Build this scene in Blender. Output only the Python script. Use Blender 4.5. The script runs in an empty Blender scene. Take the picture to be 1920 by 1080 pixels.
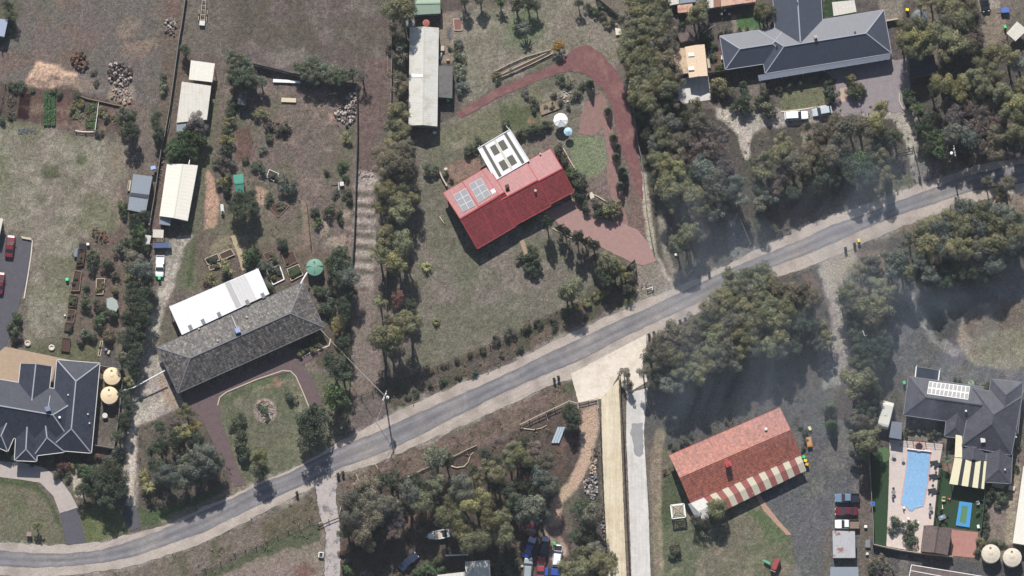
import bpy, bmesh, math, random
import numpy as np
from mathutils import Vector, Matrix
from mathutils.bvhtree import BVHTree
R = math.radians
sc = bpy.context.scene
C = sc.collection
# ------------------------------------------------ camera, sky, sun, exposure
S = 0.11                      # metres per photo pixel on the ground
D = 1500.0                    # camera distance
TILT = R(10.0)
CAMP = Vector((0, -D * math.sin(TILT), D * math.cos(TILT)))
cam = bpy.data.objects.new('camera', bpy.data.cameras.new('camera'))
C.objects.link(cam)
cam.location = CAMP
cam.rotation_euler = (TILT, 0, 0)
cam.data.sensor_width = 36
cam.data.lens = 36 * D / (1920 * S)
cam.data.clip_start = 10
cam.data.clip_end = 9000
sc.camera = cam
SUN_EL, SUN_AZ = R(41), R(-9)       # azimuth from +Y (north), clockwise
w = bpy.data.worlds.new('World'); sc.world = w; w.use_nodes = True
nt = w.node_tree
sky = nt.nodes.new('ShaderNodeTexSky'); sky.sky_type = 'NISHITA'; sky.sun_disc = False
sky.sun_elevation = SUN_EL; sky.sun_rotation = SUN_AZ
nt.links.new(sky.outputs[0], nt.nodes['Background'].inputs[0])
nt.nodes['Background'].inputs[1].default_value = 0.06
sd = bpy.data.lights.new('sun', 'SUN'); sd.energy = 4.0; sd.angle = R(0.6); sd.color = (1.0, 0.96, 0.91)
so = bpy.data.objects.new('sun', sd); C.objects.link(so)
dv = Vector((math.sin(SUN_AZ) * math.cos(SUN_EL), math.cos(SUN_AZ) * math.cos(SUN_EL), math.sin(SUN_EL)))
so.rotation_euler = dv.to_track_quat('Z', 'Y').to_euler()
so.location = (0, 60, 80)
sc.view_settings.view_transform = 'Standard'; sc.view_settings.look = 'None'
sc.view_settings.exposure = 0.83; sc.view_settings.gamma = 1
sc.cycles.max_bounces = 6; sc.cycles.transparent_max_bounces = 8
sc.cycles.volume_bounces = 0

UPV = Vector((0, math.cos(TILT), math.sin(TILT)))
FWD = Vector((0, math.sin(TILT), -math.cos(TILT)))
def ray(px, py):
    return (FWD * D + Vector((1, 0, 0)) * ((px - 960) * S) + UPV * ((540 - py) * S)).normalized()
def P(px, py, z=0.0):
    d = ray(px, py); s = (z - CAMP.z) / d.z
    return CAMP + d * s
def PG(px, py):
    """numpy version on the ground"""
    px = np.asarray(px, float); py = np.asarray(py, float)
    u = (px - 960) * S; v = (540 - py) * S
    dy = FWD.y * D + UPV.y * v; dz = FWD.z * D + UPV.z * v
    s = -CAMP.z / dz
    return u * s, CAMP.y + dy * s
def lin(r, g, b, k=1.0):
    f = lambda c: (c / 255 / 12.92 if c <= 10 else ((c / 255 + 0.055) / 1.055) ** 2.4) * k
    return (f(r), f(g), f(b))
GK = 0.80
def g(r, gg, b): return lin(r, gg, b, GK)

# ------------------------------------------------ object helpers
def tag(o, label=None, cat=None, group=None, kind=None):
    if label: o['label'] = label
    if cat: o['category'] = cat
    if group: o['group'] = group
    if kind: o['kind'] = kind
    return o
def empty(name, loc, rz=0.0, label=None, cat=None, group=None):
    o = bpy.data.objects.new(name, None); C.objects.link(o)
    o.location = loc; o.rotation_euler = (0, 0, rz); o.empty_display_size = 0.3
    return tag(o, label, cat, group)
def obj(name, me, mat=None, parent=None, local=False):
    """link a mesh or bmesh; world coordinates unless local"""
    if isinstance(me, bmesh.types.BMesh):
        bm = me; me = bpy.data.meshes.new(name); bm.to_mesh(me); bm.free()
    if mat is not None:
        for m in (mat if isinstance(mat, (list, tuple)) else [mat]): me.materials.append(m)
    o = bpy.data.objects.new(name, me); C.objects.link(o)
    if parent is not None:
        o.parent = parent
        if not local:
            o.matrix_parent_inverse = Matrix.LocRotScale(parent.location, parent.rotation_euler, None).inverted()
    return o
def tree_copy(o, parent=None):
    c = o.copy(); C.objects.link(c)
    if parent is not None: c.parent = parent
    for ch in list(o.children): tree_copy(ch, c)
    return c
def NB(): return bmesh.new()
def box(bm, c, s, rz=0.0, mi=0, taper=1.0):
    c = Vector(c); co = math.cos(rz); si = math.sin(rz); vs = []
    for dz in (-0.5, 0.5):
        t = taper if dz > 0 else 1
        for dx, dy in ((-.5, -.5), (.5, -.5), (.5, .5), (-.5, .5)):
            x, y = dx * s[0] * t, dy * s[1] * t
            vs.append(bm.verts.new((c.x + x * co - y * si, c.y + x * si + y * co, c.z + dz * s[2])))
    for f in ((3, 2, 1, 0), (4, 5, 6, 7), (0, 1, 5, 4), (1, 2, 6, 5), (2, 3, 7, 6), (3, 0, 4, 7)):
        bm.faces.new([vs[i] for i in f]).material_index = mi
    return vs
def bar(bm, a, b, wd, ht=None, mi=0):
    """beam from a to b"""
    a = Vector(a); b = Vector(b); d = b - a; L = d.length
    if L < 1e-4: return
    d /= L; ht = ht or wd
    up = Vector((0, 0, 1)) if abs(d.z) < 0.95 else Vector((1, 0, 0))
    s = d.cross(up).normalized(); u = s.cross(d).normalized()
    vs = [bm.verts.new(q + s * (i * wd / 2) + u * (j * ht / 2)) for q in (a, b) for i, j in ((-1, -1), (1, -1), (1, 1), (-1, 1))]
    for f in ((0, 1, 2, 3), (7, 6, 5, 4), (4, 5, 1, 0), (5, 6, 2, 1), (6, 7, 3, 2), (7, 4, 0, 3)):
        bm.faces.new([vs[i] for i in f]).material_index = mi
def tube(bm, pts, rad, n=6, cap=True, mi=0):
    pts = [Vector(p) for p in pts]
    if not isinstance(rad, (list, tuple)): rad = [rad] * len(pts)
    rings = []
    for i, p in enumerate(pts):
        d = (pts[min(i + 1, len(pts) - 1)] - pts[max(i - 1, 0)]).normalized()
        up = Vector((0, 0, 1)) if abs(d.z) < 0.9 else Vector((1, 0, 0))
        s = d.cross(up).normalized(); u = s.cross(d)
        rings.append([bm.verts.new(p + (s * math.cos(t * math.tau / n) + u * math.sin(t * math.tau / n)) * rad[i]) for t in range(n)])
    for a, b in zip(rings, rings[1:]):
        for i in range(n):
            bm.faces.new((a[i], a[(i + 1) % n], b[(i + 1) % n], b[i])).material_index = mi
    if cap:
        bm.faces.new(rings[0][::-1]); bm.faces.new(rings[-1])
def lathe(bm, prof, n=24, c=(0, 0, 0), mi=0, sx=1, sy=1):
    """prof = [(r,z)...] bottom to top"""
    rings = []
    for r, z in prof:
        if r < 1e-5: rings.append([bm.verts.new((c[0], c[1], c[2] + z))])
        else: rings.append([bm.verts.new((c[0] + r * sx * math.cos(t * math.tau / n), c[1] + r * sy * math.sin(t * math.tau / n), c[2] + z)) for t in range(n)])
    for a, b in zip(rings, rings[1:]):
        for i in range(n):
            j = (i + 1) % n
            if len(a) == 1 and len(b) == 1: continue
            if len(a) == 1: f = (a[0], b[j], b[i])[::-1] if False else (a[0], b[i], b[j])[::-1]
            elif len(b) == 1: f = (a[i], a[j], b[0])
            else: f = (a[i], a[j], b[j], b[i])
            bm.faces.new(f).material_index = mi
def prism(bm, pts, z0, z1, mi=0):
    """vertical prism from a 2D outline (world xy)"""
    a = [bm.verts.new((p[0], p[1], z0)) for p in pts]; b = [bm.verts.new((p[0], p[1], z1)) for p in pts]
    n = len(pts)
    for i in range(n):
        bm.faces.new((a[i], a[(i + 1) % n], b[(i + 1) % n], b[i])).material_index = mi
    f1 = bm.faces.new(b); f2 = bm.faces.new(a[::-1]); f1.material_index = f2.material_index = mi
def fix(bm):
    bmesh.ops.recalc_face_normals(bm, faces=bm.faces[:]); return bm

# ------------------------------------------------ materials
_M = {}
def nodes(name):
    m = bpy.data.materials.new(name); m.use_nodes = True
    t = m.node_tree; return m, t, t.nodes, t.links, t.nodes['Principled BSDF']
def mix(N, L, a, b, fac, mode='MIX'):
    n = N.new('ShaderNodeMix'); n.data_type = 'RGBA'; n.blend_type = mode
    for s, v in ((0, fac), (6, a), (7, b)):
        if isinstance(v, bpy.types.NodeSocket): L.new(v, n.inputs[s])
        elif isinstance(v, (int, float)): n.inputs[s].default_value = v
        else: n.inputs[s].default_value = (*v[:3], 1)
    return n.outputs[2]
def noise(N, L, co, scale, det=4, rough=0.6, dist=0.0):
    n = N.new('ShaderNodeTexNoise'); n.inputs['Scale'].default_value = scale; n.inputs['Detail'].default_value = det
    n.inputs['Roughness'].default_value = rough; n.inputs['Distortion'].default_value = dist
    L.new(co, n.inputs['Vector']); return n.outputs[0]
def ramp(N, L, fac, a, b, ca=0.0, cb=1.0):
    n = N.new('ShaderNodeMapRange'); n.inputs[1].default_value = a; n.inputs[2].default_value = b
    n.inputs[3].default_value = ca; n.inputs[4].default_value = cb; L.new(fac, n.inputs[0]); return n.outputs[0]
def mulv(N, L, col, v):
    n = N.new('ShaderNodeVectorMath'); n.operation = 'SCALE'
    L.new(col, n.inputs[0]); L.new(v, n.inputs[3]); return n.outputs[0]
def bump(N, L, h, bs, st=0.3, dist=0.05):
    n = N.new('ShaderNodeBump'); n.inputs['Strength'].default_value = st; n.inputs['Distance'].default_value = dist
    L.new(h, n.inputs['Height']); L.new(n.outputs[0], bs.inputs['Normal'])
def mat(name, col, rough=0.8, var=0.12, sc_=3.0, metal=0.0, spec=0.3, bmp=0.0, col2=None, th=(0.45, 0.6), sc2=0.6):
    if name in _M: return _M[name]
    m, t, N, L, b = nodes(name)
    co = N.new('ShaderNodeTexCoord').outputs['Object']
    n1 = noise(N, L, co, sc_)
    base = N.new('ShaderNodeRGB'); base.outputs[0].default_value = (*col, 1); c = base.outputs[0]
    if col2 is not None:
        c = mix(N, L, c, col2, ramp(N, L, noise(N, L, co, sc2, 6, 0.7), th[0], th[1]))
    c = mulv(N, L, c, ramp(N, L, n1, 0.25, 0.75, 1 - var, 1 + var))
    L.new(c, b.inputs['Base Color'])
    b.inputs['Roughness'].default_value = rough; b.inputs['Metallic'].default_value = metal
    b.inputs['Specular IOR Level'].default_value = spec
    if bmp: bump(N, L, noise(N, L, co, sc_ * 3), b, bmp)
    _M[name] = m; return m
def roofmat(name, col, kind='tile', col2=None, th=(0.5, 0.62), rough=0.85, per=0.36, var=0.16, line=0.55, blotch=0.9, spec=0.25):
    """roof surface laid out by UV in metres: u along the eaves, v up the slope"""
    if name in _M: return _M[name]
    m, t, N, L, b = nodes(name)
    uv = N.new('ShaderNodeTexCoord').outputs['UV']; co = N.new('ShaderNodeTexCoord').outputs['Object']
    sep = N.new('ShaderNodeSeparateXYZ'); L.new(uv, sep.inputs[0])
    def saw(sock, p):
        a = N.new('ShaderNodeMath'); a.operation = 'DIVIDE'; L.new(sock, a.inputs[0]); a.inputs[1].default_value = p
        f = N.new('ShaderNodeMath'); f.operation = 'FRACT'; L.new(a.outputs[0], f.inputs[0]); return f.outputs[0]
    base = N.new('ShaderNodeRGB'); base.outputs[0].default_value = (*col, 1); c = base.outputs[0]
    if col2 is not None:
        c = mix(N, L, c, col2, ramp(N, L, noise(N, L, co, blotch, 7, 0.72), th[0], th[1]))
    if kind == 'tile':
        bt = N.new('ShaderNodeTexBrick'); L.new(uv, bt.inputs['Vector'])
        bt.inputs['Scale'].default_value = 1; bt.inputs['Brick Width'].default_value = 0.34; bt.inputs['Row Height'].default_value = per
        bt.inputs['Mortar Size'].default_value = 0.0
        bt.inputs['Color1'].default_value = (1 - var,) * 3 + (1,); bt.inputs['Color2'].default_value = (1 + var,) * 3 + (1,)
        mm = N.new('ShaderNodeVectorMath'); mm.operation = 'MULTIPLY'; L.new(c, mm.inputs[0]); L.new(bt.outputs['Color'], mm.inputs[1]); c = mm.outputs[0]
        s = saw(sep.outputs['Y'], per)
        c = mulv(N, L, c, ramp(N, L, s, 0.0, 0.22, line, 1.0))
        hb = N.new('ShaderNodeMath'); hb.operation = 'MULTIPLY'; L.new(s, hb.inputs[0]); hb.inputs[1].default_value = -1
        bump(N, L, hb.outputs[0], b, 0.5, 0.04)
    else:
        s = saw(sep.outputs['X'], per)
        pp = N.new('ShaderNodeMath'); pp.operation = 'PINGPONG'; L.new(s, pp.inputs[0]); pp.inputs[1].default_value = 0.5
        c = mulv(N, L, c, ramp(N, L, pp.outputs[0], 0.0, 0.12, line, 1.0))
        bump(N, L, pp.outputs[0], b, 0.35, 0.05)
    mp = N.new('ShaderNodeMapping'); L.new(uv, mp.inputs[0]); mp.inputs['Scale'].default_value = (1.2, 0.25, 1)
    c = mulv(N, L, c, ramp(N, L, noise(N, L, mp.outputs[0], 1.5, 5), 0.3, 0.7, 1 - var, 1 + var * 0.6))
    c = mulv(N, L, c, ramp(N, L, noise(N, L, co, 7.0, 2), 0.3, 0.7, 0.86, 1.14))
    L.new(c, b.inputs['Base Color']); b.inputs['Roughness'].default_value = rough; b.inputs['Specular IOR Level'].default_value = spec
    _M[name] = m; return m
def leafmat(name='leaves', transl=0.1):
    if name in _M: return _M[name]
    m, t, N, L, b = nodes(name)
    oi = N.new('ShaderNodeObjectInfo'); at = N.new('ShaderNodeAttribute'); at.attribute_name = 'tint'
    mm = N.new('ShaderNodeVectorMath'); mm.operation = 'MULTIPLY'; L.new(oi.outputs['Color'], mm.inputs[0]); L.new(at.outputs['Color'], mm.inputs[1])
    L.new(mm.outputs[0], b.inputs['Base Color']); b.inputs['Roughness'].default_value = 0.6; b.inputs['Specular IOR Level'].default_value = 0.25
    tr = N.new('ShaderNodeBsdfTranslucent'); L.new(mm.outputs[0], tr.inputs[0])
    ms = N.new('ShaderNodeMixShader'); ms.inputs[0].default_value = transl
    L.new(b.outputs[0], ms.inputs[1]); L.new(tr.outputs[0], ms.inputs[2]); L.new(ms.outputs[0], N['Material Output'].inputs[0])
    _M[name] = m; return m
# ------------------------------------------------ the ground sheet
rs = np.random.RandomState(7)
GX0, GX1, GY0, GY1, GS = -110.0, 110.0, -66.0, 66.0, 0.25
nx = int((GX1 - GX0) / GS) + 1; ny = int((GY1 - GY0) / GS) + 1
gx = np.linspace(GX0, GX1, nx); gy = np.linspace(GY0, GY1, ny)
XX, YY = np.meshgrid(gx, gy)
def vnoise(cell, seed):
    r = np.random.RandomState(seed)
    w_ = int(240 / cell) + 3; h_ = int(150 / cell) + 3
    G = r.rand(h_, w_)
    fx = (XX + 118) / cell; fy = (YY + 72) / cell
    ix = fx.astype(int); iy = fy.astype(int); tx = fx - ix; ty = fy - iy
    tx = tx * tx * (3 - 2 * tx); ty = ty * ty * (3 - 2 * ty)
    return (G[iy, ix] * (1 - tx) + G[iy, ix + 1] * tx) * (1 - ty) + (G[iy + 1, ix] * (1 - tx) + G[iy + 1, ix + 1] * tx) * ty
def fbm(cell, seed, octv=4, gain=0.55):
    a = 1; s = 0; tot = 0
    for o in range(octv):
        s = s + a * vnoise(cell / 2 ** o, seed + o); tot += a; a *= gain
    return s / tot
WARP = [fbm(3.0, 11, 4) - 0.5, fbm(1.2, 31, 3) - 0.5]
BLOT = fbm(5.0, 51, 5, 0.65); BLO2 = fbm(2.2, 71, 4, 0.65); BLO3 = fbm(9.0, 91, 5, 0.6); BLO4 = fbm(0.9, 111, 3, 0.7)
COL = np.zeros((ny, nx, 3)); COL[:] = g(112, 99, 91)
HGT = (fbm(1.0, 131, 3) - 0.5) * 0.05
def sdist(pts):
    """signed distance (inside positive) on a bbox window"""
    wx, wy = PG([p[0] for p in pts], [p[1] for p in pts])
    return wx, wy
def window(wx, wy, mrg):
    i0 = max(0, int((wx.min() - mrg - GX0) / GS)); i1 = min(nx, int((wx.max() + mrg - GX0) / GS) + 2)
    j0 = max(0, int((wy.min() - mrg - GY0) / GS)); j1 = min(ny, int((wy.max() + mrg - GY0) / GS) + 2)
    return slice(j0, j1), slice(i0, i1)
def segd(X, Y, ax, ay, bx, by):
    dx, dy = bx - ax, by - ay; l2 = dx * dx + dy * dy + 1e-9
    t = np.clip(((X - ax) * dx + (Y - ay) * dy) / l2, 0, 1)
    return np.hypot(X - ax - t * dx, Y - ay - t * dy)
def sstep(x): x = np.clip(x, 0, 1); return x * x * (3 - 2 * x)
def mask(pts, f=0.8, wp=0.8, line=None):
    wx, wy = sdist(pts); sl = window(wx, wy, 3 + wp * 2 + f + (line or 0)); X, Y = XX[sl], YY[sl]
    if X.size == 0: return sl, np.zeros(X.shape)
    d = np.full(X.shape, 1e9)
    n = len(wx); rng = range(n) if line is None else range(n - 1)
    ins = np.zeros(X.shape, bool)
    for i in rng:
        j = (i + 1) % n
        d = np.minimum(d, segd(X, Y, wx[i], wy[i], wx[j], wy[j]))
        if line is None and wy[i] != wy[j]:
            c = ((wy[i] > Y) != (wy[j] > Y)) & (X < (wx[j] - wx[i]) * (Y - wy[i]) / (wy[j] - wy[i]) + wx[i]); ins ^= c
    s = np.where(ins, d, -d) if line is None else line - d
    s = s + wp * (WARP[0][sl] * 2.2 + WARP[1][sl] * 1.2)
    return sl, sstep(0.5 + s / f)
def patch(pts, col, f=0.8, wp=0.8, a=1.0, brk=None, line=None):
    sl, m = mask(pts, f, wp, line); m = m * a
    if brk is not None:
        B = (BLOT, BLO2, BLO3, BLO4)[brk[0]][sl]; m = m * sstep((B - brk[1]) / brk[2])
    COL[sl] = COL[sl] * (1 - m[..., None]) + np.array(col) * m[..., None]
def circ(x, y, r, ry=None, n=18): ry = ry or r; return [(x + r * math.cos(t * math.tau / n), y + ry * math.sin(t * math.tau / n)) for t in range(n)]
def mound(pts, h, f=1.5, rough=0.0):
    sl, m = mask(pts, f, 0.3); HGT[sl] += m * (h + rough * (BLO4[sl] - 0.5) * 2)
ALL = [(-200, -200), (2120, -200), (2120, 1300), (-200, 1300)]
patch(ALL, g(126, 110, 100), 1, 0, 0.7, (0, 0.42, 0.2))
patch(ALL, g(96, 92, 78), 1, 0, 0.6, (2, 0.5, 0.14))
# top left paddock
patch([(-40, -40), (352, -40), (335, 90), (320, 190), (240, 210), (150, 165), (-40, 150)], g(111, 101, 96), 2, 1)
patch([(-40, -40), (352, -40), (335, 90), (320, 190), (240, 210), (150, 165), (-40, 150)], g(130, 98, 86), 2, 1, 0.55, (0, 0.5, 0.15))
patch([(225, 30), (290, 20), (300, 60), (280, 110), (210, 95)], g(152, 122, 104), 2, 1.4, 0.6, (1, 0.45, 0.2))
patch([(320, -40), (352, -40), (335, 90), (305, 100), (310, 30)], g(122, 84, 72), 2, 1, 0.6)
patch([(-40, 0), (40, 0), (25, 70), (-40, 110)], g(88, 92, 66), 1.5, 1, 0.7)
patch([(50, 155), (68, 112), (92, 118), (112, 125), (143, 138), (147, 168), (110, 172), (60, 165)], g(203, 160, 126), 1.2, 0.9)
mound([(52, 150), (70, 116), (92, 122), (92, 160)], 0.5, 1.6); mound([(92, 124), (115, 124), (112, 145), (92, 145)], 0.4, 1.4); mound([(115, 134), (144, 140), (144, 165), (118, 160)], 0.4, 1.4)
patch([(85, 150), (180, 145), (190, 170), (120, 180)], g(150, 124, 112), 1.6, 1, 0.7)
patch([(-40, 150), (20, 158), (50, 162), (135, 168), (235, 196), (225, 250), (140, 250), (75, 232), (-40, 228)], g(98, 78, 70), 1, 0.6)
patch([(37, 176), (58, 176), (53, 224), (32, 223)], g(58, 30, 36), 0.3, 0.05); patch([(60, 176), (82, 174), (76, 226), (54, 226)], g(108, 76, 68), .4, .1); patch([(106, 180), (132, 184), (128, 236), (104, 236)], g(112, 78, 66), .4, .2); patch([(84, 172), (104, 172), (104, 236), (80, 236)], g(62, 52, 42), .4, .1)
patch([(205, 160), (240, 155), (258, 190), (205, 190)], g(170, 150, 132), 1, 0.9, 0.7)
# left paddock
LP = [(-40, 232), (60, 232), (140, 255), (205, 262), (243, 285), (230, 340), (225, 420), (190, 440), (150, 455), (142, 560), (125, 650), (48, 648), (62, 450), (-40, 415)]
patch(LP, g(133, 124, 106), 1.5, 1)
patch(LP, g(152, 140, 126), 1.5, 1, 0.6, (1, 0.5, 0.15))
patch(LP, g(112, 110, 78), 1.5, 1, 0.7, (2, 0.47, 0.12))
patch([(80, 308), (105, 308), (115, 335), (85, 335)], g(80, 90, 48), 1.2, 0.8, 0.8); patch(circ(152, 303, 10), g(84, 96, 50), 1, 0.8, 0.8); patch(circ(80, 370, 8), g(90, 96, 60), 1, 0.8, 0.7)
patch([(60, 700), (225, 700), (190, 640), (150, 600), (60, 640)], g(104, 104, 76), 1.5, 1, 0.8)
patch([(40, 200), (240, 200), (240, 300), (225, 430), (250, 530), (215, 530), (205, 440), (215, 330), (190, 262), (100, 240)], g(148, 118, 102), 1.5, 1, 0.55, (1, 0.38, 0.2))
patch([(150, 450), (225, 430), (255, 520), (225, 620), (200, 690), (130, 690), (140, 560)], g(112, 92, 80), 1.5, 1, 0.85)
patch([(40, 640), (200, 640), (190, 690), (110, 680), (45, 665)], g(98, 104, 68), 1, 0.6, 0.85)
patch([(190, 650), (215, 650), (230, 690), (190, 700)], g(92, 86, 88), 0.6, 0.3)
# shed strip, grass path, gravel drive
patch([(300, 60), (410, 110), (410, 250), (380, 330), (350, 440), (270, 450), (300, 250)], g(112, 92, 84), 1, 0.6)
patch([(393, 180), (412, 175), (402, 300), (385, 360), (372, 430), (345, 535), (318, 560), (345, 440), (372, 330)], g(106, 106, 80), 1, 0.5)
patch([(365, 440), (378, 420), (420, 420), (395, 470), (380, 500), (375, 550), (340, 545), (352, 480)], g(108, 110, 78), 1, 0.7)
patch([(362, 455), (372, 455), (358, 540), (348, 540)], g(70, 88, 52), 0.8, 0.6, 0.7)
patch([(388, 320), (402, 330), (412, 385), (410, 425), (385, 430), (386, 380)], g(190, 142, 114), 1, 0.7)
GD = [(360, 438), (345, 470), (330, 520), (318, 560), (305, 600), (290, 650), (325, 720), (346, 758), (300, 800), (272, 830), (264, 880), (256, 950), (238, 950), (233, 890), (238, 830), (243, 770), (262, 700), (266, 640), (292, 560), (300, 530), (312, 490), (318, 450)]
patch(GD, g(164, 151, 142), 1, 0.7); patch(GD, g(196, 184, 170), 1, 0.7, 0.7, (1, 0.5, 0.2)); patch(GD, g(120, 112, 106), 1, 0.7, 0.6, (3, 0.58, 0.12))
patch([(295, 700), (322, 730), (335, 762), (318, 765), (300, 735)], g(176, 142, 116), 1, 0.8, 0.8)
patch([(251, 800), (250, 860), (246, 940)], g(200, 186, 168), 0.8, 0.3, 0.8, None, 0.8); patch([(262, 800), (257, 870), (253, 930)], g(110, 98, 78), 0.8, 0.3, 0.7, None, 0.25)
# yard between the sheds and the slatted fence
YD = [(412, 170), (480, 150), (665, 165), (662, 480), (640, 520), (580, 480), (430, 480), (395, 470), (415, 380), (405, 300)]
patch(YD, g(120, 102, 94), 1, 0.7); patch(YD, g(140, 116, 106), 1, 0.7, 0.7, (1, 0.48, 0.18)); patch(YD, g(94, 98, 72), 1, 0.7, 0.65, (0, 0.5, 0.14))
patch([(410, 400), (520, 400), (560, 430), (570, 480), (400, 470)], g(112, 106, 80), 1.5, 1, 0.7)
patch([(440, 240), (470, 235), (470, 300), (440, 300)], g(112, 66, 62), 1, 0.8, 0.7); patch([(480, 350), (500, 360), (495, 385), (482, 380)], g(196, 150, 120), 1, 0.6, 0.8)
patch([(565, 380), (578, 380), (584, 460), (570, 460)], g(150, 122, 104), 0.6, 0.4, 0.8); patch([(560, 455), (600, 470), (610, 520), (575, 530), (560, 500)], g(136, 102, 88), 1, 0.6, 0.8)
patch([(600, 420), (655, 400), (655, 470), (610, 470)], g(168, 142, 128), 1.2, 1, 0.7, (1, 0.4, 0.2))
patch([(612, 212), (625, 205), (632, 222), (618, 230)], g(190, 140, 116), 0.8, 0.6, 0.8); patch(circ(546, 50, 14, 12), g(140, 112, 96), 1.2, 1, 0.5)
# top middle paddock and the brown lane
TM = [(352, -40), (736, -40), (736, 160), (665, 160), (560, 140), (470, 125), (415, 115), (350, 100), (336, 82)]
patch(TM, g(103, 90, 85), 1, 0.7); patch(TM, g(122, 108, 102), 1, 0.7, 0.7, (1, 0.5, 0.16)); patch(TM, g(98, 84, 72), 1, 0.7, 0.45, (2, 0.48, 0.12)); patch(TM, g(124, 114, 110), 1, 0.7, 0.4, (0, 0.56, 0.12))
patch([(352, -40), (420, -40), (440, 60), (400, 110), (345, 95)], g(112, 102, 90), 1.5, 1, 0.7); patch([(500, 105), (570, 90), (580, 120), (520, 128)], g(140, 124, 122), 1.5, 1, 0.6)
LN = [(672, 160), (690, 110), (735, 110), (735, 200), (705, 265), (700, 330), (705, 430), (700, 560), (712, 640), (718, 725), (656, 752), (657, 600), (662, 480), (667, 270)]
patch(LN, g(114, 90, 86), 1, 0.5); patch(LN, g(122, 98, 94), 1, 0.5, 0.6, (1, 0.5, 0.2))
patch([(668, 320), (702, 320), (700, 380), (706, 450), (700, 540), (663, 545), (664, 440)], g(156, 140, 134), 1, 0.6)
patch([(672, 330), (700, 315), (708, 340), (690, 350)], g(178, 166, 158), 0.8, 0.8, 0.8, (3, 0.45, 0.2))
for yy in (366, 389, 408, 428, 444, 466, 490, 512):
    patch([(668, yy - 3), (697, yy + 1)], g(116, 108, 92), 0.5, 0.6, 0.8, None, 0.35)
    sl, m = mask([(668, yy - 10), (697, yy - 8)], 1.4, 0.3, 0.5); HGT[sl] += 0.28 * m
patch([(660, 545), (700, 540), (712, 640), (716, 725), (658, 750)], g(134, 115, 110), 1, 0.6, 0.9); patch([(660, 690), (715, 690), (716, 725), (658, 750)], g(128, 96, 88), 1, 0.8, 0.6, (1, 0.5, 0.15))
patch([(656, 752), (718, 728), (735, 760), (700, 800), (665, 812), (655, 800)], g(112, 98, 94), 1, 0.6)
# the long shed block
patch([(738, 0), (870, 0), (860, 240), (745, 250)], g(96, 86, 78), 1, 0.5)
patch([(826, 25), (862, 20), (856, 115), (824, 118)], g(146, 128, 112), 0.6, 0.4); patch(circ(843, 62, 5, 12), g(96, 98, 108), 0.6, 0.3)
# lawn around the red house
LW = [(856, 20), (1110, -10), (1165, 35), (1172, 100), (1150, 130), (1100, 95), (1040, 110), (920, 165), (865, 205), (855, 120)]
patch(LW, g(129, 121, 103), 1.2, 0.7); patch(LW, g(146, 134, 120), 1, 0.7, 0.7, (1, 0.5, 0.15)); patch(circ(985, 52, 34, 40), g(104, 122, 80), 3, 1.2, 0.8); patch([(1085, 20), (1160, 40), (1170, 110), (1120, 90)], g(140, 126, 116), 1.2, 1, 0.7)
LB = [(780, 245), (870, 215), (950, 170), (1040, 135), (1100, 135), (1110, 170), (1130, 230), (1150, 330), (1150, 420), (1110, 440), (1040, 470), (1120, 500), (1185, 490), (1190, 520), (960, 632), (780, 695), (775, 500), (790, 400)]
patch(LB, g(119, 110, 97), 1.2, 0.6); patch(LB, g(136, 122, 112), 1, 0.7, 0.7, (1, 0.5, 0.16)); patch(LB, g(104, 106, 80), 1, 0.7, 0.55, (2, 0.48, 0.14))
patch([(815, 250), (870, 222), (940, 190), (1010, 160), (1030, 200), (1000, 245), (950, 250), (890, 280), (815, 275)], g(120, 116, 88), 1.2, 0.8); patch([(935, 195), (1000, 200), (1010, 240), (955, 250), (935, 225)], g(84, 98, 56), 1.5, 1, 0.8); patch(circ(995, 228, 8), g(150, 116, 84), 1, 0.6, 0.7)
patch([(1040, 145), (1100, 140), (1095, 195), (1060, 210), (1020, 190)], g(140, 130, 112), 1.2, 1, 0.7, (1, 0.4, 0.2)); patch(circ(1060, 178, 12, 8), g(186, 176, 156), 1, 0.8, 0.8, (3, 0.42, 0.2))
patch([(1070, 262), (1100, 250), (1138, 262), (1135, 310), (1110, 342), (1085, 325), (1072, 295)], g(120, 135, 94), 1.2, 0.6, 0.95)
patch([(830, 315), (880, 290), (900, 300), (905, 318), (865, 338), (838, 350)], g(146, 110, 98), 0.5, 0.3); patch([(845, 268), (872, 262), (875, 275), (850, 282)], g(142, 128, 112), 0.4, 0.2)
patch([(990, 270), (1020, 255), (1050, 270), (1075, 300), (1060, 320), (1030, 275)], g(128, 104, 96), 1, 0.6, 0.9)
patch([(1100, 335), (1150, 320), (1165, 380), (1150, 420), (1100, 400)], g(128, 106, 100), 1.2, 0.8, 0.9)
patch([(1160, 130), (1195, 270), (1212, 390), (1225, 465), (1200, 470), (1170, 330), (1150, 200)], g(126, 104, 96), 1, 0.5, 0.9); patch([(1172, 330), (1208, 350), (1216, 430), (1222, 462), (1190, 440), (1180, 400)], g(128, 98, 92), 1.2, .8, .9)
patch([(1155, 470), (1195, 520), (1130, 550), (1000, 615), (960, 632), (1090, 560)], g(88, 88, 64), 1.2, 0.8, 0.8)
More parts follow.
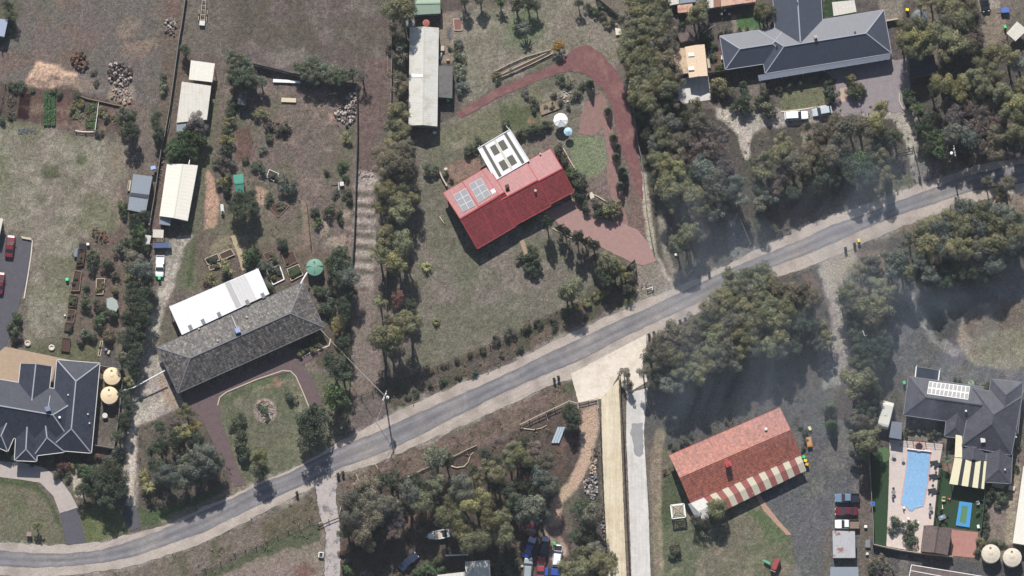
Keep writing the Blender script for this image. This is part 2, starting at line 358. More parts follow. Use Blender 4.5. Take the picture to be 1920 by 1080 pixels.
# road verges
NV = [(720, 745), (720, 728), (840, 683), (960, 632), (1060, 585), (1190, 522), (1240, 535), (1160, 575), (1085, 612), (1022, 642), (960, 678), (880, 712), (805, 746), (740, 770)]
patch(NV, g(98, 84, 75), 0.8, 0.7); patch(NV, g(124, 100, 86), 0.8, 0.7, 0.7, (1, 0.52, 0.14)); patch(NV, g(74, 82, 52), 0.8, 0.7, 0.7, (0, 0.5, 0.12))
patch([(1150, 560), (1230, 520), (1240, 540), (1160, 580)], g(88, 96, 62), 0.8, 0.7, 0.8)
SV = [(640, 895), (705, 872), (755, 850), (880, 803), (960, 758), (1065, 712), (1080, 752), (1067, 754), (960, 810), (850, 860), (757, 900), (660, 945)]
patch(SV, g(124, 98, 88), 0.8, 0.7); patch(SV, g(92, 76, 66), 0.8, 0.7, 0.7, (1, 0.5, 0.14)); patch([(1050, 720), (1075, 715), (1080, 745), (1050, 740)], g(84, 90, 58), 0.8, 0.6, 0.7)
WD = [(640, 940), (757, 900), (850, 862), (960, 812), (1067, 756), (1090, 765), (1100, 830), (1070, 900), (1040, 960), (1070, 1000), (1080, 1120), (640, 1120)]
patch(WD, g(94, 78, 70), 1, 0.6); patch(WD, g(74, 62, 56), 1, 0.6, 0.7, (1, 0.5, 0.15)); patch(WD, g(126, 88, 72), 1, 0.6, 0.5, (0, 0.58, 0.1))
patch([(1085, 770), (1118, 755), (1124, 800), (1112, 860), (1080, 920), (1055, 945), (1050, 990), (1065, 1040), (1030, 1050), (1020, 990), (1035, 940), (1075, 890), (1090, 850)], g(186, 154, 136), 1, 0.5); patch([(1040, 950), (1060, 950), (1060, 1000), (1045, 1040), (1020, 990)], g(124, 100, 92), 1.4, 1, 0.7)
patch([(1085, 757), (1120, 748), (1124, 790), (1092, 800)], g(146, 124, 110), 0.6, 0.3)
patch([(1124, 800), (1130, 1080), (1090, 1080), (1070, 960), (1110, 870)], g(84, 74, 70), 1, 0.6, 0.9); patch(circ(1106, 905, 12, 26), g(120, 110, 108), 1, 0.9, 0.6, (3, 0.45, 0.2))
# bottom left
patch([(-40, 890), (70, 905), (100, 940), (118, 985), (122, 1020), (60, 1024), (-40, 1012)], g(114, 110, 82), 0.8, 0.4); patch([(-40, 890), (70, 905), (100, 940), (118, 985), (110, 990), (85, 940), (60, 915), (-40, 905)], g(78, 92, 52), 0.8, 0.5, 0.9); patch(circ(34, 950, 14), g(88, 106, 58), 2, 1, 0.6)
patch([(150, 955), (235, 950), (245, 1000), (200, 1016), (160, 1018)], g(104, 112, 62), 0.8, 0.5); patch([(256, 950), (330, 935), (410, 905), (430, 915), (380, 950), (300, 985), (262, 990)], g(80, 98, 58), 0.8, 0.6); patch([(300, 985), (375, 955), (430, 928), (430, 915), (380, 940), (300, 975)], g(142, 128, 100), 0.8, 0.5, 0.8)
patch([(258, 800), (345, 760), (400, 800), (425, 850), (440, 910), (330, 945), (262, 960), (258, 880)], g(98, 86, 76), 1, 0.6, 0.9)
patch([(0, 845), (150, 850), (225, 845), (235, 940), (150, 950), (120, 880), (0, 865)], g(96, 82, 72), 1, 0.6); patch([(130, 880), (150, 870), (160, 935), (140, 930)], g(186, 166, 154), 0.5, 0.3)
SL = [(130, 1084), (250, 1064), (375, 1022), (480, 968), (590, 925), (600, 985), (480, 1028), (350, 1090), (130, 1130)]
patch(SL, g(124, 107, 97), 0.8, 0.6); patch(SL, g(96, 90, 66), 0.8, 0.6, 0.75, (1, 0.5, 0.14)); patch([(490, 975), (585, 935), (590, 980), (500, 1020)], g(100, 92, 62), 1, 0.8, 0.7)
patch([(380, 1080), (480, 1028), (590, 985), (610, 1000), (605, 1120), (360, 1120)], g(140, 120, 110), 0.8, 0.6); patch([(370, 1080), (480, 1028), (595, 980), (600, 1010), (480, 1050), (390, 1090)], g(70, 88, 48), 0.8, 0.8, 0.8); patch(circ(572, 1070, 20, 12), g(130, 82, 64), 1.5, 1, 0.7)
patch([(440, 900), (485, 905), (430, 935)], g(150, 128, 106), 0.8, 0.6, 0.7)
# garden of the grey tiled house
GL = [(410, 745), (440, 720), (545, 692), (600, 700), (655, 690), (655, 800), (620, 850), (560, 875), (485, 905), (455, 905), (440, 870), (415, 800)]
patch(GL, g(106, 108, 80), 0.8, 0.4); patch(GL, g(134, 124, 102), 0.8, 0.4, 0.6, (1, 0.52, 0.14)); patch([(620, 600), (655, 600), (655, 700), (600, 690), (590, 650)], g(96, 84, 70), 1, 0.7); patch([(545, 740), (560, 745), (580, 790), (560, 790)], g(146, 132, 116), 1, 0.6, 0.7)
patch([(420, 745), (480, 712), (540, 698), (552, 705), (490, 725), (430, 755)], g(86, 104, 62), 0.8, 0.5, 0.8); patch(circ(520, 718, 7), g(170, 118, 92), 0.7, 0.6, 0.7); patch(circ(503, 728, 5), g(160, 120, 98), 0.7, 0.6, 0.7)
patch([(370, 430), (560, 470), (640, 480), (620, 560), (500, 520), (380, 545), (365, 520)], g(110, 92, 80), 1, 0.6, 0.85); patch([(385, 470), (410, 445), (460, 440), (470, 460), (400, 490)], g(142, 126, 98), 1, 0.7, 0.8)
patch(circ(497, 770, 21, 23), g(166, 146, 136), .5, .2)
# right hand woods
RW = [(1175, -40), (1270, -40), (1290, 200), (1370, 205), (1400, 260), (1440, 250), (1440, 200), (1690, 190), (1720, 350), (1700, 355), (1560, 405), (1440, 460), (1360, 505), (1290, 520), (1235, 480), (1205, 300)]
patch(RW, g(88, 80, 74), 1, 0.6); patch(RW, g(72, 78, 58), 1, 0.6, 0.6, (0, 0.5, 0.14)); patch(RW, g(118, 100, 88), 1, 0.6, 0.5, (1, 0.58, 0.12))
patch([(1205, 330), (1225, 480), (1262, 540)], g(190, 176, 156), 0.6, 0.3, 0.9, None, 0.75); patch([(1238, 400), (1250, 480), (1272, 535)], g(150, 140, 122), 0.6, 0.3, 0.8, None, 0.6)
patch([(1360, 400), (1385, 400), (1400, 440), (1425, 480), (1400, 515), (1375, 500), (1362, 440)], g(118, 116, 119), 0.8, 0.4)
patch([(1225, 465), (1255, 530), (1270, 560), (1190, 580), (1195, 520), (1190, 490)], g(142, 128, 118), 0.8, 0.5)
patch([(1340, 200), (1400, 215), (1440, 230), (1410, 250), (1405, 300), (1395, 300), (1385, 255), (1345, 215)], g(188, 176, 164), 0.8, 0.5); patch([(1380, 205), (1700, 190), (1740, 230), (1600, 215), (1500, 235), (1400, 240)], g(168, 157, 150), 0.8, 0.5)
patch([(1660, 200), (1690, 190), (1715, 220), (1722, 300), (1735, 350), (1716, 350), (1705, 300), (1690, 250)], g(172, 160, 152), 0.8, 0.5); patch([(1500, 250), (1525, 245), (1530, 290), (1510, 290)], g(160, 140, 122), 0.8, 0.6, 0.8)
patch([(1710, 300), (1760, 300), (1770, 360), (1712, 360)], g(120, 116, 118), 1, 0.5, 0.8); patch([(1660, 330), (1700, 320), (1722, 345), (1660, 365), (1600, 385)], g(92, 98, 64), 0.8, 0.7, 0.8)
NE = [(1270, 0), (1720, 0), (1720, 190), (1340, 200), (1320, 90), (1270, 60)]
patch(NE, g(96, 86, 84), 0.8, 0.4); patch([(1370, 28), (1410, 28), (1412, 60), (1375, 60)], g(142, 126, 118), 0.4, 0.2); patch([(1380, 26), (1430, 26), (1430, 54), (1383, 54)], g(76, 120, 66), 0.4, 0.2)
patch([(1345, 95), (1365, 95), (1360, 130), (1335, 135)], g(126, 92, 76), 0.6, 0.4); patch([(1460, 165), (1545, 155), (1548, 195), (1465, 210)], g(112, 114, 78), 0.6, 0.4); patch([(1400, 150), (1430, 150), (1432, 210), (1405, 215)], g(130, 116, 108), 0.8, 0.5, 0.8)
patch([(1620, 120), (1710, 115), (1700, 190), (1620, 200)], g(124, 118, 122), 0.8, 0.4); patch([(1643, 0), (1695, 0), (1690, 40), (1660, 45)], g(136, 122, 114), 0.6, 0.4); patch([(1543, -10), (1565, -10), (1600, 0), (1600, 30), (1543, 32)], g(54, 84, 48), 0.5, 0.3)
patch([(1845, 20), (1885, 15), (1890, 90), (1850, 105), (1835, 90)], g(140, 118, 106), 1, 0.6); patch([(1835, 0), (1875, -10), (1875, 15), (1840, 22)], g(156, 144, 130), 0.5, 0.2)
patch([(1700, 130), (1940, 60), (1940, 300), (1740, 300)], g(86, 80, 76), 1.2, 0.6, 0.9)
# south of the road, right half
CW = [(1215, 630), (1275, 605), (1350, 570), (1440, 525), (1535, 500), (1560, 600), (1555, 700), (1500, 800), (1240, 800), (1215, 760)]
patch(CW, g(88, 82, 76), 1, 0.6); patch(CW, g(120, 102, 88), 1, 0.6, 0.5, (1, 0.55, 0.12)); patch([(1500, 510), (1528, 505), (1535, 540), (1510, 560)], g(126, 98, 82), 1, 0.8, 0.7)
patch([(1205, 800), (1210, 700), (1560, 690), (1560, 780), (1505, 800), (1250, 860), (1235, 840)], g(92, 88, 88), 1.2, 0.8); patch([(1205, 800), (1210, 700), (1560, 690), (1560, 780), (1505, 800), (1250, 860)], g(112, 92, 80), 1.2, 0.8, 0.5, (0, 0.55, 0.12))
patch([(1535, 505), (1560, 500), (1575, 550), (1590, 610), (1600, 650), (1590, 720), (1545, 720), (1540, 660), (1562, 610), (1550, 560)], g(166, 154, 146), 1, 0.5); patch([(1530, 655), (1600, 660), (1585, 720), (1545, 730)], g(146, 140, 138), 0.8, 0.6, 0.9)
patch([(1562, 500), (1600, 470), (1650, 470), (1670, 500), (1640, 520), (1580, 540)], g(134, 116, 104), 0.9, 0.6, 0.9)
patch([(1665, 450), (1720, 430), (1800, 380), (1940, 365), (1940, 560), (1700, 560), (1670, 530)], g(92, 84, 80), 1, 0.7, 0.9); patch([(1680, 430), (1760, 390), (1850, 370), (1840, 385), (1720, 440)], g(146, 120, 104), 1, 0.8, 0.8); patch([(1830, 370), (1940, 365), (1940, 400), (1870, 400)], g(146, 124, 106), 1, 0.8, 0.8)
patch([(1570, 540), (1690, 540), (1690, 860), (1600, 860), (1560, 760), (1600, 660)], g(90, 82, 80), 1, 0.7, 0.9)
RG = [(1685, 520), (1940, 540), (1940, 740), (1860, 725), (1700, 700), (1665, 700)]
patch(RG, g(98, 97, 103), 1, 0.5); patch(RG, g(118, 115, 116), 1, 0.5, 0.6, (1, 0.52, 0.14))
patch([(1698, 545), (1725, 590), (1750, 630), (1790, 660)], g(150, 146, 146), 1, 0.4, 0.8, None, 0.9)
patch([(1715, 520), (1830, 530), (1870, 560), (1810, 590), (1790, 630), (1760, 640), (1745, 600), (1720, 560)], g(78, 78, 80), 1.2, 0.6, 0.9)
patch(circ(1880, 628, 86, 64, 26), g(150, 136, 116), 0.8, 0.5); patch(circ(1885, 612, 78, 48, 26), g(112, 98, 86), 1.5, 1.2, 0.9); patch([(1820, 640), (1940, 600), (1940, 690), (1870, 692), (1830, 670)], g(138, 130, 106), 1.5, 1.4, 0.7)
GY = [(1500, 790), (1560, 780), (1605, 800), (1640, 850), (1632, 860), (1635, 1100), (1480, 1100), (1487, 1020), (1440, 960), (1420, 930), (1515, 880), (1500, 840)]
patch(GY, g(98, 99, 104), 0.8, 0.5); patch(GY, g(128, 122, 118), 0.8, 0.5, 0.6, (0, 0.5, 0.14)); patch(GY, g(86, 88, 96), 0.8, 0.5, 0.5, (1, 0.52, 0.14))
patch([(1608, 870), (1634, 850), (1638, 1090), (1608, 1090)], g(112, 96, 88), 0.7, 0.5, 0.9); patch([(1545, 990), (1560, 990), (1560, 1090), (1540, 1090)], g(110, 98, 92), 0.7, 0.5, 0.8)
GR = [(1235, 830), (1262, 850), (1300, 965), (1420, 930), (1480, 1005), (1486, 1050), (1478, 1120), (1222, 1120), (1225, 900)]
patch(GR, g(118, 112, 88), 0.9, 0.5); patch(GR, g(96, 110, 74), 0.9, 0.5, 0.75, (2, 0.44, 0.12)); patch(GR, g(140, 126, 102), 0.9, 0.5, 0.6, (1, 0.54, 0.14))
patch([(1240, 880), (1262, 870), (1285, 960), (1250, 1000), (1240, 960)], g(78, 92, 56), 0.9, 0.6, 0.85); patch([(1395, 950), (1440, 960), (1478, 1010), (1450, 1020), (1420, 980)], g(92, 112, 66), 1, 0.8, 0.8)
patch([(1238, 815), (1226, 860), (1226, 960), (1232, 1100)], g(146, 126, 104), 0.7, 0.4, 0.9, None, 1.0); patch([(1212, 840), (1218, 960), (1224, 1100)], g(112, 102, 90), 0.7, 0.4, 0.9, None, 0.5); patch([(1238, 840), (1236, 960), (1243, 1100)], g(160, 138, 114), 0.6, 0.3, 0.8, None, 0.35)
patch([(1640, 850), (1700, 1040), (1940, 1060), (1940, 1120), (1636, 1120)], g(86, 84, 88), 0.8, 0.4); patch([(1688, 1040), (1700, 1040), (1710, 1120), (1680, 1120)], g(124, 118, 114), 0.8, 0.5, 0.8)
patch([(1695, 790), (1780, 790), (1775, 835), (1693, 828)], g(132, 118, 106), 0.5, 0.3); patch([(1855, 900), (1905, 880), (1900, 1010), (1850, 1010)], g(134, 116, 106), 0.6, 0.4); patch([(1889, 870), (1915, 870), (1900, 1020), (1886, 1020)], g(156, 140, 118), 0.4, 0.2)
patch([(1776, 820), (1795, 820), (1785, 900), (1770, 880)], g(142, 110, 96), 0.5, 0.3)
ROAD = [(-60, 1008, 1027, 1058, 1077), (0, 1016, 1032, 1061, 1079), (60, 1021, 1037, 1065, 1083), (120, 1023, 1038, 1062, 1079), (190, 1017, 1031, 1056, 1071), (250, 1000, 1013, 1044, 1062), (310, 984, 991, 1023, 1042), (375, 955, 961, 1001, 1021), (430, 931, 937, 974, 994), (480, 906, 911, 950, 969), (555, 877, 881, 915, 929), (630, 832, 840, 881, 892), (705, 792, 811, 854, 870), (755, 766, 787, 832, 847), (805, 745, 765, 807, 825), (880, 712, 732, 769, 792), (960, 680, 696, 729, 756), (1022, 647, 665, 702, 726), (1085, 617, 636, 677, 706), (1147, 589, 607, 644, 668), (1210, 561, 579, 613, 640), (1272, 537, 550, 585, 607), (1350, 502, 513, 548, 568), (1440, 459, 474, 504, 524), (1502, 429, 449, 481, 506), (1565, 402, 420, 455, 482), (1627, 383, 400, 427, 452), (1690, 357, 374, 401, 426), (1752, 338, 352, 382, 403), (1815, 315, 328, 360, 381), (1870, 303, 316, 351, 369), (1920, 296, 306, 343, 361), (1990, 286, 296, 333, 350)]
up_ = [(q[0], q[1] - 1) for q in ROAD]; lo_ = [(q[0], q[4] + 2) for q in ROAD]
patch(up_ + lo_[::-1], g(156, 145, 136), 1.4, 1.3, .85); patch(up_ + lo_[::-1], g(120, 108, 98), 1.4, 1.3, .5, (3, .55, .15))
# fine natural mottling of the soil itself
lum = COL.mean(2, keepdims=True); COL = COL * 0.62 + lum * np.array([1.07, 0.99, 0.92]) * 0.38
COL[..., 1] *= .985
SPK = np.random.RandomState(3).rand(ny, nx); SPK2 = (SPK + np.roll(SPK, 1, 0) + np.roll(SPK, 1, 1) + np.roll(SPK, (1, 1), (0, 1))) / 4
COL *= (1 + (BLO4 - 0.5)[..., None] * 0.35 + (BLO2 - 0.5)[..., None] * 0.15 + (SPK2 - 0.5)[..., None] * 0.8) * 0.9
HGT += (SPK2 - 0.5) * 0.07
patch([(1520, 440), (1580, 415), (1612, 440), (1600, 500), (1570, 540), (1545, 520), (1530, 480)], g(166, 153, 143), 1.4, 1.0, .85)
patch([(1086, 775), (1118, 758), (1122, 800), (1110, 856), (1080, 915), (1056, 945), (1050, 985), (1030, 985), (1040, 935), (1072, 895), (1092, 850)], g(184, 154, 136), .9, 0.4, .8)
# extend to the horizon
ex = np.array([120, 140, 180, 260, 400, 700, 1200, 2000, 3500.0])
gx2 = np.concatenate([-ex[::-1], gx, ex]); gy2 = np.concatenate([-ex[::-1], gy, ex])
px_, py_ = np.meshgrid(gx2, gy2)
k = len(ex)
Cx = np.pad(COL, ((k, k), (k, k), (0, 0)), mode='edge')
fade = np.clip((np.maximum(np.abs(px_) - 110, np.abs(py_) - 66)) / 30, 0, 1)[..., None]
Cx = Cx * (1 - fade) + np.array(g(108, 100, 86)) * fade
Hx = np.pad(HGT, k, mode='constant')
NX, NY = len(gx2), len(gy2)
me = bpy.data.meshes.new('ground')
me.vertices.add(NX * NY)
me.vertices.foreach_set('co', np.stack([px_, py_, Hx], -1).astype(np.float32).ravel())
ii, jj = np.meshgrid(np.arange(NX - 1), np.arange(NY - 1)); a = (jj * NX + ii).ravel()
q = np.stack([a, a + 1, a + NX + 1, a + NX], -1).astype(np.int32)
me.loops.add(q.size); me.loops.foreach_set('vertex_index', q.ravel())
me.polygons.add(len(q)); me.polygons.foreach_set('loop_start', np.arange(0, q.size, 4, dtype=np.int32))
me.update(); me.validate()
ca = me.color_attributes.new('soil', 'FLOAT_COLOR', 'POINT')
ca.data.foreach_set('color', np.concatenate([Cx, np.ones(Cx.shape[:2] + (1,))], -1).astype(np.float32).ravel())
m, t, N, L, b = nodes('soil_and_dry_grass')
at = N.new('ShaderNodeAttribute'); at.attribute_name = 'soil'
co = N.new('ShaderNodeTexCoord').outputs['Object']
n1 = noise(N, L, co, 1.6, 6, 0.8); n2 = noise(N, L, co, 3.2, 3, 0.85); n3 = noise(N, L, co, 0.12, 5, 0.6)
c = mulv(N, L, at.outputs['Color'], ramp(N, L, n1, 0.3, 0.7, 0.78, 1.22))
c = mulv(N, L, c, ramp(N, L, n2, 0.3, 0.7, 0.52, 1.48))
c = mix(N, L, c, (0.92, 1.0, 0.9), ramp(N, L, n3, 0.4, 0.6), 'MULTIPLY')
L.new(c, b.inputs['Base Color']); b.inputs['Roughness'].default_value = 0.95; b.inputs['Specular IOR Level'].default_value = 0.1
bump(N, L, n2, b, 0.9, 0.16)
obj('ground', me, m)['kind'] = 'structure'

# ------------------------------------------------ flat sheets: road, drives, paving
def gsheet(name, pts, z, m, rough_=0.12, step=0.5, seed=1, px=True, parent=None):
    r = random.Random(seed)
    W = [P(x, y, z) if px else Vector((x, y, z)) for x, y in pts]; out = []
    for i, p in enumerate(W):
        q_ = W[(i + 1) % len(W)]; n = max(1, int((q_ - p).length / step))
        for kk in range(n):
            v = p.lerp(q_, kk / n)
            if rough_ and kk: v = v + Vector((r.uniform(-1, 1), r.uniform(-1, 1), 0)) * rough_
            out.append(v)
    bm = NB(); vs = [bm.verts.new(v) for v in out]; f = bm.faces.new(vs)
    bmesh.ops.triangulate(bm, faces=[f])
    bm.normal_update()
    if sum(f.normal.z for f in bm.faces) < 0: bmesh.ops.reverse_faces(bm, faces=bm.faces[:])
    o = obj(name, bm, m, parent)
    if parent is None: o['kind'] = 'structure'
    return o
def gravelmat(name, col, v1=0.2, v2=0.3, col2=None, s2=0.5, th=(0.45, 0.65), rough=0.95, streak=None):
    if name in _M: return _M[name]
    m, t, N, L, b = nodes(name)
    co = N.new('ShaderNodeTexCoord').outputs['Object']
    rgb = N.new('ShaderNodeRGB'); rgb.outputs[0].default_value = (*col, 1); c = rgb.outputs[0]
    if col2: c = mix(N, L, c, col2, ramp(N, L, noise(N, L, co, s2, 6, 0.7), *th))
    c = mulv(N, L, c, ramp(N, L, noise(N, L, co, 1.0, 5, 0.7), 0.3, 0.7, 1 - v1, 1 + v1))
    if streak:
        mp = N.new('ShaderNodeMapping'); L.new(co, mp.inputs[0]); mp.inputs['Scale'].default_value = (1.6, 0.07, 1); mp.inputs['Rotation'].default_value = (0, 0, R(2.3))
        c = mulv(N, L, c, ramp(N, L, noise(N, L, mp.outputs[0], 1.0, 5, .7), 0.32, 0.68, 1 - streak, 1 + streak * .5))
    n2 = noise(N, L, co, 5.5, 2, 0.8)
    c = mulv(N, L, c, ramp(N, L, n2, 0.3, 0.7, 1 - v2, 1 + v2))
    L.new(c, b.inputs['Base Color']); b.inputs['Roughness'].default_value = rough; b.inputs['Specular IOR Level'].default_value = 0.15
    bump(N, L, n2, b, 0.35, 0.06); _M[name] = m; return m
RA = np.array(ROAD, float)
xs = np.arange(-60, 1990, 5.0)
cols = [np.interp(xs, RA[:, 0], RA[:, i]) for i in range(1, 5)]
def smooth(v):
    kk = np.array([1, 2, 3, 2, 1.]) / 9; p = np.pad(v, 2, mode='edge'); return np.convolve(p, kk, 'valid')
cols = [smooth(smooth(v)) for v in cols]
def strip(name, up, lo, z, m, amp, seed, lanes=6):
    r = np.random.RandomState(seed); bm = NB(); uvl = bm.loops.layers.uv.new('UVMap')
    ju = np.convolve(r.randn(len(xs)), [.3, .4, .3], 'same') * amp; jl = np.convolve(r.randn(len(xs)), [.3, .4, .3], 'same') * amp
    rows = []
    for i, x in enumerate(xs):
        rows.append([bm.verts.new(P(x, (up[i] + ju[i]) * (1 - k_ / lanes) + (lo[i] + jl[i]) * k_ / lanes, z)) for k_ in range(lanes + 1)])
    for i in range(len(rows) - 1):
        for k_ in range(lanes):
            f = bm.faces.new((rows[i][k_ + 1], rows[i + 1][k_ + 1], rows[i + 1][k_], rows[i][k_]))
            for lp, (a_, b_) in zip(f.loops, ((i, k_ + 1), (i + 1, k_ + 1), (i + 1, k_), (i, k_))):
                lp[uvl].uv = (a_ * 0.6, b_ / lanes)
    o = obj(name, bm, m); o['kind'] = 'structure'; return o
# worn seal with paler wheel tracks, laid along the road
m, t, N, L, b = nodes('asphalt')
uv = N.new('ShaderNodeTexCoord').outputs['UV']; co = N.new('ShaderNodeTexCoord').outputs['Object']
sp = N.new('ShaderNodeSeparateXYZ'); L.new(uv, sp.inputs[0])
wv = N.new('ShaderNodeMath'); wv.operation = 'MULTIPLY_ADD'; L.new(sp.outputs[1], wv.inputs[0]); wv.inputs[1].default_value = math.tau * 2; wv.inputs[2].default_value = math.pi
cs = N.new('ShaderNodeMath'); cs.operation = 'COSINE'; L.new(wv.outputs[0], cs.inputs[0])
rgb = N.new('ShaderNodeRGB'); rgb.outputs[0].default_value = (*g(118, 116, 119), 1)
c = mix(N, L, rgb.outputs[0], g(150, 142, 136), ramp(N, L, noise(N, L, co, .09, 6, .65), .44, .7, 0, .75))
c = mulv(N, L, c, ramp(N, L, cs.outputs[0], -1, 1, 0.84, 1.12))
mp = N.new('ShaderNodeMapping'); L.new(uv, mp.inputs[0]); mp.inputs['Scale'].default_value = (0.12, 7, 1)
c = mulv(N, L, c, ramp(N, L, noise(N, L, mp.outputs[0], 1.0, 5), 0.3, 0.7, 0.84, 1.16))
c = mulv(N, L, c, ramp(N, L, noise(N, L, co, 0.35, 5, 0.6), 0.3, 0.7, 0.86, 1.14)); n2 = noise(N, L, co, 5, 2, 0.8)
c = mulv(N, L, c, ramp(N, L, n2, 0.3, 0.7, 0.74, 1.26))
L.new(c, b.inputs['Base Color']); b.inputs['Roughness'].default_value = 0.85; b.inputs['Specular IOR Level'].default_value = 0.3
M_ASPH = m
M_SHO = gravelmat('shoulder_gravel', g(174, 163, 153), 0.14, 0.26, g(150, 139, 131), 0.25, (0.48, 0.62))
strip('road_shoulder', cols[0], cols[3], 0.045, M_SHO, 1.8, 3)
strip('road', cols[1], cols[2], 0.06, M_ASPH, 0.9, 5, 12)
M_CONC = gravelmat('concrete', g(216, 206, 192), 0.09, 0.08, g(200, 186, 168), 0.3)
M_CONCT = gravelmat('tan_concrete', streak=.2, col=g(212, 200, 176), v1=0.08, v2=0.1, col2=g(198, 183, 156), s2=0.22)
M_CONCW = gravelmat('white_concrete', streak=.16, col=g(206, 202, 197), v1=0.07, v2=0.08, col2=g(190, 186, 180), s2=0.3)
M_REDG = gravelmat('red_gravel', g(116, 82, 82), 0.18, 0.28, g(132, 100, 94), 0.3, (0.5, 0.65))
M_BRNG = gravelmat('brown_gravel', g(102, 87, 88), 0.12, 0.22)
M_DKA = gravelmat('dark_asphalt', g(88, 86, 92), 0.1, 0.15, g(112, 100, 92), 0.5, (0.6, 0.75))
M_PINK = gravelmat('pink_pavers', g(156, 126, 120), 0.1, 0.14)
M_POOLD = gravelmat('pool_paving', g(200, 186, 178), 0.08, 0.1)
M_TURF = gravelmat('synthetic_turf', g(48, 68, 46), 0.08, 0.18)
M_TURF2 = gravelmat('synthetic_turf_light', g(84, 108, 74), 0.08, 0.18)
gsheet('apron', [(1070, 701), (1211, 627), (1212, 660), (1204, 680), (1214, 715), (1176, 738), (1165, 725), (1160, 703), (1147, 727), (1127, 748), (1085, 756), (1078, 730)], 0.075, M_CONC, 0.06)
gsheet('tan_driveway', [(1127, 746), (1160, 712), (1164, 810), (1169, 950), (1176, 1110), (1143, 1110), (1137, 1020), (1130, 860)], 0.09, M_CONCT, 0.04)
gsheet('white_driveway', [(1175, 738), (1214, 727), (1207, 810), (1210, 860), (1216, 960), (1221, 1110), (1185, 1110), (1178, 900), (1174, 820)], 0.09, M_CONCW, 0.04)
gsheet('wet_concrete_patch', [(1184, 795), (1205, 792), (1207, 850), (1200, 857), (1190, 852), (1187, 830), (1182, 815)], 0.105, gravelmat('wet_concrete', g(146, 146, 146), 0.1, 0.08), 0.15)
gsheet('shaded_concrete_slab', [(1272, 148), (1328, 140), (1333, 187), (1271, 196)], 0.06, M_CONCW, 0.02)
gsheet('gravel_lane', [(590, 905), (632, 893), (630, 940), (636, 980), (638, 1040), (636, 1110), (607, 1110), (610, 1050), (612, 1000), (598, 960)], 0.06, gravelmat('lane_gravel', g(172, 164, 160), 0.12, 0.15, g(120, 116, 118), 0.4, (0.5, 0.6)), 0.15)
gsheet('red_driveway', [(855, 212), (930, 167), (1000, 138), (1045, 118), (1075, 92), (1100, 83), (1125, 98), (1155, 130), (1170, 160), (1180, 200), (1192, 270), (1205, 340), (1205, 380), (1190, 350), (1175, 300), (1158, 262), (1148, 200), (1130, 165), (1098, 138), (1065, 132), (1010, 150), (940, 180), (865, 222)], 0.06, M_REDG, 0.15)
gsheet('inner_red_path', [(1130, 172), (1145, 215), (1153, 262), (1165, 330), (1172, 400), (1180, 430), (1160, 425), (1150, 380), (1138, 330), (1140, 290), (1130, 240), (1112, 255), (1085, 250), (1088, 215), (1102, 190)], 0.055, gravelmat('pale_red_gravel', g(136, 108, 102), 0.18, 0.2), 0.2)
gsheet('paved_forecourt', [(1022, 398), (1075, 372), (1088, 385), (1100, 405), (1170, 420), (1195, 430), (1215, 455), (1230, 490), (1205, 498), (1180, 490), (1160, 480), (1130, 465), (1100, 450), (1060, 430)], 0.07, M_PINK, 0.06)
gsheet('brown_loop_driveway', [(338, 740), (420, 720), (500, 680), (560, 655), (605, 640), (615, 655), (565, 685), (590, 715), (605, 760), (578, 762), (560, 715), (545, 697), (490, 710), (430, 735), (412, 745), (415, 790), (430, 830), (448, 880), (462, 910), (440, 912), (420, 880), (400, 830), (375, 780), (352, 765)], 0.07, M_BRNG, 0.06)
gsheet('asphalt_yard', [(-40, 440), (14, 442), (62, 450), (50, 520), (28, 600), (10, 655), (-40, 690)], 0.06, M_DKA, 0.04)
gsheet('tan_forecourt', [(10, 650), (80, 664), (200, 690), (196, 700), (186, 690), (107, 675), (92, 740), (30, 732), (-40, 722), (-40, 690)], 0.07, gravelmat('tan_paving', g(168, 148, 126), 0.1, 0.1), 0.02)
gsheet('curved_concrete_drive', [(-40, 862), (40, 867), (80, 876), (110, 895), (132, 925), (146, 952), (112, 962), (100, 930), (75, 905), (38, 899), (-40, 890)], 0.07, gravelmat('drive_concrete', g(172, 162, 156), 0.08, 0.1), 0.03)
gsheet('asphalt_crossover', [(112, 962), (146, 953), (153, 985), (162, 1018), (124, 1022)], 0.075, M_DKA, 0.05)
gsheet('asphalt_crossover', [(232, 950), (256, 948), (262, 985), (250, 998), (236, 985)], 0.065, M_DKA, 0.15)
gsheet('pool_deck', [(1668, 824), (1768, 832), (1760, 880), (1750, 985), (1736, 985), (1726, 1036), (1662, 1024), (1667, 900)], 0.07, M_POOLD, 0.02)
gsheet('turf_strip', [(1632, 853), (1667, 848), (1664, 1024), (1638, 1020), (1634, 900)], 0.06, M_TURF, 0.03)
gsheet('putting_green', circ(1656, 852, 13, 15), 0.075, M_TURF2, 0.03)
gsheet('play_turf', [(1762, 880), (1779, 885), (1782, 905), (1848, 918), (1842, 996), (1750, 985)], 0.06, M_TURF, 0.03)
gsheet('pink_patio', [(1784, 993), (1834, 998), (1828, 1046), (1782, 1042)], 0.065, gravelmat('pink_patio_paving', g(168, 124, 114), 0.12, 0.12), 0.02)
gsheet('garden_path', circ(0, 0, 1) if False else [(1416, 928), (1424, 926), (1440, 950), (1462, 978), (1484, 1002), (1476, 1004), (1452, 980), (1430, 955)], 0.065, gravelmat('path_gravel', g(168, 138, 118), 0.1, 0.15), 0.05)
gsheet('garden_path', [(432, 442), (440, 441), (458, 480), (462, 505), (454, 508), (446, 480)], 0.065, gravelmat('sand_path', g(168, 152, 124), 0.1, 0.15), 0.05)
gsheet('garden_path', [(1575, 165), (1587, 164), (1588, 190), (1574, 191)], 0.065, gravelmat('cream_path', g(178, 156, 140), 0.1, 0.12), 0.03)
